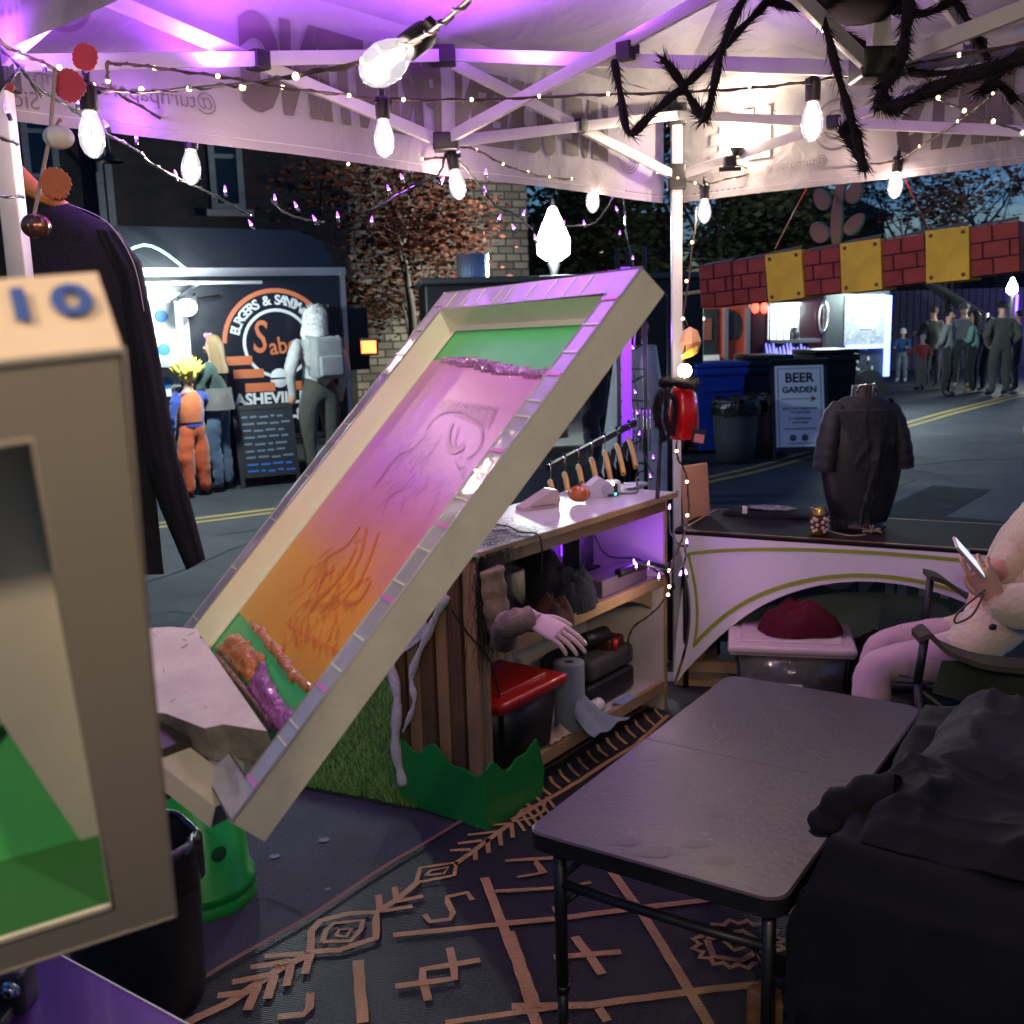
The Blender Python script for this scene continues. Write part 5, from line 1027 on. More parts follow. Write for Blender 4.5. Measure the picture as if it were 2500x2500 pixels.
# faint relief of the print left in the ink: mirrored lettering, moon ring, strokes
q = MB()
def tr_(P, w, m): q.ribbon([MS @ V((*pix(x, y, zm), zm+.0015)) for x, y in P], w, m, Z)
def circ(cx, cy, rx, ry, a0, a1, rot=0): return [(cx+math.cos(a)*rx*math.cos(rot)-math.sin(a)*ry*math.sin(rot), cy+math.cos(a)*rx*math.sin(rot)+math.sin(a)*ry*math.cos(rot)) for a in [a0+(a1-a0)*i/24 for i in range(25)]]
tr_(circ(1110, 1065, 68, 62, -2.9, 1.1), .004, pi2)
cres = circ(1125, 1055, 26, 52, .6, 3.4, .35); tr_(cres, .007, pi2); tr_(circ(1132, 1050, 14, 46, .7, 3.2, .35), .003, pi2)
tr_([(1130, 1115), (1112, 1128), (1120, 1145), (1138, 1140), (1128, 1160), (1135, 1175), (1120, 1200)], .003, pi2); tr_([(1045, 1060), (1010, 1095), (975, 1110), (950, 1140), (915, 1190)], .003, pi2); tr_([(1080, 1060), (1040, 1125), (1035, 1100), (1000, 1160)], .002, pi2)
x0, y0 = 1082, 985
for i in range(22):
    x = 1085+i*6.2; yy = 975+.9*i; hgt = 26+i*1.3+3*math.sin(i*2.1); tr_([(x, yy), (x-hgt*.42, yy+hgt)], .0022 if i % 3 else .0035, pi2)
    if i % 4 == 0: tr_([(x-5, yy+8), (x+2, yy+10)], .002, pi2)
for P in ([(880, 1285), (850, 1330), (810, 1355), (795, 1370), (800, 1400), (820, 1390)], [(870, 1340), (840, 1400), (790, 1455), (775, 1465), (780, 1430), (800, 1400)], [(905, 1410), (870, 1430), (840, 1470), (880, 1465), (905, 1420)], [(925, 1300), (905, 1360), (880, 1420), (870, 1440)], [(895, 1290), (880, 1360), (850, 1410)]): tr_(bez([V((*p, 0)) for p in P], 5) and [(v.x, v.y) for v in bez([V((*p, 0)) for p in P], 5)], .006, oi2)
for i in range(26):
    a = 2.6-i*.07; cx, cy = 770+i*5.2, 1460+8*math.sin(i*.25)+i*.5; tr_([(cx-i*.8-8, cy), (cx-18-i*.8, cy+26+8*math.sin(i))], .0016, oi2)
for i in range(12): tr_([(700+i*16, 1520+i*9), (716+i*16, 1538+i*8), (722+i*15, 1560+i*7)], .003, oi2)
rr_ = random.Random(3)
for i in range(46):
    t_ = rr_.random(); cx, cy = 850-90*t_+rr_.uniform(-50, 60), 1330+150*t_+rr_.uniform(-45, 45); L_k = rr_.uniform(18, 60); a_ = 2.15+rr_.uniform(-.25, .25); tr_([(cx+math.cos(a_)*L_k*k/5+3*math.sin(k+i), cy+math.sin(a_)*L_k*k/5) for k in range(6)], rr_.uniform(.0012, .003), oi2)
for i in range(40):
    cx, cy = 700+rr_.uniform(-20, 140), 1500+rr_.uniform(-20, 90); a_ = 1.9+rr_.uniform(-.4, .4); tr_([(cx, cy), (cx+math.cos(a_)*22, cy+math.sin(a_)*26)], rr_.uniform(.0012, .0025), oi2)
for i in range(30):
    cx, cy = 1000+rr_.uniform(-70, 90), 1120+rr_.uniform(-60, 110); a_ = 2.3+rr_.uniform(-.5, .5); tr_([(cx+math.cos(a_)*k*9, cy+math.sin(a_)*k*9+3*math.sin(k*1.3+i)) for k in range(6)], .0013, pi2)
q.build('ink_relief', mesh)
# tape strips on the frame face, their glints painted as bright and pink bars
q = MB(); tm = mat('bright_tape_seam', (.8, .75, .55), .1, coat=1); tp2 = mat('pink_tape_seam', (.75, .2, .6), .15, coat=1)
rnd = random.Random(8)
for i in range(19):
    x = .05+.039*i+rnd.uniform(-.01, .01); q.box((x, BW/2, .0015), (.0022 if i % 3 else .005, BW-.006, .001), tm if i % 3 else tp2, MS)
for i in range(9): q.box((L_-BW/2, .1+.055*i+rnd.uniform(-.01, .01), .0015), (BW-.006, .002, .001), tm, MS)
for i in range(15): q.box((.06+.05*i+rnd.uniform(-.01, .01), W_-BW/2, .0015), (.002, BW-.006, .001), tm if i % 2 else tp2, MS)
q.build('tape_strips', scr)
# press arm and taped clamp plate at the low end
stain = mat('ink_stained_tape', (.72, .66, .54), .5, var=(9, .3, (.52, .44, .42)), bump=(12, .4)); dirty = mat('dirty_clamp', (.25, .22, .16), .6, var=(11, .6, (.06, .05, .05)))
arm = thing('printing_press', 'screen printing press with ink stained clamp plate, bolt and purple metal base', 'printing press', V((-.5, .9, 0)))
def pd(px, py, d): return CAM+ray(px, py)*d
plate = [pd(652, 1785, 1.2), pd(478, 1535, 1.55), pd(415, 1530, 1.58), pd(330, 1535, 1.6), pd(330, 1735, 1.22), pd(405, 1742, 1.18), pd(500, 1778, 1.16), pd(545, 1768, 1.17)]
q = MB(); nP = (plate[1]-plate[0]).cross(plate[3]-plate[0]).normalized()
if nP.z < 0: nP = -nP
plate = [CAM+(p-CAM)*((plate[0]-CAM).dot(nP)/(p-CAM).dot(nP)) for p in plate]
n_ = len(plate); q.add(plate+[p-nP*.045 for p in plate], [tuple(range(n_))]+[tuple(range(2*n_-1, n_-1, -1))], stain)
q.add(plate+[p-nP*.045 for p in plate], [(i, n_+i, n_+(i+1) % n_, (i+1) % n_) for i in range(n_)], dirty); q.build('clamp_plate', arm)
q = MB()
rnd = random.Random(5)
for i in range(14):
    a, b_ = rnd.random(), rnd.random(); p = plate[4].lerp(plate[0], a).lerp(plate[3].lerp(plate[1], a), b_)+nP*.0015; d = V((rnd.uniform(-1, 1), rnd.uniform(-1, 1), 0)); d = (d-nP*d.dot(nP)).normalized(); q.ribbon([p, p+d*rnd.uniform(.004, .016)], rnd.uniform(.0008, .0028), dirty, nP)
q.build('stain', arm)
q = MB(); q.bar(pd(300, 1775, 1.3), pd(560, 1975, 1.22), .05, .03, mat('pale_bar', (.5, .44, .34), .5, var=(10, .2))); q.build('support_bar', arm)
q = MB(); q.tube([pd(440, 1830, 1.3), pd(475, 1850, 1.28)], .012, m_black, 8); q.build('knob', arm)
q = MB(); q.bar(pd(330, 1760, 1.38), pd(500, 1850, 1.3), .12, .07, mat('dark_arm', (.03, .02, .02), .5)); q.build('arm_bar', arm)
# near screen, out of focus at the left
TRn = pd(300, 855, .45); BRn = pd(430, 2235, .79); l = (TRn-BRn); Ln = l.length; l.normalize(); nv = ray(300, 855).cross(ray(0, 886)); w = l.cross(nv).normalized(); w = -w if w.x > 0 else w; tz = l.cross(w)
if tz.dot(CAM-TRn) < 0: tz = -tz
Mn = axes(BRn, l, w, tz)
scn = thing('printing_screen', 'blurred near printing screen at left edge marked 110 with bright green mesh', 'screen', BRn)
near_al = mat('near_frame_tan', (.27, .235, .19), .5, var=(3, .12)); near_in = mat('near_inner_wall', (.85, .78, .64), .5, var=(10, .12)); endm = mat('near_end_tape', (.5, .38, .27), .5, var=(8, .15))  # shaded face, lit end and wall: light put into one frame's colours
mn = frame(scn, Mn, Ln, .55, .065, .042, near_al, endm, near_in, .05, True)
q = MB(); gk = mat('dark_green_streak', (.01, .07, .02), .5); rnd = random.Random(12); gg = mat('deep_green_emulsion', (.03, .3, .06), .45)
for i in range(26):
    x = rnd.uniform(.05, .28); y = rnd.uniform(.05, .4); P = [V((x, y, -.06))]
    for k in range(6): P.append(P[-1]+V((rnd.uniform(-.005, .028), rnd.uniform(-.018, .018), 0)))
    q.ribbon([Mn @ p for p in bez(P, 3)], rnd.uniform(.003, .012), gk, tz)
q.build('ink_streak', mn)
# number on its end face (seen above the dark face)
q = MB(); bi = mat('blue_marker', (.03, .06, .2), .6); Me = axes(TRn, -w, -tz, l) 
Me = axes(TRn+l*.0015, -w, tz*-1, l)
upv = -tz
Me = axes(TRn+l*.002, -w, upv, l if (-w).cross(upv).dot(l) > 0 else -l)
q.text('110', .034, bi, Me @ Matrix.Translation((-.036, .037, .001)), .0005, .0012, sp=1.25); q.build('lettering', scn)
# purple pallet with bolt bottom left
pur_m = mat('purple_anodised_metal', (.1, .035, .25), .3, .3, var=(5, .4, (.05, .02, .12)), coat=.4, bump=(40, .06))
plt = [pd(130, 2322, .95), pd(480, 2510, .98), pd(480, 2800, .8), pd(-300, 2800, .75), pd(-300, 2300, .9)]
n0 = V((0, 0, 1)); pz = .78
plt = [atz(x, y, pz) for x, y in ((122, 2318), (478, 2512), (700, 2900), (-500, 2900), (-500, 2318))]
t = arm
q = MB(); q.prism([(p.x, p.y) for p in plt], pz-.02, pz, pur_m); q.ribbon([p+V((0, 0, .001)) for p in plt[:2]], .003, m_whitepaint); q.build('plate', t)
bp_ = atz(45, 2372, pz+.05); q = MB(); q.box((bp_.x-.03, bp_.y, pz+.03), (.09, .05, .06), m_black, bev=.008); q.box((bp_.x-.02, bp_.y-.05, pz+.012), (.05, .04, .02), m_black, bev=.006); q.build('bracket', t)
q = MB(); MM = axes(V((bp_.x, bp_.y-.027, bp_.z-.01)), V((1, 0, 0)), V((0, 0, 1)), V((0, -1, 0))); q.lathe([(.001, .003), (.013, .003), (.014, 0)], m_steel, 20, MM); q.lathe([(.005, .0095), (.0085, .009), (.0095, .003)], m_steel, 20, MM); q.lathe([(.001, .004), (.005, .0045)], m_black, 6, MM); q.build('bolt', t)
# press stand column under it so that the press stands on the ground
q = MB(); q.box((bp_.x-.25, bp_.y-.1, pz/2-.01), (.16, .16, pz-.02), m_black, bev=.01); q.build('column', t); q = MB(); q.bar(V((bp_.x-.25, bp_.y-.1, pz)), V((bp_.x-.25, bp_.y-.1, 1.3)), .08, .08, m_black); q.bar(V((bp_.x-.25, bp_.y-.1, 1.26)), pd(330, 1760, 1.38), .06, .05, m_black); q.bar(V((bp_.x-.25, bp_.y-.1, 1.3)), BRn+w*.3+tz*-.05, .05, .04, m_black); q.build('hub_arm', t)
# ---------------------------------------------------------------- green bucket, black bin
p = atz(500, 2150, 0); p = V((-.98, 2.93, 0)); t = thing('green_bucket', 'translucent green plastic bucket standing upside down on the asphalt', 'bucket', p)
gb = mat('translucent_green_plastic', (.02, .62, .05), .3, trans=.2, sss=.3, coat=.3, var=(7, .4))
q = MB(); q.lathe([(.165, 0), (.165, .03), (.158, .035), (.165, .04), (.163, .065), (.15, .07), (.135, .38), (.12, .4), (.001, .4)], gb, 36, Matrix.Translation(p)); q.build('shell', t)
q = MB(); q.lathe([(.001, .0), (.02, .002), (.024, 0)], mat('dark_ear', (.01, .12, .03)), 16, axes(p+V((.1, -.115, .19)), V((.75, .66, 0)), V((0, 0, 1)), V((.66, -.75, 0)))); q.build('handle_ear', t)
p = V((-.98, 2.42, 0)); t = thing('black_bin', 'tall round black rubbish bin with a bag rim below the blurred screen', 'bin', p)
q = MB(); q.lathe([(.001, 0), (.15, 0), (.155, .02), (.165, .4), (.17, .42)], m_black, 36, Matrix.Translation(p)); q.build('drum', t)
q = MB(); q.grid(lambda u, v: V((math.cos(u*6.283)*(.172+.006*math.sin(u*41)-.05*max(0, v-.5)), math.sin(u*6.283)*(.172+.006*math.cos(u*37)-.05*max(0, v-.5)), .33+.12*math.sin(v*1.9))), 60, 8, mat('bin_liner', (.012, .012, .012), .2, bump=(30, .8)), Matrix.Translation(p)); q.build('liner', t)
# ---------------------------------------------------------------- long sleeve shirt on hanger at left
dS = 2.8
HG = ptd(60, 420, dS); t = thing('hanging_shirt', 'black long sleeve shirt on an orange wooden hanger beside the left post', 'shirt', HG)
hm = mat('varnished_orange_wood', (.62, .24, .07), .3, coat=.5, var=(6, .25))
q = MB(); P = bez([ptd(-60, 380, dS), ptd(20, 415, dS), ptd(60, 445, dS), ptd(100, 475, dS), ptd(160, 505, dS)], 8)
N = len(P); q.tube(P, [.034-.02*abs(i/N-.25)*1.4 for i in range(N)], hm, 12); q.v = [HG+V(((v-HG).x, (v-HG).y*.6, (v-HG).z)) for v in q.v]; q.build('hanger', t)
q = MB(); q.tube(bez([ptd(-60, 380, dS), ptd(-62, 330, dS), ptd(-40, 300, dS), ptd(-20, 320, dS)]), .003, m_chrome, 8); q.build('hook', t)
def shirtf(left, right, m, dep, th):
    q = MB(); NL = len(left)
    def f(u, v):
        i = v*(NL-1); a = int(min(i, NL-2)); fr_ = i-a; lx = left[a][0]*(1-fr_)+left[a+1][0]*fr_; ly = left[a][1]*(1-fr_)+left[a+1][1]*fr_; rx = right[a][0]*(1-fr_)+right[a+1][0]*fr_; ry = right[a][1]*(1-fr_)+right[a+1][1]*fr_
        return lx+(rx-lx)*u, ly+(ry-ly)*u, u, v
    def g1(s):
        def fn(u, v):
            x, y, uu, vv = f(u, v); e = math.sqrt(max(0, 1-(2*uu-1)**2)); return ptd(x, y, dep+s*th*e+.012*nn((uu*4, vv*5, s*2))+.006*math.sin(uu*7+vv*3)*e)
        return fn
    q.grid(g1(-1), 26, 40, m); q.grid(g1(1), 26, 40, m); return q
bodyL = [(-200, 560), (-200, 640), (-200, 900), (-200, 1400), (-200, 1900)]; bodyR = [(165, 495), (250, 545), (330, 700), (372, 1000), (378, 1402)]
shirtf([(-150, 560), (-150, 640), (-150, 760), (-150, 900), (-150, 1150), (-150, 1420)], [(165, 497), (262, 545), (325, 660), (352, 900), (375, 1150), (400, 1402)], m_blackcloth, dS, .05).build('body', t)
shirtf([(230, 560), (290, 700), (315, 900), (345, 1100), (390, 1240), (455, 1392)], [(290, 565), (345, 640), (395, 900), (435, 1120), (470, 1240), (502, 1365)], m_blackcloth, dS-.01, .035).build('sleeve', t)
q = MB(); q.tube(bez([ptd(165, 497, dS-.045), ptd(262, 543, dS-.045), ptd(325, 640, dS-.045), ptd(352, 760, dS-.04)]), .0012, mat('seam_thread', (.3, .3, .3)), 5); q.build('seam', t)
# autumn garland on left post
t = thing('autumn_garland', 'twine garland with felt leaves, white pumpkin and bronze bauble by the left post', 'garland', ptd(110, 250, 2.1))
q = MB(); q.tube(bez(path([(135, 170, 2.1), (125, 300, 2.1), (118, 350, 2.1), (100, 440, 2.1), (88, 500, 2.1), (80, 545, 2.1)])), .004, mat('twine', (.4, .3, .25), .9, bump=(90, .8)), 6); q.build('twine', t)
def leaf(px, py, d, s, rot, m, lab):
    c = ptd(px, py, d); q = MB(); P = []
    for k in range(40):
        th = k/40*6.283; r_ = s*(1-.35*math.cos(th))*(.8+.25*abs(math.sin(th)))*(1+.09*(k % 2)); P.append((math.cos(th+math.pi)*r_, math.sin(th)*r_*.75))
    MM = Matrix.Translation(c) @ Matrix.Rotation(rot, 4, 'Y') @ Matrix(((1, 0, 0, 0), (0, 0, 1, 0), (0, 1, 0, 0), (0, 0, 0, 1))); q.prism(P, -.0015, .0015, m, MM); q.build('felt_leaf', t)
pkf = mat('pink_red_felt', (.5, .05, .09), .95, sheen=.4, bump=(120, .3)); orf = mat('rust_felt', (.42, .12, .05), .95, sheen=.4, bump=(120, .3))
leaf(205, 150, 2.15, .03, -1.2, pkf, 0); leaf(160, 200, 2.12, .036, .8, pkf, 0); leaf(125, 440, 2.08, .034, .6, orf, 0); leaf(128, 452, 2.1, .03, .9, orf, 0); leaf(22, 212, 2.1, .009, .3, pkf, 0)
def pump(mb, c, r, m, mst, ribs=10, sq=.8, stem=1):
    mb.grid(lambda u, v: V(c)+V((math.cos(u*6.283)*math.sin(v*math.pi), math.sin(u*6.283)*math.sin(v*math.pi), -math.cos(v*math.pi)*sq))*r*(1-.09*abs(math.cos(u*math.pi*ribs))**.6*math.sin(v*math.pi)-.1*(1-math.sin(v*math.pi))), 80, 20, m)
    if stem: mb.tube([V(c)+V((0, 0, r*sq*.85)), V(c)+V((.1*r, 0, r*sq*1.15)), V(c)+V((.3*r, 0, r*sq*1.35))], [r*.16, r*.11, r*.13], mst, 8)
q = MB(); pump(q, ptd(143, 335, 2.1), .03, mat('white_felt_pumpkin', (.65, .6, .58), .7), m_wood, 8, .85); q.build('white_pumpkin', t)
q = MB(); pump(q, ptd(88, 552, 2.05), .029, mat('bronze', (.3, .14, .09), .25, .8), m_wood, 12, .9, 0); q.build('bauble', t)
# ---------------------------------------------------------------- rug
R0_ = V((-.92, 2.39, 0))
rugm = bpy.data.materials.new('woven_navy_plastic'); rugm.use_nodes = True; n = rugm.node_tree; b = n.nodes['Principled BSDF']
def rugmat(m, col, rough, spec):
    n = m.node_tree; b = n.nodes['Principled BSDF']; b.inputs['Base Color'].default_value = (*col, 1); b.inputs['Roughness'].default_value = rough; b.inputs['Specular IOR Level'].default_value = spec
    t = n.nodes.new('ShaderNodeTexCoord'); mp = n.nodes.new('ShaderNodeMapping'); mp.inputs['Rotation'].default_value = (0, 0, rad(-8)); w_ = n.nodes.new('ShaderNodeTexWave'); w_.bands_direction = 'Y'; w_.inputs['Scale'].default_value = 42; w_.inputs['Distortion'].default_value = .6; w_.inputs['Detail'].default_value = 2
    v_ = n.nodes.new('ShaderNodeTexWave'); v_.bands_direction = 'X'; v_.inputs['Scale'].default_value = 60; ad = n.nodes.new('ShaderNodeMath'); ad.operation = 'MULTIPLY_ADD'; ad.inputs[1].default_value = .35
    u = n.nodes.new('ShaderNodeBump'); u.inputs['Strength'].default_value = .8; u.inputs['Distance'].default_value = .006
    n.links.new(t.outputs['Object'], mp.inputs[0]); n.links.new(mp.outputs[0], w_.inputs[0]); n.links.new(mp.outputs[0], v_.inputs[0]); n.links.new(v_.outputs[0], ad.inputs[0]); n.links.new(w_.outputs[0], ad.inputs[2]); n.links.new(ad.outputs[0], u.inputs['Height']); n.links.new(u.outputs[0], b.inputs['Normal'])
    z = n.nodes.new('ShaderNodeTexNoise'); z.inputs['Scale'].default_value = 4; z.inputs['Detail'].default_value = 6; mi = n.nodes.new('ShaderNodeMix'); mi.data_type = 'RGBA'; mi.inputs[6].default_value = (*col, 1); mi.inputs[7].default_value = (*[c*.6 for c in col], 1); n.links.new(t.outputs['Object'], z.inputs[0]); n.links.new(z.outputs[0], mi.inputs[0]); n.links.new(mi.outputs[2], b.inputs['Base Color'])
rugmat(rugm, (.022, .019, .028), .45, .5)
ron = bpy.data.materials.new('woven_orange_plastic'); ron.use_nodes = True; rugmat(ron, (.72, .42, .17), .55, .4)
def rugz(p): 
    q = p-R0_; v = q.dot(D2); return .006+max(0, .006*nn((p.x*2.2, p.y*2.2, 5))+.004*nn((p.x*6, p.y*6, 2)))
rg = MB()
def rugf(u, v):
    uu = -1.7+u*4.3; vv = v*2.6+(.012*nn((uu*3, 0, 9)) if v < .01 else 0); p = R0_+D1*uu+D2*vv; p.z = rugz(p); return p
rg.grid(rugf, 150, 90, rugm)
rg.ribbon([R0_+D1*(-1.7+4.3*i/150)+D2*(.006+.012*nn(((-1.7+4.3*i/150)*3, 0, 9)))+V((0, 0, .014)) for i in range(151)], .016, mat('rug_binding', (.22, .12, .07), .8))
def st(P, conv, w, closed=False):
    Q = [atz(*conv(*p), 0) for p in P]
    if closed: Q.append(Q[0])
    R_ = []
    for i in range(len(Q)-1):
        nseg = max(1, int((Q[i+1]-Q[i]).length/.04))
        for k in range(nseg): R_.append(Q[i].lerp(Q[i+1], k/nseg))
    R_.append(Q[-1]); R_ = [V((p.x+.003*nn(p*30), p.y+.003*nn(p*30+V((9, 9, 9))), rugz(p)+.005+.00025*(len(rg.f) % 13))) for p in R_]; rg.ribbon(R_, w, ron)
c4 = lambda x, y: (400+x/1.932, 1900+y/1.932)
c5 = lambda x, y: (1250+x/1.5456, 1600+y/1.5456)
for P, w in [([(60, 1200), (160, 1150), (300, 1085), (440, 990), (560, 910), (700, 838)], .028), ([(255, 1048), (400, 1030)], .024), ([(325, 985), (500, 948)], .024), ([(410, 915), (600, 880)], .022), ([(475, 855), (660, 845)], .02), ([(395, 1112), (445, 1000)], .024), ([(490, 1060), (525, 950)], .024), ([(580, 1000), (602, 890)], .022), ([(668, 945), (695, 850)], .022),
             ([(1000, 655), (1100, 590), (1200, 505)], .022), ([(1015, 565), (1022, 650)], .02), ([(1088, 530), (1098, 590)], .018), ([(1175, 620), (1030, 645)], .018), ([(1225, 573), (1090, 600)], .018),
             ([(1370, 425), (1450, 370), (1540, 300), (1640, 232)], .02), ([(1350, 356), (1450, 350)], .016), ([(1388, 325), (1500, 308)], .016), ([(1433, 282), (1570, 268)], .015), ([(1475, 243), (1620, 235)], .015), ([(1472, 402), (1468, 350)], .016), ([(1532, 368), (1530, 300)], .016), ([(1590, 335), (1585, 265)], .015), ([(1648, 300), (1640, 235)], .015),
             ([(1230, 660), (1255, 692), (1350, 680), (1365, 650), (1338, 600), (1338, 575), (1432, 555), (1455, 592)], .018), ([(1095, 1010), (1372, 970), (1370, 900), (1350, 820)], .022), ([(1492, 880), (1222, 922), (1222, 980), (1250, 1072)], .022),
             ([(1085, 762), (1200, 745), (1590, 710), (1932, 670)], .022), ([(1512, 485), (1600, 720), (1680, 930), (1760, 1180)], .028), ([(918, 880), (940, 1180)], .03), ([(692, 1030), (690, 1100), (660, 1130), (540, 1142)], .022), ([(1608, 405), (1932, 388)], .014), ([(1672, 482), (1800, 462), (1755, 405)], .014), ([(1565, 552), (1932, 530)], .016), ([(1330, 1180), (1750, 1112), (1932, 1085)], .02)]: st(P, c4, w)
st([(690, 838), (698, 740), (740, 690), (880, 655), (1005, 652), (1000, 780), (830, 832)], c4, .022, True); st([(752, 790), (765, 735), (800, 705), (940, 690), (930, 740), (880, 790)], c4, .016, True); st([(810, 760), (830, 730), (890, 730), (860, 765)], c4, .012, True)
st([(1190, 510), (1208, 440), (1380, 415), (1370, 475), (1250, 500)], c4, .014, True); st([(1232, 475), (1262, 450), (1345, 435), (1320, 465)], c4, .01, True)
st([(1645, 225), (1690, 170), (1800, 130), (1790, 175), (1740, 205)], c4, .012, True)
for P, w in [([(376, 828), (500, 1000), (640, 1230), (750, 1420)], .028), ([(-60, 1030), (240, 1000), (500, 965), (810, 928)], .024), ([(1080, 915), (1330, 870)], .024), ([(0, 1342), (300, 1333), (700, 1280), (1100, 1235)], .026), ([(1040, 960), (1110, 1060), (1190, 1155)], .024), ([(1020, 1285), (1105, 1395)], .026), ([(-10, 1060), (90, 1345)], .028), ([(238, 1075), (340, 1218)], .026), ([(160, 1160), (412, 1133)], .022), ([(-20, 785), (200, 772)], .016), ([(20, 850), (110, 835), (90, 795)], .014), ([(-20, 905), (110, 895)], .016), ([(1240, 740), (1300, 790)], .02), ([(1150, 835), (1270, 820)], .018), ([(330, 1350), (360, 1400)], .024), ([(0, 635), (130, 560), (300, 455), (470, 345), (590, 235)], .02), ([(240, 880), (300, 868)], .014), ([(160, 960), (180, 1000)], .02)]: st(P, c5, w)
for i in range(15):
    a = i/14; x = 75+a*500; y = 590-a*340; st([(x, y), (x-30, y-26), (x-40, y-48)], c5, .013)
for i in range(6): a = i/5; x = 20+a*110; y = 640-a*90; st([(x, y), (x+30, y+40)], c5, .012)
pol = []
for k in range(32):
    a = k/32*6.283; r_ = 1.0 if k % 2 else .84; pol.append((855+175*math.cos(a)*r_, 1105+92*math.sin(a)*r_))
st(pol, c5, .018, True); st([(735, 1085), (870, 1052), (960, 1115), (865, 1165), (760, 1150)], c5, .02, True); st([(800, 1095), (865, 1080), (900, 1110), (840, 1130)], c5, .014, True)
rug = rg.build('outdoor_rug'); tag(rug, 'navy and orange woven outdoor rug with geometric pattern under the folding table', 'rug')
# ---------------------------------------------------------------- artificial grass mat
rnd = random.Random(3); ga = V((-.9, .43, 0)).normalized(); G0 = V((-.37, 3.44, 0)); A0 = V((-.1, 3.34, 0)); Nb = V((-.8, .6, 0))
def cp(s, b_, z): return A0+D1*s+Nb*b_+V((0, 0, z))
g = MB(); gcs = [mat('turf_%d' % i, c, .6) for i, c in enumerate([(.14, .34, .05), (.2, .46, .07), (.09, .24, .04), (.3, .5, .11)])]
corners = [G0, G0+ga*1.3, G0+ga*1.3+D1*1.9, G0+D1*1.9]
g.prism([(c.x, c.y) for c in corners], .004, .012, mat('turf_backing', (.02, .05, .015), .9))
for _ in range(46000):
    a, c = rnd.random()*1.3, rnd.random()**1.2*1.9; p = G0+ga*a+D1*c+V((0, 0, .012)); q_ = p-A0
    if q_.dot(Nb) < .4 and q_.dot(D1) > -.02: continue
    h = rnd.uniform(.018, .036); th = rnd.uniform(0, 6.28); s = V((math.cos(th), math.sin(th), 0))*.0022; ln = V((rnd.gauss(0, .012), rnd.gauss(0, .012), h)); g.add([p-s, p+s, p+ln], [(0, 1, 2)], gcs[rnd.randrange(4)])
tag(g.build('artificial_grass'), 'green artificial grass mat beside the slatted end of the counter', 'grass', kind='stuff')
# ---------------------------------------------------------------- counter unit
ply = mat('plywood_edge', (.42, .27, .13), .6, var=(8, .3)); whp = mat('white_melamine', (.55, .5, .46), .5, var=(5, .1)); topm = mat('white_counter_top', (.62, .58, .53), .4, var=(4, .18), bump=(6, .1))
darkw = mat('dark_stained_wood', (.16, .08, .035), .55, var=(4, .4), bump=(30, .2))
CT = thing('counter_unit', 'white topped plywood market counter with open shelves and slatted end', 'counter', cp(.6, .2, 0)); LC = 1.235; DP = .4
MC = axes(A0, D1, Nb, V((0, 0, 1)))
q = MB(); q.box((LC/2+.01, DP/2, .95), (LC+.12, DP+.04, .018), topm, MC, .003); q.build('top', CT)
q = MB(); q.box((LC/2+.01, -.024, .949), (LC+.12, .01, .022), ply, MC); q.box((LC/2, .0, .915), (LC-.02, .02, .05), darkw, MC); q.build('top_edge', CT)
for s, nm in ((0, 'l'), (LC, 'r')):
    q = MB(); q.box((s, DP/2, .47), (.014, DP, .93), whp, MC); q.box((s, -.004, .47), (.018, .008, .93), ply, MC); q.build('side_panel', CT)
q = MB(); q.box((LC/2, DP-.006, .48), (LC-.02, .01, .9), mat('white_back_board', (.5, .46, .46), .6, var=(4, .12)), MC); q.build('back_panel', CT)
for z, nm in ((.6, 'mid'), (.13, 'bot')):
    q = MB(); q.box((LC/2, DP/2, z-.009), (LC-.02, DP-.03, .016), whp, MC); q.box((LC/2, .006, z-.012), (LC-.02, .02, .045), ply, MC); q.build('shelf', CT)
q = MB(); q.prism([(LC-.3, .565), (LC-.02, .565), (LC-.02, .46), (LC-.1, .5)], .05, .066, ply, MC @ Matrix(((1, 0, 0, 0), (0, 0, 1, 0), (0, 1, 0, 0), (0, 0, 0, 1)))); q.build('gusset', CT)
for i in range(6):
    q = MB(); b_ = .03+i*.066; q.box((-.03-.006*(i % 2), b_, .47+.004*i), (.022, .058-.004*(i % 3), .9), m_wood if i % 2 == 0 else darkw, MC, .003); q.build('slat', CT)
# LED strips under the top
q = MB(); q.box((1.0, .36, .8), (.016, .01, .2), glow('violet_strip', (.25, .03, 1), 1.6), MC); q.build('led_strip', CT)
# green cut-out board wrapped round the counter foot
gbd = mat('green_painted_board', (.012, .26, .04), .35, coat=.3, var=(5, .25), bump=(14, .15)); t = thing('green_board', 'green painted bush shaped board wrapped round the counter foot', 'board', cp(-.06, -.02, 0))
def topz(s): return .2+.022*math.sin(s*26+1)+.014*math.sin(s*47)
q = MB(); XZ = Matrix(((1, 0, 0, 0), (0, 0, 1, 0), (0, 1, 0, 0), (0, 0, 0, 1)))
P = [(-.06, .008)]+[(.25, .008)]+[(.27, .1)]+[(-.06+.3*(1-i/24), topz(.3*(1-i/24))+(.0 if i else -.03)) for i in range(25)]; q.prism(P, -.035, -.025, gbd, MC @ XZ, False); q.build('panel', t)
MY = axes(A0, Nb, D1, V((0, 0, 1))); P = [(-.035, .008), (.36, .008), (.36, .26)]+[(.36-.395*i/24, topz(-.395*(1-i/24))+.05*(1-i/24)) for i in range(25)]; q = MB(); q.prism(P, -.07, -.06, gbd, MY @ XZ); q.build('panel', t)
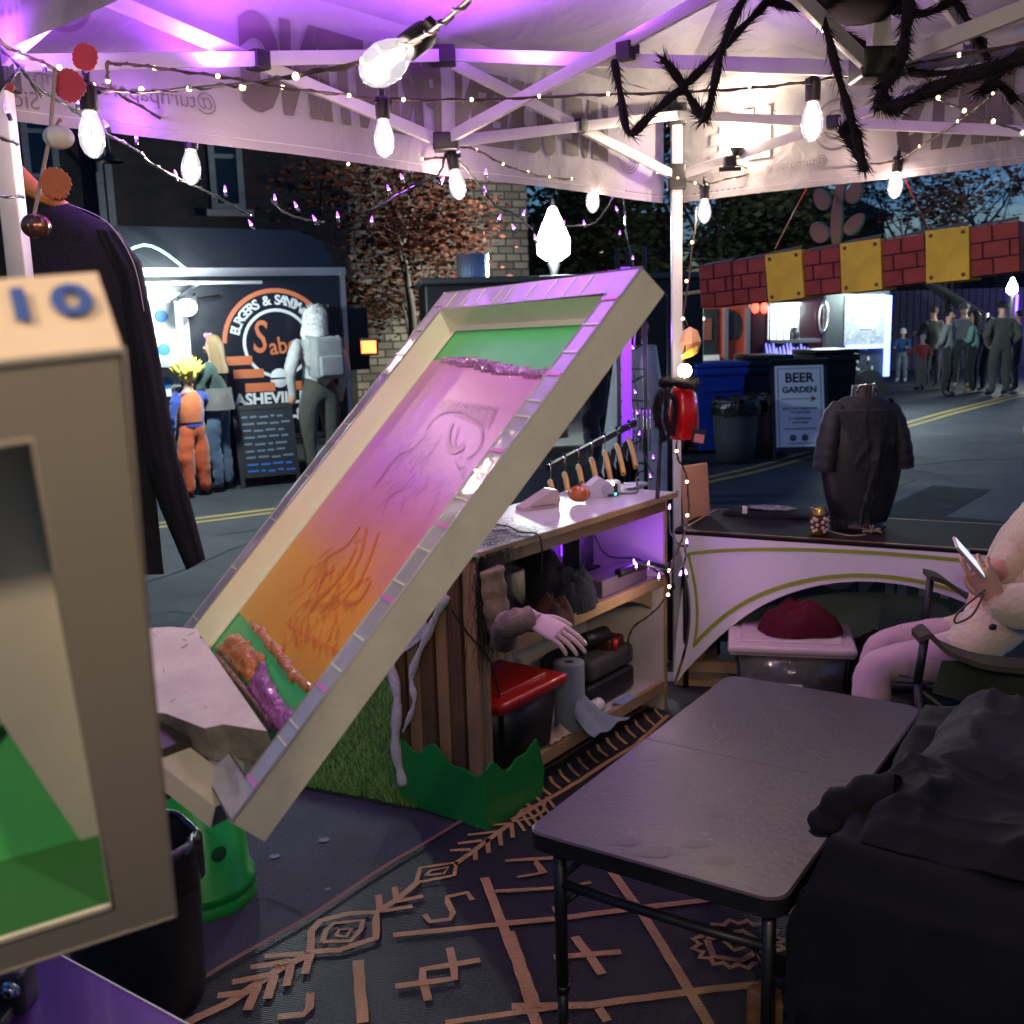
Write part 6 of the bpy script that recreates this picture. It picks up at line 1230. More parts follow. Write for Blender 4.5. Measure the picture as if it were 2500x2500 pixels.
# ---------------------------------------------------------------- things on and in the counter
def atc(px, py, z, s_=None): p = atz(px, py, z); return p
zt = .96
p = atz(1415, 1228, zt); t = thing('pumpkin', 'small glossy orange ceramic pumpkin on the counter top', 'pumpkin', p); q = MB(); pump(q, p+V((0, 0, .038)), .047, mat('orange_ceramic', (.5, .12, .02), .25, coat=.6), mat('pumpkin_stem', (.14, .09, .04), .5), 11, .8); q.build('shell', t)
cr_ = mat('cream_plastic', (.6, .47, .4), .4, var=(9, .1))
p = atz(1315, 1240, zt); Mx = axes(p, V((.86, .5, 0)), V((-.5, .86, 0)), V((0, 0, 1))); t = thing('card_reader', 'cream wedge shaped payment stand left of the pumpkin', 'stand', p)
q = MB(); q.prism([(-.085, 0), (.075, 0), (.082, .03), (.07, .07), (.05, .072), (-.085, .012)], -.035, .035, cr_, Mx @ XZ); q.build('body', t); q = MB(); q.box((.0, -.037, .014), (.11, .003, .004), mat('slot_dark', (.2, .14, .12)), Mx); q.build('slot', t)
p = atz(1460, 1212, zt); Mx = rotz(p, .3); t = thing('tape_dispenser', 'white angular desk dispenser behind the pumpkin', 'dispenser', p); q = MB(); q.prism([(-.05, 0), (.05, 0), (.055, .05), (0, .085), (-.05, .05)], -.03, .03, m_paper, Mx @ XZ); q.build('body', t); q = MB(); q.tube([Mx @ V((.03, -.035, .03)), Mx @ V((.03, .035, .03))], .028, m_whitepaint, 18); q.build('roll', t)
p = atz(1490, 1205, zt); Mx = rotz(p, .2); t = thing('candle_box', 'small white box with a dark square face and glowing tip', 'box', p); q = MB(); q.box((0, 0, .028), (.075, .06, .056), m_paper, Mx, .004); q.box((0, -.031, .028), (.045, .004, .036), m_black, Mx); q.build('box', t); q = MB(); q.lathe([(.006, .04), (.004, .052), (.001, .06)], glow('candle_glow', (1, .85, .4), 6), 8, Mx @ Matrix.Translation((0, -.036, 0))); q.build('tip', t)
p = atz(1520, 1196, zt); q = MB(); q.grid(lambda u, v: p+V((-.05+.12*u, -.03+.07*v, .012+.02*abs(nn((u*4, v*4, 3))))), 12, 8, m_paper); tag(q.build('crumpled_paper'), 'crumpled white paper beside the small dark faced box', 'paper')
p = atz(1552, 1187, zt); q = MB(); q.box((0, 0, .008), (.1, .05, .016), mat('foil_packet', (.45, .5, .52), .3, .4), rotz(p, .35), .004); tag(q.build('packet'), 'silvery packet at the back right of the counter top', 'packet')
p = atz(1500, 1213, zt); t = thing('marker_pen', 'dark pen with a glowing blue tip on the counter top', 'pen', p); q = MB(); q.tube([p+V((-.025, -.01, .008)), p+V((.02, .012, .008))], .006, mat('pen_barrel', (.02, .05, .07), .3), 10); q.build('barrel', t); q = MB(); q.ball(p+V((.005, -.003, .012)), .005, glow('pen_glow', (.1, .7, 1), 2), 8); q.build('light', t)
p = atz(1552, 1205, zt); q = MB(); q.tube(bez([p+V((-.08, -.005, .004)), p+V((0, 0, .004)), p+V((.008, .01, .03)), p+V((.006, .012, .06)), p+V((.015, .01, .068))]), .0045, mat('grey_green_wire', (.12, .14, .13), .5), 7); tag(q.build('bent_stand'), 'bent grey wire stand right of the pen on the counter top', 'stand')
p = atz(1222, 1293, zt); t = thing('price_card', 'small white card with a black grid at the left end of the counter', 'card', p); q = MB(); q.box((0, 0, .004), (.06, .04, .006), m_paper, rotz(p, .3), .002); q.build('card', t); q = MB(); 
for k in (-.015, 0, .015): q.box((k, 0, .0076), (.0015, .036, .001), m_black, rotz(p, .3))
for k in (-.008, .008): q.box((0, k, .0078), (.054, .0015, .001), m_black, rotz(p, .3))
q.build('grid_print', t)
# black creepy gauze trailing over the counter corner
t = thing('black_gauze', 'shredded black gauze draped over the left counter corner and down the slats', 'cloth', cp(0, 0, .96)); q = MB(); rnd = random.Random(6); gz = mat('black_gauze_thread', (.012, .01, .01), .9)
for _ in range(600):
    s0, b0 = rnd.uniform(-.04, .38)*rnd.random()**.4, rnd.uniform(-.02, .36); P = [cp(s0, b0, .964)]
    for k in range(5): P.append(P[-1]+D1*rnd.gauss(.01, .03)+Nb*rnd.gauss(-.005, .03)); P[-1].z = .963+rnd.random()*.006
    q.ribbon(P, rnd.uniform(.0006, .0018), gz)
for _ in range(330):
    s0 = rnd.uniform(-.05, .12); L_g = rnd.uniform(.1, .42); P = [cp(s0 if rnd.random() < .5 else -.05, -.033 if s0 > -.03 else rnd.uniform(-.03, .14), .95)]; out_ = -Nb
    for k in range(7): P.append(P[-1]+D1*rnd.gauss(0, .012)+V((0, 0, -L_g/7))); 
    q.ribbon(P, rnd.uniform(.0007, .002), gz, out_)
q.tube(bez([cp(-.05, .1, .75), cp(-.046, .04, .68), cp(-.03, -.035, .6), cp(.0, -.036, .52), cp(.02, -.036, .45)]), .0035, gz, 6); q.tube(bez([cp(.3, .3, .968), cp(.32, .15, .968), cp(.26, .04, .966), cp(.28, -.034, .95), cp(.28, -.034, .82)]), .003, gz, 6); q.build('threads', t)
# white stretched webbing on the slats
q = MB(); wm = mat('white_web_fibre', (.6, .57, .55), .95, sheen=.5, bump=(60, .8)); 
for P, r_ in (([(0, 0, 0)], 0),): pass
Ws = [cp(-.06, .35, .86), cp(-.075, .33, .7), cp(-.065, .38, .55), cp(-.07, .35, .4), cp(-.08, .36, .22), cp(-.07, .34, .08)]; q.tube(bez(Ws), [.012+.008*abs(math.sin(i*.7)) for i in range(len(bez(Ws)))], wm, 8)
Ws = [cp(-.05, .12, .8), cp(-.06, .2, .66), cp(-.065, .28, .5), cp(-.07, .27, .4), cp(-.07, .33, .28)]; q.tube(bez(Ws), [.016-.0004*i+.004*math.sin(i*1.3) for i in range(len(bez(Ws)))], wm, 8)
q.grid(lambda u, v: cp(-.062-.004*math.sin(v*9), .36-.16*u*math.sin(math.pi*min(1, v*1.4+.15)), .8-.42*v), 10, 16, wm)
tag(q.build('spider_webbing'), 'stretched white fibre webbing on the slatted counter end', 'webbing')
# hand maker
def hand(mb, M, m, curl=(.25, .25, .3, .35), thumb=.7, s=1.0, spread=.07):
    M = M @ Matrix.Scale(s, 4); lens = [(.042, .026, .02), (.047, .03, .022), (.043, .027, .021), (.033, .021, .018)]
    mb.grid(lambda u, v: V((-.01+.098*v, math.cos(u*6.283)*(.03+.012*math.sin(min(1, v*1.3)*1.57)), math.sin(u*6.283)*(.017-.005*v))), 20, 8, m, M)
    mb.ball((.085, 0, 0), .012, m, 10, M, (1, 3.2, 1)); mb.ball((-.008, 0, 0), .017, m, 10, M, (1, 1.6, 1))
    for k in range(4):
        y = .031-.0205*k; ang = spread*(1.5-k); p = V((.082-.004*abs(k-1), y, 0)); P = [p-V((.02, 0, 0)), p]; a = 0; 
        for j, L in enumerate(lens[k]): a += curl[k]*(1 if j else .6); p = p+V((math.cos(a)*math.cos(ang), math.cos(a)*math.sin(ang), -math.sin(a)))*L; P.append(p)
        B_ = bez(P, 4); nB = len(B_); mb.tube(B_, [.0092-.0028*i/nB for i in range(nB)], m, 9, M=M); mb.ball(B_[-1], .0062, m, 8, M)
        mb.ball(B_[-1]+V((.0, 0, .004)), .0045, m, 6, M, (1.2, .9, .5))
    P = [V((.015, .026, -.004)), V((.035, .046, -.008)), V((.062, .046+.02*thumb, -.014)), V((.085, .043+.03*thumb, -.02))]; B_ = bez(P, 4); nB = len(B_); mb.tube(B_, [.0135-.0055*i/nB for i in range(nB)], m, 9, M=M); mb.ball(B_[-1], .0078, m, 8, M)
# ghost arm with beige sleeve reaching from the middle shelf
slv = mat('aged_gauze_sleeve', (.36, .26, .17), .9, var=(16, .45, (.12, .08, .05)), bump=(40, .7)); fl = mat('fake_skin', (.62, .44, .34), .45, coat=.15)
wr = ptd(1300, 1510, 3.2); hd_ = ptd(1395, 1562, 3.13); t = thing('fake_arm', 'fake severed arm in a beige gauze sleeve resting on the middle shelf', 'prop', cp(.05, -.02, .62))
q = MB(); P = bez([cp(-.01, -.03, .9), cp(.0, -.045, .76), cp(.02, -.06, .66), ptd(1240, 1525, 3.2), wr], 8); nB = len(P); q.tube(P, [.05-.012*i/nB+.0035*math.sin(i*1.9) for i in range(nB)], slv, 18); q.build('sleeve', t)
X_ = (hd_-wr).normalized(); Z_ = (CAM-wr).normalized()*.6+V((0, 0, 1)); Z_ = (Z_-X_*Z_.dot(X_)).normalized(); Y_ = Z_.cross(X_); q = MB(); q.tube([wr-X_*.03, wr+X_*.02], [.028, .024], fl, 14); hand(q, axes(wr+X_*.012, X_, Y_, Z_), fl, (.22, .25, .3, .34), .6, 1.02, .008); q.build('hand', t)
# storage on the shelves
m_red = mat('red_lid_plastic', (.5, .012, .008), .35, coat=.3, bump=(8, .1))
def crate_tote(name, label, o, ax, ay, w, d, h, mb_, ml, cat='storage box', taper=.06, clear=None):
    t = thing(name, label, cat, o); M = axes(o, ax, ay, V((0, 0, 1))); q = MB(); k = taper
    vs = [(-w/2+k*w, -d/2+k*d, 0), (w/2-k*w, -d/2+k*d, 0), (w/2-k*w, d/2-k*d, 0), (-w/2+k*w, d/2-k*d, 0), (-w/2, -d/2, h), (w/2, -d/2, h), (w/2, d/2, h), (-w/2, d/2, h)]
    bmx = bmesh.new(); bv = [bmx.verts.new(v) for v in vs]
    for f in [(3, 2, 1, 0), (0, 1, 5, 4), (1, 2, 6, 5), (2, 3, 7, 6), (3, 0, 4, 7), (4, 5, 6, 7)]: bmx.faces.new([bv[i] for i in f])
    bmesh.ops.bevel(bmx, geom=[e for e in bmx.edges], offset=.018, segments=3, affect='EDGES'); q.bm(bmx, mb_, M, True); q.build('tub', t)
    q = MB(); q.box((0, 0, h+.006), (w+.05, d+.05, .035), ml, M, .015); q.box((0, 0, h+.026), (w-.06, d-.06, .016), ml, M, .007); q.box((0, 0, h-.014), (w+.03, d+.03, .012), ml, M, .004); q.build('lid', t); return t, M
crate_tote('storage_tote', 'black storage tote with red lid on the bottom shelf', cp(.24, .16, .14), D1, Nb, .35, .33, .25, m_black, m_red)
pt_ = cp(.58, .06, .14); bl_ = mat('blue_grey_towel', (.2, .25, .28), .85, bump=(90, .4)); t = thing('towel_roll', 'blue grey paper towel roll standing on the bottom shelf', 'towel roll', pt_)
q = MB(); q.lathe([(.02, .26), (.058, .26), (.06, .255), (.06, .0)], bl_, 32, Matrix.Translation(pt_)); q.lathe([(.02, .26), (.02, .1)], mat('card_core', (.2, .12, .07)), 20, Matrix.Translation(pt_)); q.build('roll', t)
q = MB(); q.grid(lambda u, v: pt_+V((0, 0, .01))+(-Nb*(.058+.1*v)+D1*((u-.5)*(.12+.14*v)+.06*v))+V((0, 0, (.07-.06*v)*(1-v)+.05*(1-v)*(1-(2*u-1)**2)+.008*math.sin(u*12))), 14, 8, bl_); q.build('loose_sheet', t)
q = MB(); p = cp(.43, .04, .145); q.grid(lambda u, v: p+D1*(-.06+.14*u)+Nb*(-.04+.1*v)+V((0, 0, .002+.045*abs(nn((u*3, v*3, 8))))), 12, 8, mat('kraft_paper', (.45, .33, .22), .85)); tag(q.build('crumpled_kraft_paper'), 'crumpled kraft paper on the bottom shelf next to the red lidded tote', 'paper')
t = thing('tool_case', 'dark grey padded tool case on the bottom shelf', 'case', cp(.92, .2, .14)); q = MB(); tc_ = mat('dark_fabric_case', (.05, .045, .045), .7, bump=(40, .3)); q.box((.0, 0, .05), (.36, .26, .1), m_black, axes(cp(.92, .2, .14), D1, Nb, V((0, 0, 1))), .02); q.build('base', t); q = MB(); q.box((0, 0, .15), (.34, .25, .09), tc_, axes(cp(.94, .2, .14), D1, Nb, V((0, 0, 1))), .03); q.build('lid', t)
t = thing('cordless_drill', 'black cordless drill with red grip lying on the tool case', 'drill', cp(.9, .16, .34)); Md = axes(cp(.9, .14, .335), D1, Nb, V((0, 0, 1)))
q = MB(); q.tube([Md @ V((-.1, 0, .075)), Md @ V((.07, 0, .06))], [.03, .036], m_black, 14); q.tube([Md @ V((.04, 0, .05)), Md @ V((.09, 0, .0))], [.026, .024], m_black, 12); q.box((.1, 0, .02), (.12, .09, .05), mat('drill_dark_red', (.06, .008, .008), .5), Md, .012); q.build('body', t)
q = MB(); q.tube([Md @ V((.07, -.05, .0)), Md @ V((.075, -.052, .045))], .012, m_red, 10); q.build('grip', t); q = MB(); q.tube([Md @ V((-.1, 0, .075)), Md @ V((-.15, 0, .08)), Md @ V((-.15, 0, .12))], [.02, .018, .02], m_black, 12); q.build('chuck', t)
p = cp(.72, .03, .18); q = MB(); q.tube([p-D1*.03, p+D1*.03], .028, m_paper, 18); tag(q.build('paper_roll'), 'small white paper roll right of the blue towel roll', 'paper')
p = cp(.93, .02, .141); q = MB(); q.box((0, 0, .003), (.12, .05, .004), mat('blue_leaflet', (.25, .35, .5), .5), axes(p, D1, Nb, V((0, 0, 1)))); tag(q.build('leaflet'), 'pale blue leaflet at the front of the bottom shelf', 'leaflet')
t = thing('flask', 'black insulated flask with steel ring at left of the middle shelf', 'flask', cp(.22, .22, .6)); q = MB(); q.lathe([(.001, 0), (.06, 0), (.06, .2), (.055, .21)], m_black, 28, Matrix.Translation(cp(.22, .2, .6))); q.build('body', t); q = MB(); q.lathe([(.0565, .21), (.0575, .215), (.0575, .225), (.055, .228)], m_chrome, 28, Matrix.Translation(cp(.22, .2, .6))); q.build('ring', t); q = MB(); q.lathe([(.055, .228), (.056, .27), (.04, .285), (.001, .287)], m_black, 28, Matrix.Translation(cp(.22, .2, .6))); q.build('lid', t)
q = MB(); q.box((0, 0, .1), (.12, .16, .2), m_black, axes(cp(.34, .2, .6), D1, Nb, V((0, 0, 1))), .01); tag(q.build('black_box'), 'plain black box between the flask and the bundled clothes', 'box')
def heap(name, label, c, ax, ay, rx, ry, h, m, seed, cat='clothes', amp=.25, pw=.7):
    q = MB()
    def fn(u, v):
        a = u*6.283; r_ = v; n_ = nn((math.cos(a)*2.2*r_+seed, math.sin(a)*2.2*r_, seed*1.7)); rr = (1+.18*nn((math.cos(a)*1.5, math.sin(a)*1.5, seed)))*r_
        z = h*(max(0, 1-r_**3))**pw*(1+amp*n_*.9)+.02*nn((math.cos(a)*rr*8+seed, math.sin(a)*rr*8, 3))*(1-r_)+.012*abs(nn((math.cos(a)*rr*14, math.sin(a)*rr*14, seed+5)))
        return c+ax*(math.cos(a)*rr*rx)+ay*(math.sin(a)*rr*ry)+V((0, 0, max(.003, z)))
    q.grid(fn, 72, 30, m); o = q.build(name); tag(o, label, cat); return o
heap('bundled_sweater', 'black bundled sweater heaped on the middle shelf', cp(.56, .2, .6), D1, Nb, .2, .16, .23, m_blackcloth, 2)
heap('scarf', 'charcoal ribbed scarf bunched at the front of the middle shelf', cp(.62, .07, .6), D1, Nb, .13, .09, .14, mat('charcoal_knit', (.03, .034, .038), .95, spec=.2, bump=(60, .5)), 7, amp=.5)
heap('folded_shirt', 'black shirt with orange flame lettering hanging over the shelf edge', cp(.44, .03, .58), D1, Nb, .1, .07, .1, mat('flame_print_shirt', (.014, .01, .01), .85, var=(14, .1, (.12, .035, .01)), bump=(40, .5)), 11, amp=.4)
q = MB(); q.box((0, 0, .05), (.12, .1, .1), m_black, axes(cp(.72, .12, .6), D1, Nb, V((0, 0, 1))), .008); tag(q.build('small_black_box'), 'small black box right of the charcoal scarf', 'box')
t = thing('cash_box', 'long low dark case with plugs lying at right of the middle shelf', 'case', cp(1.0, .12, .6)); q = MB(); q.box((0, 0, .035), (.36, .14, .07), mat('mauve_grey_box', (.16, .12, .14), .45), axes(cp(.98, .11, .6), D1, Nb, V((0, 0, 1))), .006); q.build('case', t)
t = thing('power_adapter', 'black power adapter with looped cable on the middle shelf', 'adapter', cp(.96, .3, .6)); q = MB(); q.box((0, 0, .07), (.11, .09, .13), m_black, axes(cp(.98, .27, .67), D1, Nb, V((0, 0, 1))), .008); q.box((0, 0, .03), (.16, .14, .07), m_black, axes(cp(.98, .28, .6), D1, Nb, V((0, 0, 1)))); q.build('body', t); q = MB(); q.tube(bez([cp(.96, .28, .8), cp(.97, .28, .87), cp(1.0, .27, .88), cp(1.05, .25, .82), cp(1.1, .2, .7), cp(1.18, .1, .68), cp(1.2, .0, .62)]), .005, m_black, 7); q.build('cable', t)
q = MB(); q.tube(bez([cp(1.0, .03, .675), cp(1.08, .02, .685), cp(1.16, .0, .665), cp(1.22, -.02, .63), cp(1.25, -.03, .55)]), [.018]+[.014]*19+[.006]*13 if False else .014, m_black, 10); q.tube(bez([cp(.92, .04, .678), cp(1.0, .02, .685), cp(1.1, .01, .68)]), .02, m_black, 8); tag(q.build('cable_bundle'), 'thick black cables bundled at the right end of the middle shelf', 'cable')
# ---------------------------------------------------------------- black wire rack with waterfall arm and hangers
RK = aty(1545, 1180, 5.5); RK.z = 0; t = thing('wire_rack', 'tall black wire display rack lit violet behind the counter', 'display rack', RK)
q = MB(); tz_ = 2.05
for dx, dy in ((-.07, 0), (.07, 0), (0, .12)): q.tube([RK+V((dx, dy, 0)), RK+V((dx, dy, tz_))], .011, m_black, 8)
for k in range(24):
    z = .1+k*.083; P = [RK+V((-.07, 0, z)), RK+V((.07, 0, z+(.05 if k % 2 else 0))), RK+V((0, .12, z))]; q.tube(P, .004, m_black, 5, closed=True)
q.build('post', t)
q = MB(); q.box((0, 0, 1.5), (.05, .012, .9), glow('violet_panel', (.2, .03, .9), .7), Matrix.Translation(RK+V((-.03, -.02, 0)))); q.build('light_bar', t)
q = MB()
for k in range(6): q.tube([RK+V((.0+.018*k, -.03, 1.0)), RK+V((.0+.018*k, -.03, 1.22))], .003, m_chrome, 5)
q.build('hooks', t)
a, b_ = aty(1550, 1032, 5.42), aty(1338, 1143, 4.78); q = MB(); q.bar(a, b_, .022, .03, m_black); ar = q.build('waterfall_arm', t)
HK = []
for k in range(7):
    p = b_.lerp(a, .02+.15*k); HK.append(p); q = MB(); q.ball(p+V((0, 0, .024)), .009, m_black, 8); q.tube([p+V((0, -.014, .018)), p+V((0, -.016, -.02))], .004, m_chrome, 6); q.build('peg', ar)
hmm = mat('pale_wood_hanger', (.66, .42, .1), .4, var=(6, .2))
tips = [(1345, 1190), (1376, 1180), (1398, 1165), (1428, 1150), (1453, 1130), (1487, 1115), (1512, 1100)]
labs = ['first black shirt on a wooden hanger, lowest on the sloping arm', 'second black shirt on hanger from the low end of the arm', 'third black shirt on hanger from the low end, behind the pumpkin', 'fourth black shirt on hanger, mid way along the sloping arm', 'fifth black shirt on hanger from the low end of the arm', 'sixth black shirt on hanger from the low end of the arm', 'last black shirt on hanger, highest and nearest the rack']
for k in range(7):
    p = HK[k]; e = aty(tips[k][0], tips[k][1]-20, p.y-.3); e = p+V((.0, 0, 0)); hx = p+V((.012, -.15, -.17)); h2 = p+V((-.03, .16, -.19)); top = p+V((0, 0, -.07))
    t2 = thing('hung_shirt', labs[k], 'shirt', p, 'black shirts on the sloping display arm')
    q = MB(); q.tube([p+V((0, -.0, .02)), p+V((.006, -.01, .0)), top], .002, m_chrome, 5)
    q.tube(bez([hx+V((0, -.03, -.02)), hx, top.lerp(hx, .4)+V((0, 0, .012)), top, top+V((0, .04, -.015))], 5), .0135, hmm, 8); q.build('hanger', t2)
    q = MB()
    for sgn in (-1, 1):
        q.grid(lambda u, v, sgn=sgn: top+V((sgn*(.014+.035*math.sin(math.pi*u)*min(1, v*3)), -.2*(1+.12*v)*(2*u-1), (.02 if u < .5 else -.045)-.13*abs(2*u-1)-.6*v))+V((.01*math.sin(u*17+v*3), 0, 0)), 20, 14, m_navycloth)
    q.build('shirt', t2)
# ---------------------------------------------------------------- red ornament with black fur, beside the post
p = ptd(1668, 1010, 4.3); t = thing('red_helmet', 'shiny red ribbed helmet with small picture tag hanging on the corner post', 'decoration', p)
q = MB(); rp_ = mat('red_vinyl', (.55, .008, .008), .2, coat=.7); q.grid(lambda u, v: p+V((math.cos(u*6.283)*.062, math.sin(u*6.283)*.07, 0))*math.sin(.05+v*2.2)**.6*(1+.03*math.cos(u*44))+V((.0, 0, .12*math.cos(v*2.6))), 60, 24, rp_); q.build('shell', t)
q = MB(); p2 = ptd(1705, 1065, 4.22); q.box((0, 0, 0), (.055, .006, .055), m_black, Matrix.Translation(p2) @ Matrix.Rotation(.2, 4, 'Y')); q.box((.004, -.005, -.008), (.04, .004, .034), mat('pink_picture', (.6, .2, .2)), Matrix.Translation(p2) @ Matrix.Rotation(.2, 4, 'Y')); q.build('picture_tag', t)
q = MB(); q.tube([p2, p2+V((-.03, 0, .04)), p+V((.02, -.03, .0))], .002, m_black, 5); q.build('strap', t)
t = thing('fur_spider', 'small furry black spider toy clinging to the red helmet', 'decoration', ptd(1640, 960, 4.25))
furry([ptd(1610, 935, 4.25), ptd(1650, 935, 4.22), ptd(1695, 940, 4.2)], .03, 4500, 'body', t, .04)
for i, P in enumerate([[(1620, 950), (1600, 985), (1605, 1040)], [(1630, 950), (1625, 1010), (1635, 1060)], [(1640, 960), (1650, 1000), (1640, 1060)], [(1615, 960), (1608, 1020), (1622, 1075)]]): furry([ptd(x, y, 4.22) for x, y in P], .016, 2500, 'leg', t, .022)
q = MB(); q.tube([ptd(1612, 1060, 4.25), V((ptd(1605, 1184, 4.25).x, ptd(1605, 1184, 4.25).y, .96))], .009, m_black, 8); tag(q.build('black_pole'), 'thin black pole standing on the counter under the furry spider', 'pole')
# folded yellow paper lantern
t = thing('paper_lantern', 'faceted peach and yellow lantern on the corner post above the globe light', 'lantern', ptd(1685, 830, 4.38)); q = MB(); q.ball(ptd(1685, 835, 4.38), .058, mat('peach_paper', (.7, .38, .2), .5, sss=.4), 8, sq=(.8, .8, 1.1)); q.sm = [False]*len(q.sm); q.build('shade', t); q = MB(); q.add([ptd(1662, 880, 4.33), ptd(1695, 868, 4.3), ptd(1705, 845, 4.32), ptd(1690, 850, 4.3), ptd(1672, 860, 4.3)], [(0, 1, 2, 3, 4)], mat('yellow_paper', (.8, .5, .05), .5)); q.tube([ptd(1680, 800, 4.38), ptd(1672, 775, 4.4)], .003, cordm, 5); q.build('fold', t)
# leaning orange board behind the post
q = MB(); p = V((.93, 4.95, 0)); q.box((0, 0, .5), (.14, .02, 1.0), mat('peach_board', (.5, .25, .15), .7, var=(5, .2)), rotz(p, .3) @ Matrix.Rotation(-.06, 4, 'Y'), .01); tag(q.build('peach_board'), 'peach board standing behind the corner post', 'board')
# ---------------------------------------------------------------- black topped table with white stretch cover
T0 = atz(1640, 1298, .74); Tr = atz(2438, 1351, .74); tX_ = (Tr-T0).normalized(); tY_ = V((-tX_.y, tX_.x, 0)); tX_.z = 0
LT, DT = 1.83, .62
MTb = axes(V((T0.x, T0.y, 0)), tX_, tY_, V((0, 0, 1)))
t = thing('display_table', 'long display table in a white stretch cover with black top and lime lines', 'table', MTb @ V((LT/2, DT/2, 0)))
btop = mat('black_stretch_top', (.012, .008, .009), .75, spec=.15, bump=(80, .1)); gold = mat('gold_line', (.6, .35, .08), .5); lime = mat('lime_line', (.3, .36, .02), .6); stw = mat('white_stretch_cloth', (.8, .74, .74), .7, bump=(5, .12))
def rr(x0, x1, y0, y1, r, k=8):
    P = []
    for cx_, cy_, a0 in ((x1-r, y0+r, -90), (x1-r, y1-r, 0), (x0+r, y1-r, 90), (x0+r, y0+r, 180)):
        for i in range(k+1): a = rad(a0+90*i/k); P.append((cx_+math.cos(a)*r, cy_+math.sin(a)*r))
    return P
q = MB(); q.prism(rr(0, LT, 0, DT, .05), .715, .744, btop, MTb); q.build('top', t)
q = MB(); P = rr(.035, LT-.035, .03, DT-.03, .05); q.ribbon([MTb @ V((*p, .7455)) for p in P+[P[0]]], .008, gold); q.build('gold_line', t)
# front cover with arch
def archz(x):
    a = abs(2*x/LT-1); return .52*(1-a**2.4)**.85*1.0 if a < 1 else 0
def legx(z): return .0
N = 80
def panel(y, m, out):
    mb = MB()
    def f(u, v):
        x = .015+(LT-.03)*u; zb = .03+(.555*max(0, 1-abs(2*u-1)**2.0)**.75); zt__ = .73
        pull = .075*math.sin(math.pi*min(1, max(0, (zt__-(zb+(zt__-zb)*(1-v)))/.72)))*(1 if u < .5 else -1)*(1-min(u, 1-u)*2)**2.5
        z = zb+(zt__-zb)*(1-v); return MTb @ V((x+pull, y+.01*math.sin(x*6)*v*out, z))
    mb.grid(f, N, 14, m); return mb, f
mb, ff = panel(-.004, stw, -1); mb.build('front_cover', t)
mb2 = MB(); mb2.grid(lambda u, v: MTb @ V((.02+(LT-.04)*u, DT+.004+.012*math.sin(u*20)*v, .73-.68*v)), 50, 10, mat('slate_backed_cloth', (.22, .27, .27), .7)); mb2.build('back_cover', t)  # street light through the cloth is put into its lighter grey
def side(x0, sg):
    mb = MB()
    def f(u, v):
        inset = .075*math.sin(math.pi*v)*sg; z = .03+.7*(1-v)
        return MTb @ V((x0+inset, DT*u, max(z, .03+.55*max(0, 1-abs(2*u-1)**2)**.75*1)))
    mb.grid(f, 20, 14, stw); return mb
side(.006, 1).build('side_cover', t); side(LT-.006, -1).build('side_cover', t)
q = MB(); q.ribbon([ff(.02+.96*i/60, .14+.0*i)+MTb.to_3x3() @ V((0, -.006, 0)) for i in range(61)], .015, lime, -tY_); q.ribbon([ff(.02+.96*i/80, .82)+MTb.to_3x3() @ V((0, -.006, 0)) for i in range(81)], .017, lime, -tY_); q.ribbon([ff(.022, .14+.7*i/20)+MTb.to_3x3() @ V((0, -.006, 0)) for i in range(21)], .011, lime, -tY_); q.build('lime_line', t)
q = MB(); MB_ = MTb @ axes(V((1.05, DT-.004, .47)), V((-1, 0, 0)), V((0, 0, 1)), V((0, 1, 0)))
q.text('PRINTING', .26, mat('pale_print', (.85, .85, .85), .7), MB_, .0005, .012, sx=.85); q.build('print', t)
for x in (.05, LT-.05):
    for y in (.05, DT-.05): q = MB(); q.tube([MTb @ V((x, y, 0)), MTb @ V((x, y, .715))], .014, m_black, 8); q.build('leg', t)
def tt(px, py, z=.745): return atz(px, py, z)
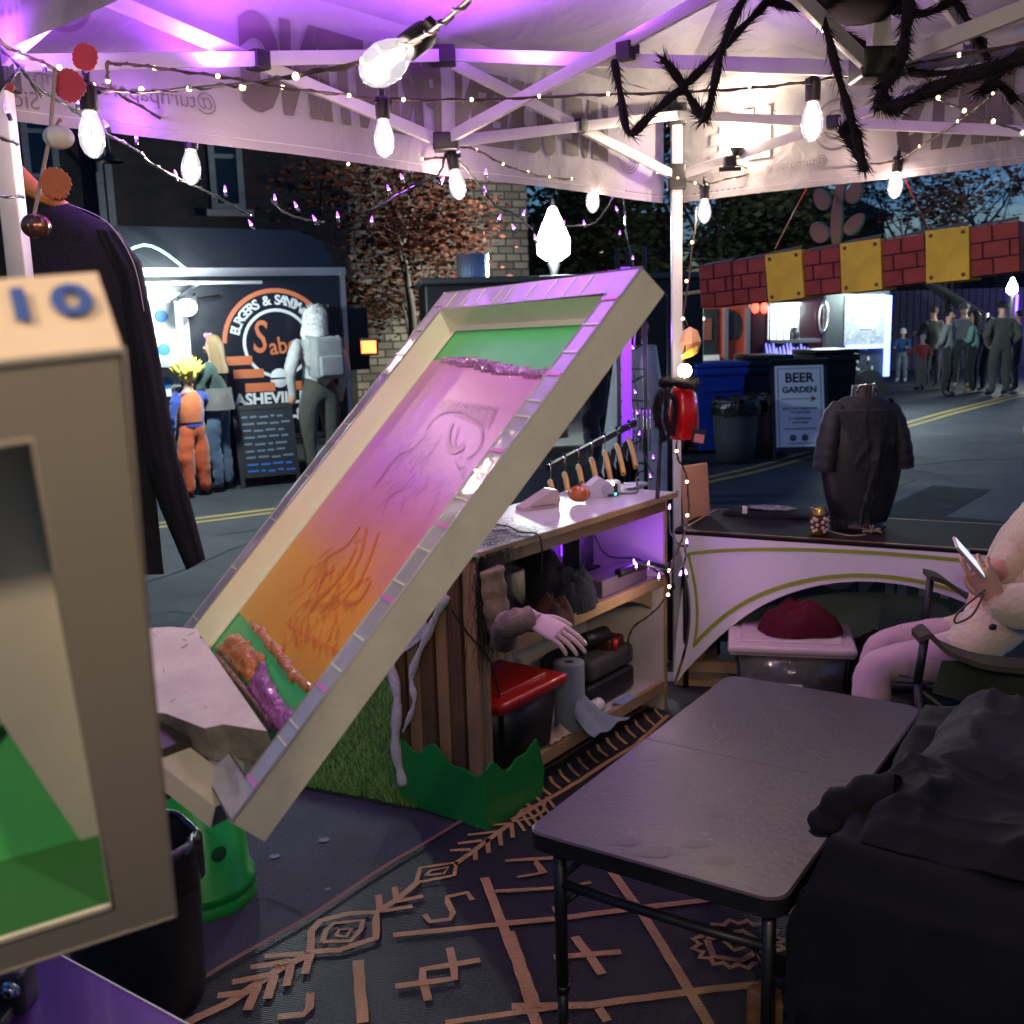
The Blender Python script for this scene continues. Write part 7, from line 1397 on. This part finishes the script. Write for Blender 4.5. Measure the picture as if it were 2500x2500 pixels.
# dress form with charcoal T-shirt
def bust(px, py, label, full=True, rot=.15, hgt=.66, twist=True, m=None):
    p = tt(px, py); t = thing('dress_form', label, 'mannequin', p); M = rotz(p, rot)
    q = MB(); q.lathe([(.001, 0), (.1, 0), (.11, .01), (.11, .03), (.05, .05)], m_black, 24, M); q.grid(lambda u, v: V((math.cos(u*6.283)*(.13+.05*math.sin(v*3.1)), math.sin(u*6.283)*.09, .06+.46*v)), 28, 10, m_black, M); q.lathe([(.1, .5), (.055, .56), (.05, .62), (.048, .63), (.001, .632)], m_black, 20, M, sq=(1, .85)); q.build('torso', t)
    q = MB(); sm_ = m or mat('charcoal_tee', (.01, .011, .016), .65, spec=.45, bump=(70, .3), var=(4, .25))
    def sh(u, v):
        a = u*6.283; c, s = math.cos(a), math.sin(a)
        if v < .2: k = v/.2; w = .058+(.155-.058)*k**.6; d = .055+(.085-.055)*k; z = .585-.05*k-.02*k*k
        else: k = (v-.2)/.8; w = .155-.035*k*(1+.25*math.sin(k*3)); d = .095+.012*math.sin(k*6); z = .535-.53*k
        fold_ = (.02*fold(c*1.2+s*.6, k*.8, 5, 2.0)+.006*fold(c*1.6-s, k*1.6, 9, 3)-.006)*(.35+k) if v >= .2 else 0
        return V((c*(w+fold_)+(.012*math.sin(k*5) if v >= .2 else 0), s*(d+fold_*1.5), z))
    q.grid(sh, 110, 70, sm_, M); q.build('shirt', t)
    for sg in (-1, 1):
        q = MB(); P = [(sg*.1, 0, .545), (sg*.135, 0, .5), (sg*.155, -.01, .42), (sg*.17, -.015, .33), (sg*.178, -.015, .27)]
        B_ = bez(P, 5); q.tube(B_, [.036+.012*min(1, i/12)+.002*math.sin(i*1.9+sg) for i in range(len(B_))], sm_, 18, cap=False, M=M @ Matrix.Diagonal((1, 1.3, 1, 1))); q.build('sleeve', t)
    if full:
        q = MB(); q.tube([(-.045, -.03, .6), (-.035, -.035, .635), (.035, -.035, .635), (.045, -.03, .6)], .004, m_chrome, 6, M=M); q.box((.02, -.05, .595), (.012, .01, .09), m_chrome, M, .003); q.build('neck_clip', t)
    return t
bust(2098, 1290, 'black dress form in a charcoal T-shirt knotted at the hem, standing on the table', rot=.1)
bust(2610, 1290, 'second black dress form in black shirt at the right edge of the table', False, .1, m=m_blackcloth)
p = tt(2085, 1305); t = thing('hem_tassel', 'knotted beige twine tassel at the hem of the charcoal shirt', 'tassel', p); q = MB(); rnd = random.Random(1); tw = mat('beige_twine', (.4, .32, .2), .9)
q.tube(bez([tt(1995, 1282), tt(2030, 1298), tt(2075, 1308), tt(2115, 1305)]), .003, tw, 6)
c = tt(2128, 1302)
for k in range(36): 
    d = V((rnd.gauss(0, 1), rnd.gauss(0, .6), abs(rnd.gauss(0, .8)))).normalized(); q.tube(bez([c, c+d*.02+V((0, 0, .004)), c+d*.042+V((rnd.gauss(0, .006), 0, -.004 if d.z > .2 else 0))], 3), .0018, tw, 4)
q.build('twine', t)
# drink can in crochet sleeve
p = tt(1998, 1305); t = thing('drink_can', 'drink can in a brown crochet sleeve with white flowers left of the dress form', 'can', p); q = MB(); q.lathe([(.001, .0), (.028, .0), (.033, .006), (.033, .105), (.028, .118), (.0275, .12), (.026, .116), (.001, .115)], mat('gold_can', (.6, .4, .12), .25, .9), 28, Matrix.Translation(p)); q.build('can', t)
q = MB(); q.grid(lambda u, v: p+V((math.cos(u*6.283), math.sin(u*6.283), 0))*(.0375+.002*math.sin(u*120)*math.sin(v*40))+V((0, 0, .004+.088*v)), 80, 26, mat('brown_crochet', (.12, .05, .015), .9, bump=(90, 1.0, 'vor'))); q.build('sleeve', t)
q = MB(); fw_ = mat('cream_yarn', (.65, .5, .42), .9, bump=(90, .8)); 
for k, a0 in enumerate((-2.3, -1.1, .2, 1.4)):
    for j in range(7):
        a = a0+.32*math.cos(j*.9); z = .048+.028*math.sin(j*.9); q.ball(p+V((math.cos(a)*.039, math.sin(a)*.039, z)), .0085, fw_, 8)
q.build('flower', t)
# folded black shirt with white print
c = tt(1880, 1255); MM = axes(c, tX_, tY_, V((0, 0, 1))); t = thing('folded_tee', 'folded black T-shirt with white splash print lying at the left end of the table', 'shirt', c)
q = MB(); q.grid(lambda u, v: MM @ V((-.21+.42*u, -.1+.24*v, .012*(1 if .02 < u < .98 and .02 < v < .98 else 0)+.014*abs(nn((u*3, v*3, 2))))), 30, 18, m_blackcloth); q.build('shirt', t)
q = MB(); P = []
for k in range(40): a = k/40*6.283; r_ = .1*(1+.35*(k % 2)*abs(math.sin(k*2.3))); P.append((math.cos(a)*r_, .02+math.sin(a)*r_*.6))
q.prism(P, .0285, .0295, mat('white_shirt_print', (.35, .33, .35), .8, var=(30, .9)), MM); q.build('print', t); q = MB(); q.box((-.1, -.085, .03), (.022, .012, .035), m_paper, MM); q.build('size_tag', t)
# ---------------------------------------------------------------- under the table
cl_ = mat('clear_tote_plastic', (.62, .58, .58), .15, trans=.85, coat=.3); pk_ = mat('greyish_pink_lid', (.55, .42, .42), .4)
p = atz(1960, 1690, 0); p = V((1.18, 4.32, 0)); tot, Mt = crate_tote('clear_tote', 'clear plastic tote with pale lid under the display table', p, V((.97, -.22, 0)).normalized(), V((.22, .97, 0)).normalized(), .47, .34, .31, cl_, pk_)
q = MB(); q.box((0, -.172, .14), (.09, .003, .055), m_paper, Mt @ Matrix.Rotation(-.0, 4, 'X')); q.box((-.02, -.175, .125), (.04, .002, .004), m_black, Mt); q.box((.03, -.175, .122), (.012, .002, .012), m_black, Mt); q.build('paper_label', tot)
heap('tote_contents', 'dark folded fabric seen inside the clear tote', p+V((0, 0, .01)), V((1, 0, 0)), V((0, 1, 0)), .18, .13, .17, mat('dark_green_fabric', (.03, .035, .025), .9), 4)
heap('maroon_shirts', 'maroon shirts heaped on the lid of the clear tote', p+V((.03, .0, .345)), V((.97, -.22, 0)), V((.22, .97, 0)), .17, .13, .12, mat('maroon_cotton', (.1, .008, .02), .9, spec=.2, bump=(60, .3), var=(5, .4)), 9, amp=.4)
heap('black_shirts', 'black shirts heaped behind the maroon pile under the table', V((1.52, 4.35, .0)), V((1, 0, 0)), V((0, 1, 0)), .3, .16, .28, m_blackcloth, 14, amp=.3, pw=.5)
crate_tote('dark_tote', 'dark storage tote right of the clear one under the table', V((1.62, 4.12, 0)), V((.97, -.22, 0)).normalized(), V((.22, .97, 0)).normalized(), .42, .3, .2, m_black, m_black)
p = V((.87, 5.05, 0)); t = thing('trash_bin', 'round black rubbish bin with bag between the counter and the table', 'bin', p); q = MB(); q.lathe([(.001, 0), (.11, 0), (.13, .4), (.135, .42)], m_black, 28, Matrix.Translation(p)); q.build('drum', t); q = MB(); q.grid(lambda u, v: p+V((math.cos(u*6.283), math.sin(u*6.283), 0))*(.138-.08*max(0, v-.6)+.006*math.sin(u*60))+V((0, 0, .35+.12*math.sin(v*2)+.01*math.sin(u*44))), 60, 10, mat('bin_liner', (.012, .012, .012), .2, bump=(30, .8))); q.build('liner', t)
q = MB(); M = rotz(V((.88, 4.62, 0)), -.25); q.box((0, 0, .1), (.3, .04, .05), ply, M); q.box((-.1, .02, .2), (.03, .03, .3), ply, M @ Matrix.Rotation(.5, 4, 'Y')); q.box((0, .1, .02), (.3, .24, .03), ply, M); tag(q.build('wood_brace'), 'small timber brace at the foot of the corner post', 'wood')
p = atz(1655, 1755, 0); q = MB(); spm = mat('spiral_mat', (.06, .1, .12), .6); q.lathe([(.001, .018), (.13, .018), (.14, .006), (.001, .005)], spm, 36, Matrix.Translation((.8, 4.02, .0))); 
for k in range(5): a = k*1.3; q.lathe([(.001, .021), (.02, .021), (.022, .018)], mat('cream_patch', (.5, .4, .25)), 12, Matrix.Translation((.8+.07*math.cos(a), 4.02+.07*math.sin(a), 0)))
tag(q.build('round_mat'), 'small round teal mat with cream patches at the counter foot', 'mat')
# ---------------------------------------------------------------- folding table
hz = .55; cc = [atz(*c_, hz) for c_ in ((1268, 2035), (1917, 2194), (2260, 1718), (1770, 1652))]
cxm = sum(cc, V())/4; ay_ = ((cc[3]+cc[2])/2-(cc[0]+cc[1])/2).normalized(); ax_ = V((ay_.y, -ay_.x, 0)); FL, FW = 1.215, .6
MF = axes(V((cxm.x, cxm.y, 0)), ax_, ay_, V((0, 0, 1)))
ftm = mat('grey_blow_moulded_plastic', (.07, .055, .041), .4, spec=.4, var=(3.5, .3, (.06, .055, .052)), bump=(60, .12)); rim = mat('black_table_rim', (.012, .012, .013), .4)
FTb = thing('folding_table', 'scuffed dark grey folding table with black legs on the rug', 'table', V((cxm.x, cxm.y, 0)))
for (y0, y1, nm) in ((-FL/2, -.0012, 0), (.0012, FL/2, 1)):
    P = []; r = .045
    def cor(cx_, cy_, a0): return [(cx_+math.cos(rad(a0+90*i/8))*r, cy_+math.sin(rad(a0+90*i/8))*r) for i in range(9)]
    if nm == 0: P = [(FW/2, y1), (-FW/2, y1)]+cor(-FW/2+r, y0+r, 180)+cor(FW/2-r, y0+r, 270)
    else: P = [(-FW/2, y0), (FW/2, y0)]+cor(FW/2-r, y1-r, 0)+cor(-FW/2+r, y1-r, 90)
    bmx = bmesh.new(); f = bmx.faces.new([bmx.verts.new((*p_, hz-.004)) for p_ in P]); ex_ = bmesh.ops.extrude_face_region(bmx, geom=[f]); tv = [g_ for g_ in ex_['geom'] if isinstance(g_, bmesh.types.BMVert)]
    for v in tv: v.co.z += .004; v.co.x *= .985; v.co.y *= (.992)
    q = MB(); q.bm(bmx, ftm, MF, False); q.prism(P, hz-.042, hz-.006, rim, MF); q.build('table_top', FTb)
# scratches and stains on the top
q = MB(); scm = mat('scratch', (.2, .18, .16), .4); stn = mat('faint_stain', (.05, .04, .031), .42, spec=.4)
for P in ([(1880, 1712), (1905, 1722), (1955, 1742)], [(2006, 1728), (2035, 1745), (2050, 1752)], [(1742, 1770), (1762, 1800), (1745, 1812)], [(1980, 1835), (2020, 1858)], [(1880, 1772), (1905, 1795)], [(1780, 1740), (1820, 1750)], [(2150, 1795), (2170, 1803)], [(1860, 1810), (1895, 1822)]): q.ribbon([atz(x, y, hz+.0012) for x, y in P], .0022, scm)
rnd = random.Random(2)
for _ in range(40): x, y = rnd.uniform(1400, 2050), rnd.uniform(1850, 2050); L = rnd.uniform(3, 14); q.ribbon([atz(x, y, hz+.0012), atz(x+L, y+rnd.uniform(-4, 6), hz+.0012)], .0012, scm)
for cx_, cy_, r_ in ((1545, 2032, .008), (1720, 2035, .006)): c = atz(cx_, cy_, hz+.0012); q.ribbon([c+V((math.cos(a*.4)*r_, math.sin(a*.4)*r_, 0)) for a in range(17)], .0012, scm)
for cx_, cy_, rx in ((1535, 2055, .03), (1600, 2080, .04), (1700, 2060, .03), (1745, 1990, .02), (1760, 2100, .03)): c = atz(cx_, cy_, hz+.0009); q.add([c+V((math.cos(a*.524)*rx*(1+.2*math.sin(a*2.2)), math.sin(a*.524)*rx*.6, 0)) for a in range(12)], [tuple(range(12))], stn)
q.build('scuff_marks', FTb)
for sx in (-1, 1):
    for yy in (-FL/2+.07, FL/2-.3):
        x = sx*(FW/2-.05); q = MB(); q.tube([MF @ V((x, yy, .0)), MF @ V((x, yy, .12))], .0125, m_black, 12); q.tube([MF @ V((x, yy, .12)), MF @ V((x, yy, .14))], .017, m_black, 12); q.tube([MF @ V((x, yy, .14)), MF @ V((x, yy, hz-.042))], .015, m_black, 12); q.tube([MF @ V((x, yy, .0)), MF @ V((x, yy, .03))], .016, m_black, 12); q.build('leg', FTb)
for yy in (-FL/2+.07, FL/2-.3):
    q = MB(); q.tube([MF @ V((-FW/2+.05, yy, hz-.15)), MF @ V((-.1, yy, hz-.155)), MF @ V((.1, yy, hz-.155)), MF @ V((FW/2-.05, yy, hz-.15))], .012, m_black, 10); q.build('crossbar', FTb)
    for sx in (-1, 1): q = MB(); q.tube([MF @ V((sx*(FW/2-.06), yy, hz-.2)), MF @ V((sx*(FW/2-.09), yy+.02, hz-.17))], .007, m_black, 6); q.tube([MF @ V((sx*(FW/2-.05), yy, hz-.14)), MF @ V((sx*(FW/2-.14), yy+(.24 if yy < 0 else -.2), hz-.045))], .008, m_black, 8); q.build('brace', FTb)
# ---------------------------------------------------------------- seated person and camp chair
pinkt = mat('pink_tights', (.5, .33, .36), .8, sheen=.2, bump=(140, .15)); fleece = mat('cream_fleece', (.62, .5, .33), .95, sheen=.8, bump=(55, .9), var=(10, .12))
I_ = Matrix.Identity(4); k_ = lambda x, y, d: tuple(ptd(x, y, d))
J = {'pel': (k_(2460, 1560, 3.6), (.17, .15)), 'wai': (k_(2500, 1460, 3.6), (.17, .15)), 'che': (k_(2560, 1320, 3.58), (.18, .15)), 'nb': (k_(2588, 1215, 3.55), .11), 'nk': (k_(2588, 1172, 3.52), .07), 'hd': (k_(2572, 1110, 3.5), (.075, .085)), 'ht': (k_(2576, 1062, 3.5), (.072, .082)),
     'shn': (k_(2600, 1260, 3.4), .085), 'eln': (k_(2570, 1480, 3.3), .1), 'fan': (k_(2500, 1490, 3.3), .088), 'wrn': (k_(2432, 1462, 3.33), .066), 'hnn': (k_(2412, 1440, 3.34), .03),
     'shf': (k_(2530, 1250, 3.7), .08), 'elf': (k_(2500, 1330, 3.62), .08), 'wrf': (k_(2440, 1400, 3.5), .05), 'hnf': (k_(2405, 1395, 3.48), .028),
     'lapn': (k_(2380, 1580, 3.48), .1), 'lapf': (k_(2390, 1530, 3.75), .09),
     'hpn': (k_(2320, 1610, 3.48), .092), 'kn': (k_(2135, 1625, 3.5), .068), 'cn': (k_(2125, 1720, 3.48), .06), 'an': (k_(2120, 1850, 3.45), .038), 'tn': (k_(2065, 1885, 3.4), .035),
     'hpf': (k_(2320, 1562, 3.78), .086), 'kf': (k_(2145, 1570, 3.8), .066), 'cf': (k_(2135, 1670, 3.8), .058), 'af': (k_(2130, 1780, 3.78), .038), 'tf': (k_(2085, 1815, 3.72), .035)}
B = [('pel', 'wai', 1), ('wai', 'che', 1), ('che', 'nb', 1), ('nb', 'nk', 1), ('nk', 'hd', 2), ('hd', 'ht', 2), ('che', 'shn', 1), ('shn', 'eln', 1), ('eln', 'fan', 1), ('fan', 'wrn', 1), ('wrn', 'hnn', 2), ('che', 'shf', 1), ('shf', 'elf', 1), ('elf', 'wrf', 1), ('wrf', 'hnf', 2),
     ('pel', 'lapn', 1), ('lapn', 'hpn', 1), ('hpn', 'kn', 0), ('kn', 'cn', 0), ('cn', 'an', 0), ('an', 'tn', 3), ('pel', 'lapf', 1), ('lapf', 'hpf', 1), ('hpf', 'kf', 0), ('kf', 'cf', 0), ('cf', 'af', 0), ('af', 'tf', 3)]
t = thing('person', 'seated person in cream fleece coat and pink tights looking at a phone', 'person', V((ptd(2460, 1560, 3.6).x, ptd(2460, 1560, 3.6).y, 0))); skinned(J, B, [pinkt, fleece, m_skin, wsh], I_, 'body', t, 3, .004)
q = MB()
def hd2(wx, wy, wd, tx, ty, td_, zdir, cu, s=1.0, th=.6):
    a, b2 = ptd(wx, wy, wd), ptd(tx, ty, td_); X = (b2-a).normalized(); Zd = V(zdir); Zd = (Zd-X*Zd.dot(X)).normalized(); Yd = Zd.cross(X); hand(q, axes(a, X, Yd, Zd), m_skin, cu, th, s, .04)
hd2(2425, 1455, 3.3, 2385, 1385, 3.3, (-.6, -.7, .3), (.45, .55, .75, .8), 1.0, .3); q.build('hand', t); q = MB(); hd2(2440, 1400, 3.45, 2375, 1378, 3.42, (-.1, .3, .9), (.7, .75, .8, .8), .95, .6); q.build('hand', t)
q = MB(); q.tube(bez([ptd(2402, 1450, 3.24), ptd(2375, 1500, 3.22), ptd(2340, 1520, 3.22), ptd(2330, 1515, 3.22), ptd(2345, 1490, 3.22), ptd(2405, 1440, 3.24)]), .0035, mat('cord_grey', (.08, .06, .05), .7), 7); q.build('wrist_cord', t)
q = MB(); bc = ptd(2424, 1531, 3.33); q.ball(bc, .014, m_black, 12, sq=(1, .5, .8)); q.build('coat_button', t)
q = MB(); q.grid(lambda u, v: ptd(2576, 1095, 3.5)+V((math.cos(u*6.283)*math.sin(v*1.9)*.1, math.sin(u*6.283)*math.sin(v*1.9)*.11, .05+.1*math.cos(v*1.9))), 24, 12, brn); q.build('hair', t)
a, b2 = ptd(2318, 1308, 3.26), ptd(2412, 1415, 3.3); X = (b2-a).normalized(); Zd = V((-.55, -.75, .2)); Zd = (Zd-X*Zd.dot(X)).normalized(); Yd = Zd.cross(X); cph = (a+b2)/2
ph = thing('phone', 'pinkish white phone held by the seated person', 'phone', cph); Mp_ = axes(cph, X, Zd, Yd)
q = MB(); q.box((0, 0, 0), (.145, .07, .009), mat('pink_phone', (.6, .42, .48), .3, coat=.4), Mp_, .0035); q.build('body', ph); q = MB(); q.box((0, 0, .0048), (.136, .064, .001), glow('phone_screen', (.7, .75, .8), .5), Mp_); q.build('display', ph); q = MB(); q.box((-.045, .015, -.006), (.028, .026, .004), m_black, Mp_, .001); q.build('camera_bump', ph)
olv = mat('olive_canvas', (.06, .055, .025), .8, bump=(80, .3), var=(6, .3)); dgr = mat('dark_green_canvas', (.02, .025, .012), .85, bump=(80, .3))
CH = thing('camp_chair', 'olive and dark green folding camp chair under the seated person', 'chair', V((ptd(2460, 1560, 3.6).x, ptd(2460, 1560, 3.6).y, 0)))
def arm_(P, w, m, nm):
    q = MB(); B_ = bez([ptd(*p) for p in P], 6); vs = []; 
    for i, p in enumerate(B_): 
        ww = w*(.7+.3*math.sin(math.pi*i/len(B_))); vs += [p+V((0, ww/2, 0)), p+V((0, -ww/2, -.01)), p+V((0, -ww/2, -.028)), p+V((0, ww/2, -.02))]
    n_ = len(B_); fs = [(4*i+a, 4*i+(a+1) % 4, 4*i+4+(a+1) % 4, 4*i+4+a) for i in range(n_-1) for a in range(4)]+[(0, 1, 2, 3), (4*n_-4, 4*n_-1, 4*n_-2, 4*n_-3)]; q.add(vs, fs, m, smooth=False); q.build(nm, CH)
arm_([(2235, 1542, 3.3), (2265, 1532, 3.28), (2300, 1568, 3.26), (2380, 1600, 3.24), (2460, 1612, 3.22), (2560, 1620, 3.2)], .09, olv, 'armrest'); arm_([(2262, 1393, 3.85), (2300, 1405, 3.85), (2350, 1440, 3.83), (2400, 1462, 3.8), (2520, 1480, 3.75)], .1, olv, 'armrest')
for a, b2 in (((2258, 1555, 3.28), (2240, 1668, 3.3)), ((2240, 1668, 3.3), (2262, 1905, 3.35)), ((2272, 1410, 3.85), (2256, 1540, 3.85)), ((2256, 1540, 3.85), (2250, 1810, 3.85)), ((2540, 1660, 3.3), (2300, 1900, 3.4)), ((2240, 1680, 3.32), (2500, 1880, 3.4))): q = MB(); q.tube([ptd(*a), ptd(*b2)], .014, m_black, 10); q.build('leg', CH)
q = MB(); q.grid(lambda u, v: ptd(2300+260*u-25*v*(1-u), 1612+10*u+(105+20*u-25*(1-u)**2)*v, 3.28-.01*math.sin(u*8)), 20, 10, dgr); q.build('side_panel', CH); q = MB(); q.grid(lambda u, v: ptd(2185+330*u, 1662+18*u, 3.3).lerp(ptd(2230+330*u, 1600+18*u, 3.85), v)+V((0, 0, -.05*math.sin(u*3.1)*math.sin(v*3.1))), 16, 10, dgr); q.build('seat', CH)
q = MB(); q.add([ptd(2382, 1702, 3.26), ptd(2455, 1712, 3.26), ptd(2452, 1750, 3.25), ptd(2378, 1742, 3.25)], [(0, 1, 2, 3)], m_paper); 
for k in range(5): q.ribbon([ptd(2390, 1710+7*k, 3.255), ptd(2445, 1717+7*k, 3.25)], .0015, mat('grey_ink', (.3, .3, .3)), V((0, -1, 0)))
q.build('care_tag', CH)
# ---------------------------------------------------------------- pile of black shirts and draped cloth
K0 = atz(2068, 1965, .7); K0.z = 0; pa = ay_.copy(); pb = ax_.copy()
shm = mat('black_faded_cotton', (.009, .009, .012), .92, spec=.2, bump=(90, .2), var=(3.5, .35)); 
def drape(name, label, o, a, b_, la, lb, top, m, seed, drop=1.0, over=.05, rough=.03):
    q = MB(); 
    def fn(u, v):
        s = -over-.6+(la+2*over+1.2)*u; w = -over-.6+(lb+2*over+1.2)*v
        ds = max(0, -s, s-la); dw = max(0, -w, w-lb); d = max(ds, dw); sc_ = min(max(s, 0), la); wc = min(max(w, 0), lb)
        n1_ = nn((s*3+seed, w*3, seed)); n2_ = nn((s*9, w*9, seed+3)); n3_ = abs(nn((s*5+seed, w*2.2, 7)))
        out = .03*min(1, d/.08)+(.03*fold((s if dw > ds else w), d*.25, seed+2, 6)+.008*math.sin((s if dw > ds else w)*11+seed))*min(1, d/.15)
        z = top-d*drop if d > 0 else top; z += (rough*n1_+rough*1.5*fold(s, w, seed, 3))*(1 if d < .05 else max(.15, 1-d*3))
        if d < .08: z -= .02*(d/.08)
        es = (1 if s > la else -1 if s < 0 else 0)*(out if ds > 0 else 0); ew = (1 if w > lb else -1 if w < 0 else 0)*(out if dw > 0 else 0)
        p = o+a*(sc_+es)+b_*(wc+ew); return V((p.x+.008*n2_, p.y+.008*n1_, max(.01, z)))
    q.grid(fn, 110, 90, m); ob = q.build(name); return tag(ob, label, 'cloth')
t = thing('garment_stand', 'dark trestle hidden beneath the draped black cloth', 'table', K0+pa*.35+pb*.35)
q = MB(); q.box((.4, .4, .63), (.72, .72, .03), m_black, axes(K0, pa, pb, V((0, 0, 1)))); q.build('board', t)
for x in (.1, .7):
    for y in (.1, .7): q = MB(); q.tube([K0+pa*x+pb*y, K0+pa*x+pb*y+V((0, 0, .62))], .015, m_black, 8); q.build('leg', t)
drape('black_drape', 'large black cloth draped to the ground at the lower right', K0+pa*-.12, pa, pb, .85, .8, .66, shm, 3, rough=.02)
def tee(name, label, o, a, b_, la, lb, zf, m, seed):
    q = MB()
    for sgn in (0, 1):
        def fn(u, v, sgn=sgn):
            s = la*u; w = lb*v; e = min(1, min(u, 1-u)*9)*min(1, min(v, 1-v)*9); n1_ = nn((s*4+seed, w*4, seed)); n3_ = abs(nn((s*3+w*6+seed, w*2.5-s*4, 7))); lump = .042*fold(s, w, seed, 3)+.006*fold(s, w, seed+3, 8)+.012*n1_
            wob = .03*nn((u*3, v*3, seed)); p = o+a*(s+wob)+b_*(w+wob); return V((p.x, p.y, zf(s, w)+(0 if sgn == 0 else e*(.03+lump)+lump*.3)))
        q.grid(fn, 60, 60, m)
    return tag(q.build(name), label, 'shirt')
fadem = mat('washed_black_cotton', (.022, .021, .025), .92, spec=.2, bump=(90, .25), var=(4, .3))
tee('loose_shirt', 'crumpled faded black shirt on top of the heap nearest the camera', K0+pa*-.1+pb*.0, pa, pb, .42, .8, lambda s, w: .675-.6*max(0, .05-w)*2, shm, 5)
tee('loose_shirt', 'crumpled charcoal shirt lying behind the nearer heap, by the chair', K0+pa*.22+pb*.07, pa, pb, .5, .72, lambda s, w: .69-.5*max(0, .05-w)+.03*math.sin(s*6), fadem, 12)
q = MB(); slp = [K0+pa*.1+pb*.08+V((0, 0, .7)), K0+pa*.09+pb*.01+V((0, 0, .68)), K0+pa*.07+pb*-.04+V((0, 0, .64)), K0+pa*.06+pb*-.045+V((0, 0, .6))]; B_ = bez(slp, 6); q.tube(B_, [.045+.006*math.sin(i*1.4) for i in range(len(B_))], shm, 22, cap=False); q.v = [v+V((.01*nn(v*20), .01*nn(v*22), .012*nn(v*18))) for v in q.v]; tag(q.build('shirt_sleeve'), 'rolled black sleeve end poking over the folding table edge', 'shirt')
# wooden crate corner
p = atz(2010, 2560, 0); t = thing('wooden_crate', 'rounded brown wooden box corner beside the black drape', 'crate', p); M = rotz(V((.585, 1.84, 0)), .75); q = MB(); q.box((.06, .1, .14), (.06, .22, .27), mat('oiled_wood', (.22, .1, .035), .45, coat=.3, var=(4, .35), bump=(10, .2, 'Z', 5)), M, .02); q.build('panel', t); q = MB(); q.box((.1, .1, .15), (.09, .24, .3), m_black, M @ Matrix.Translation((0.02, 0, 0)), .02); q.build('body', t)
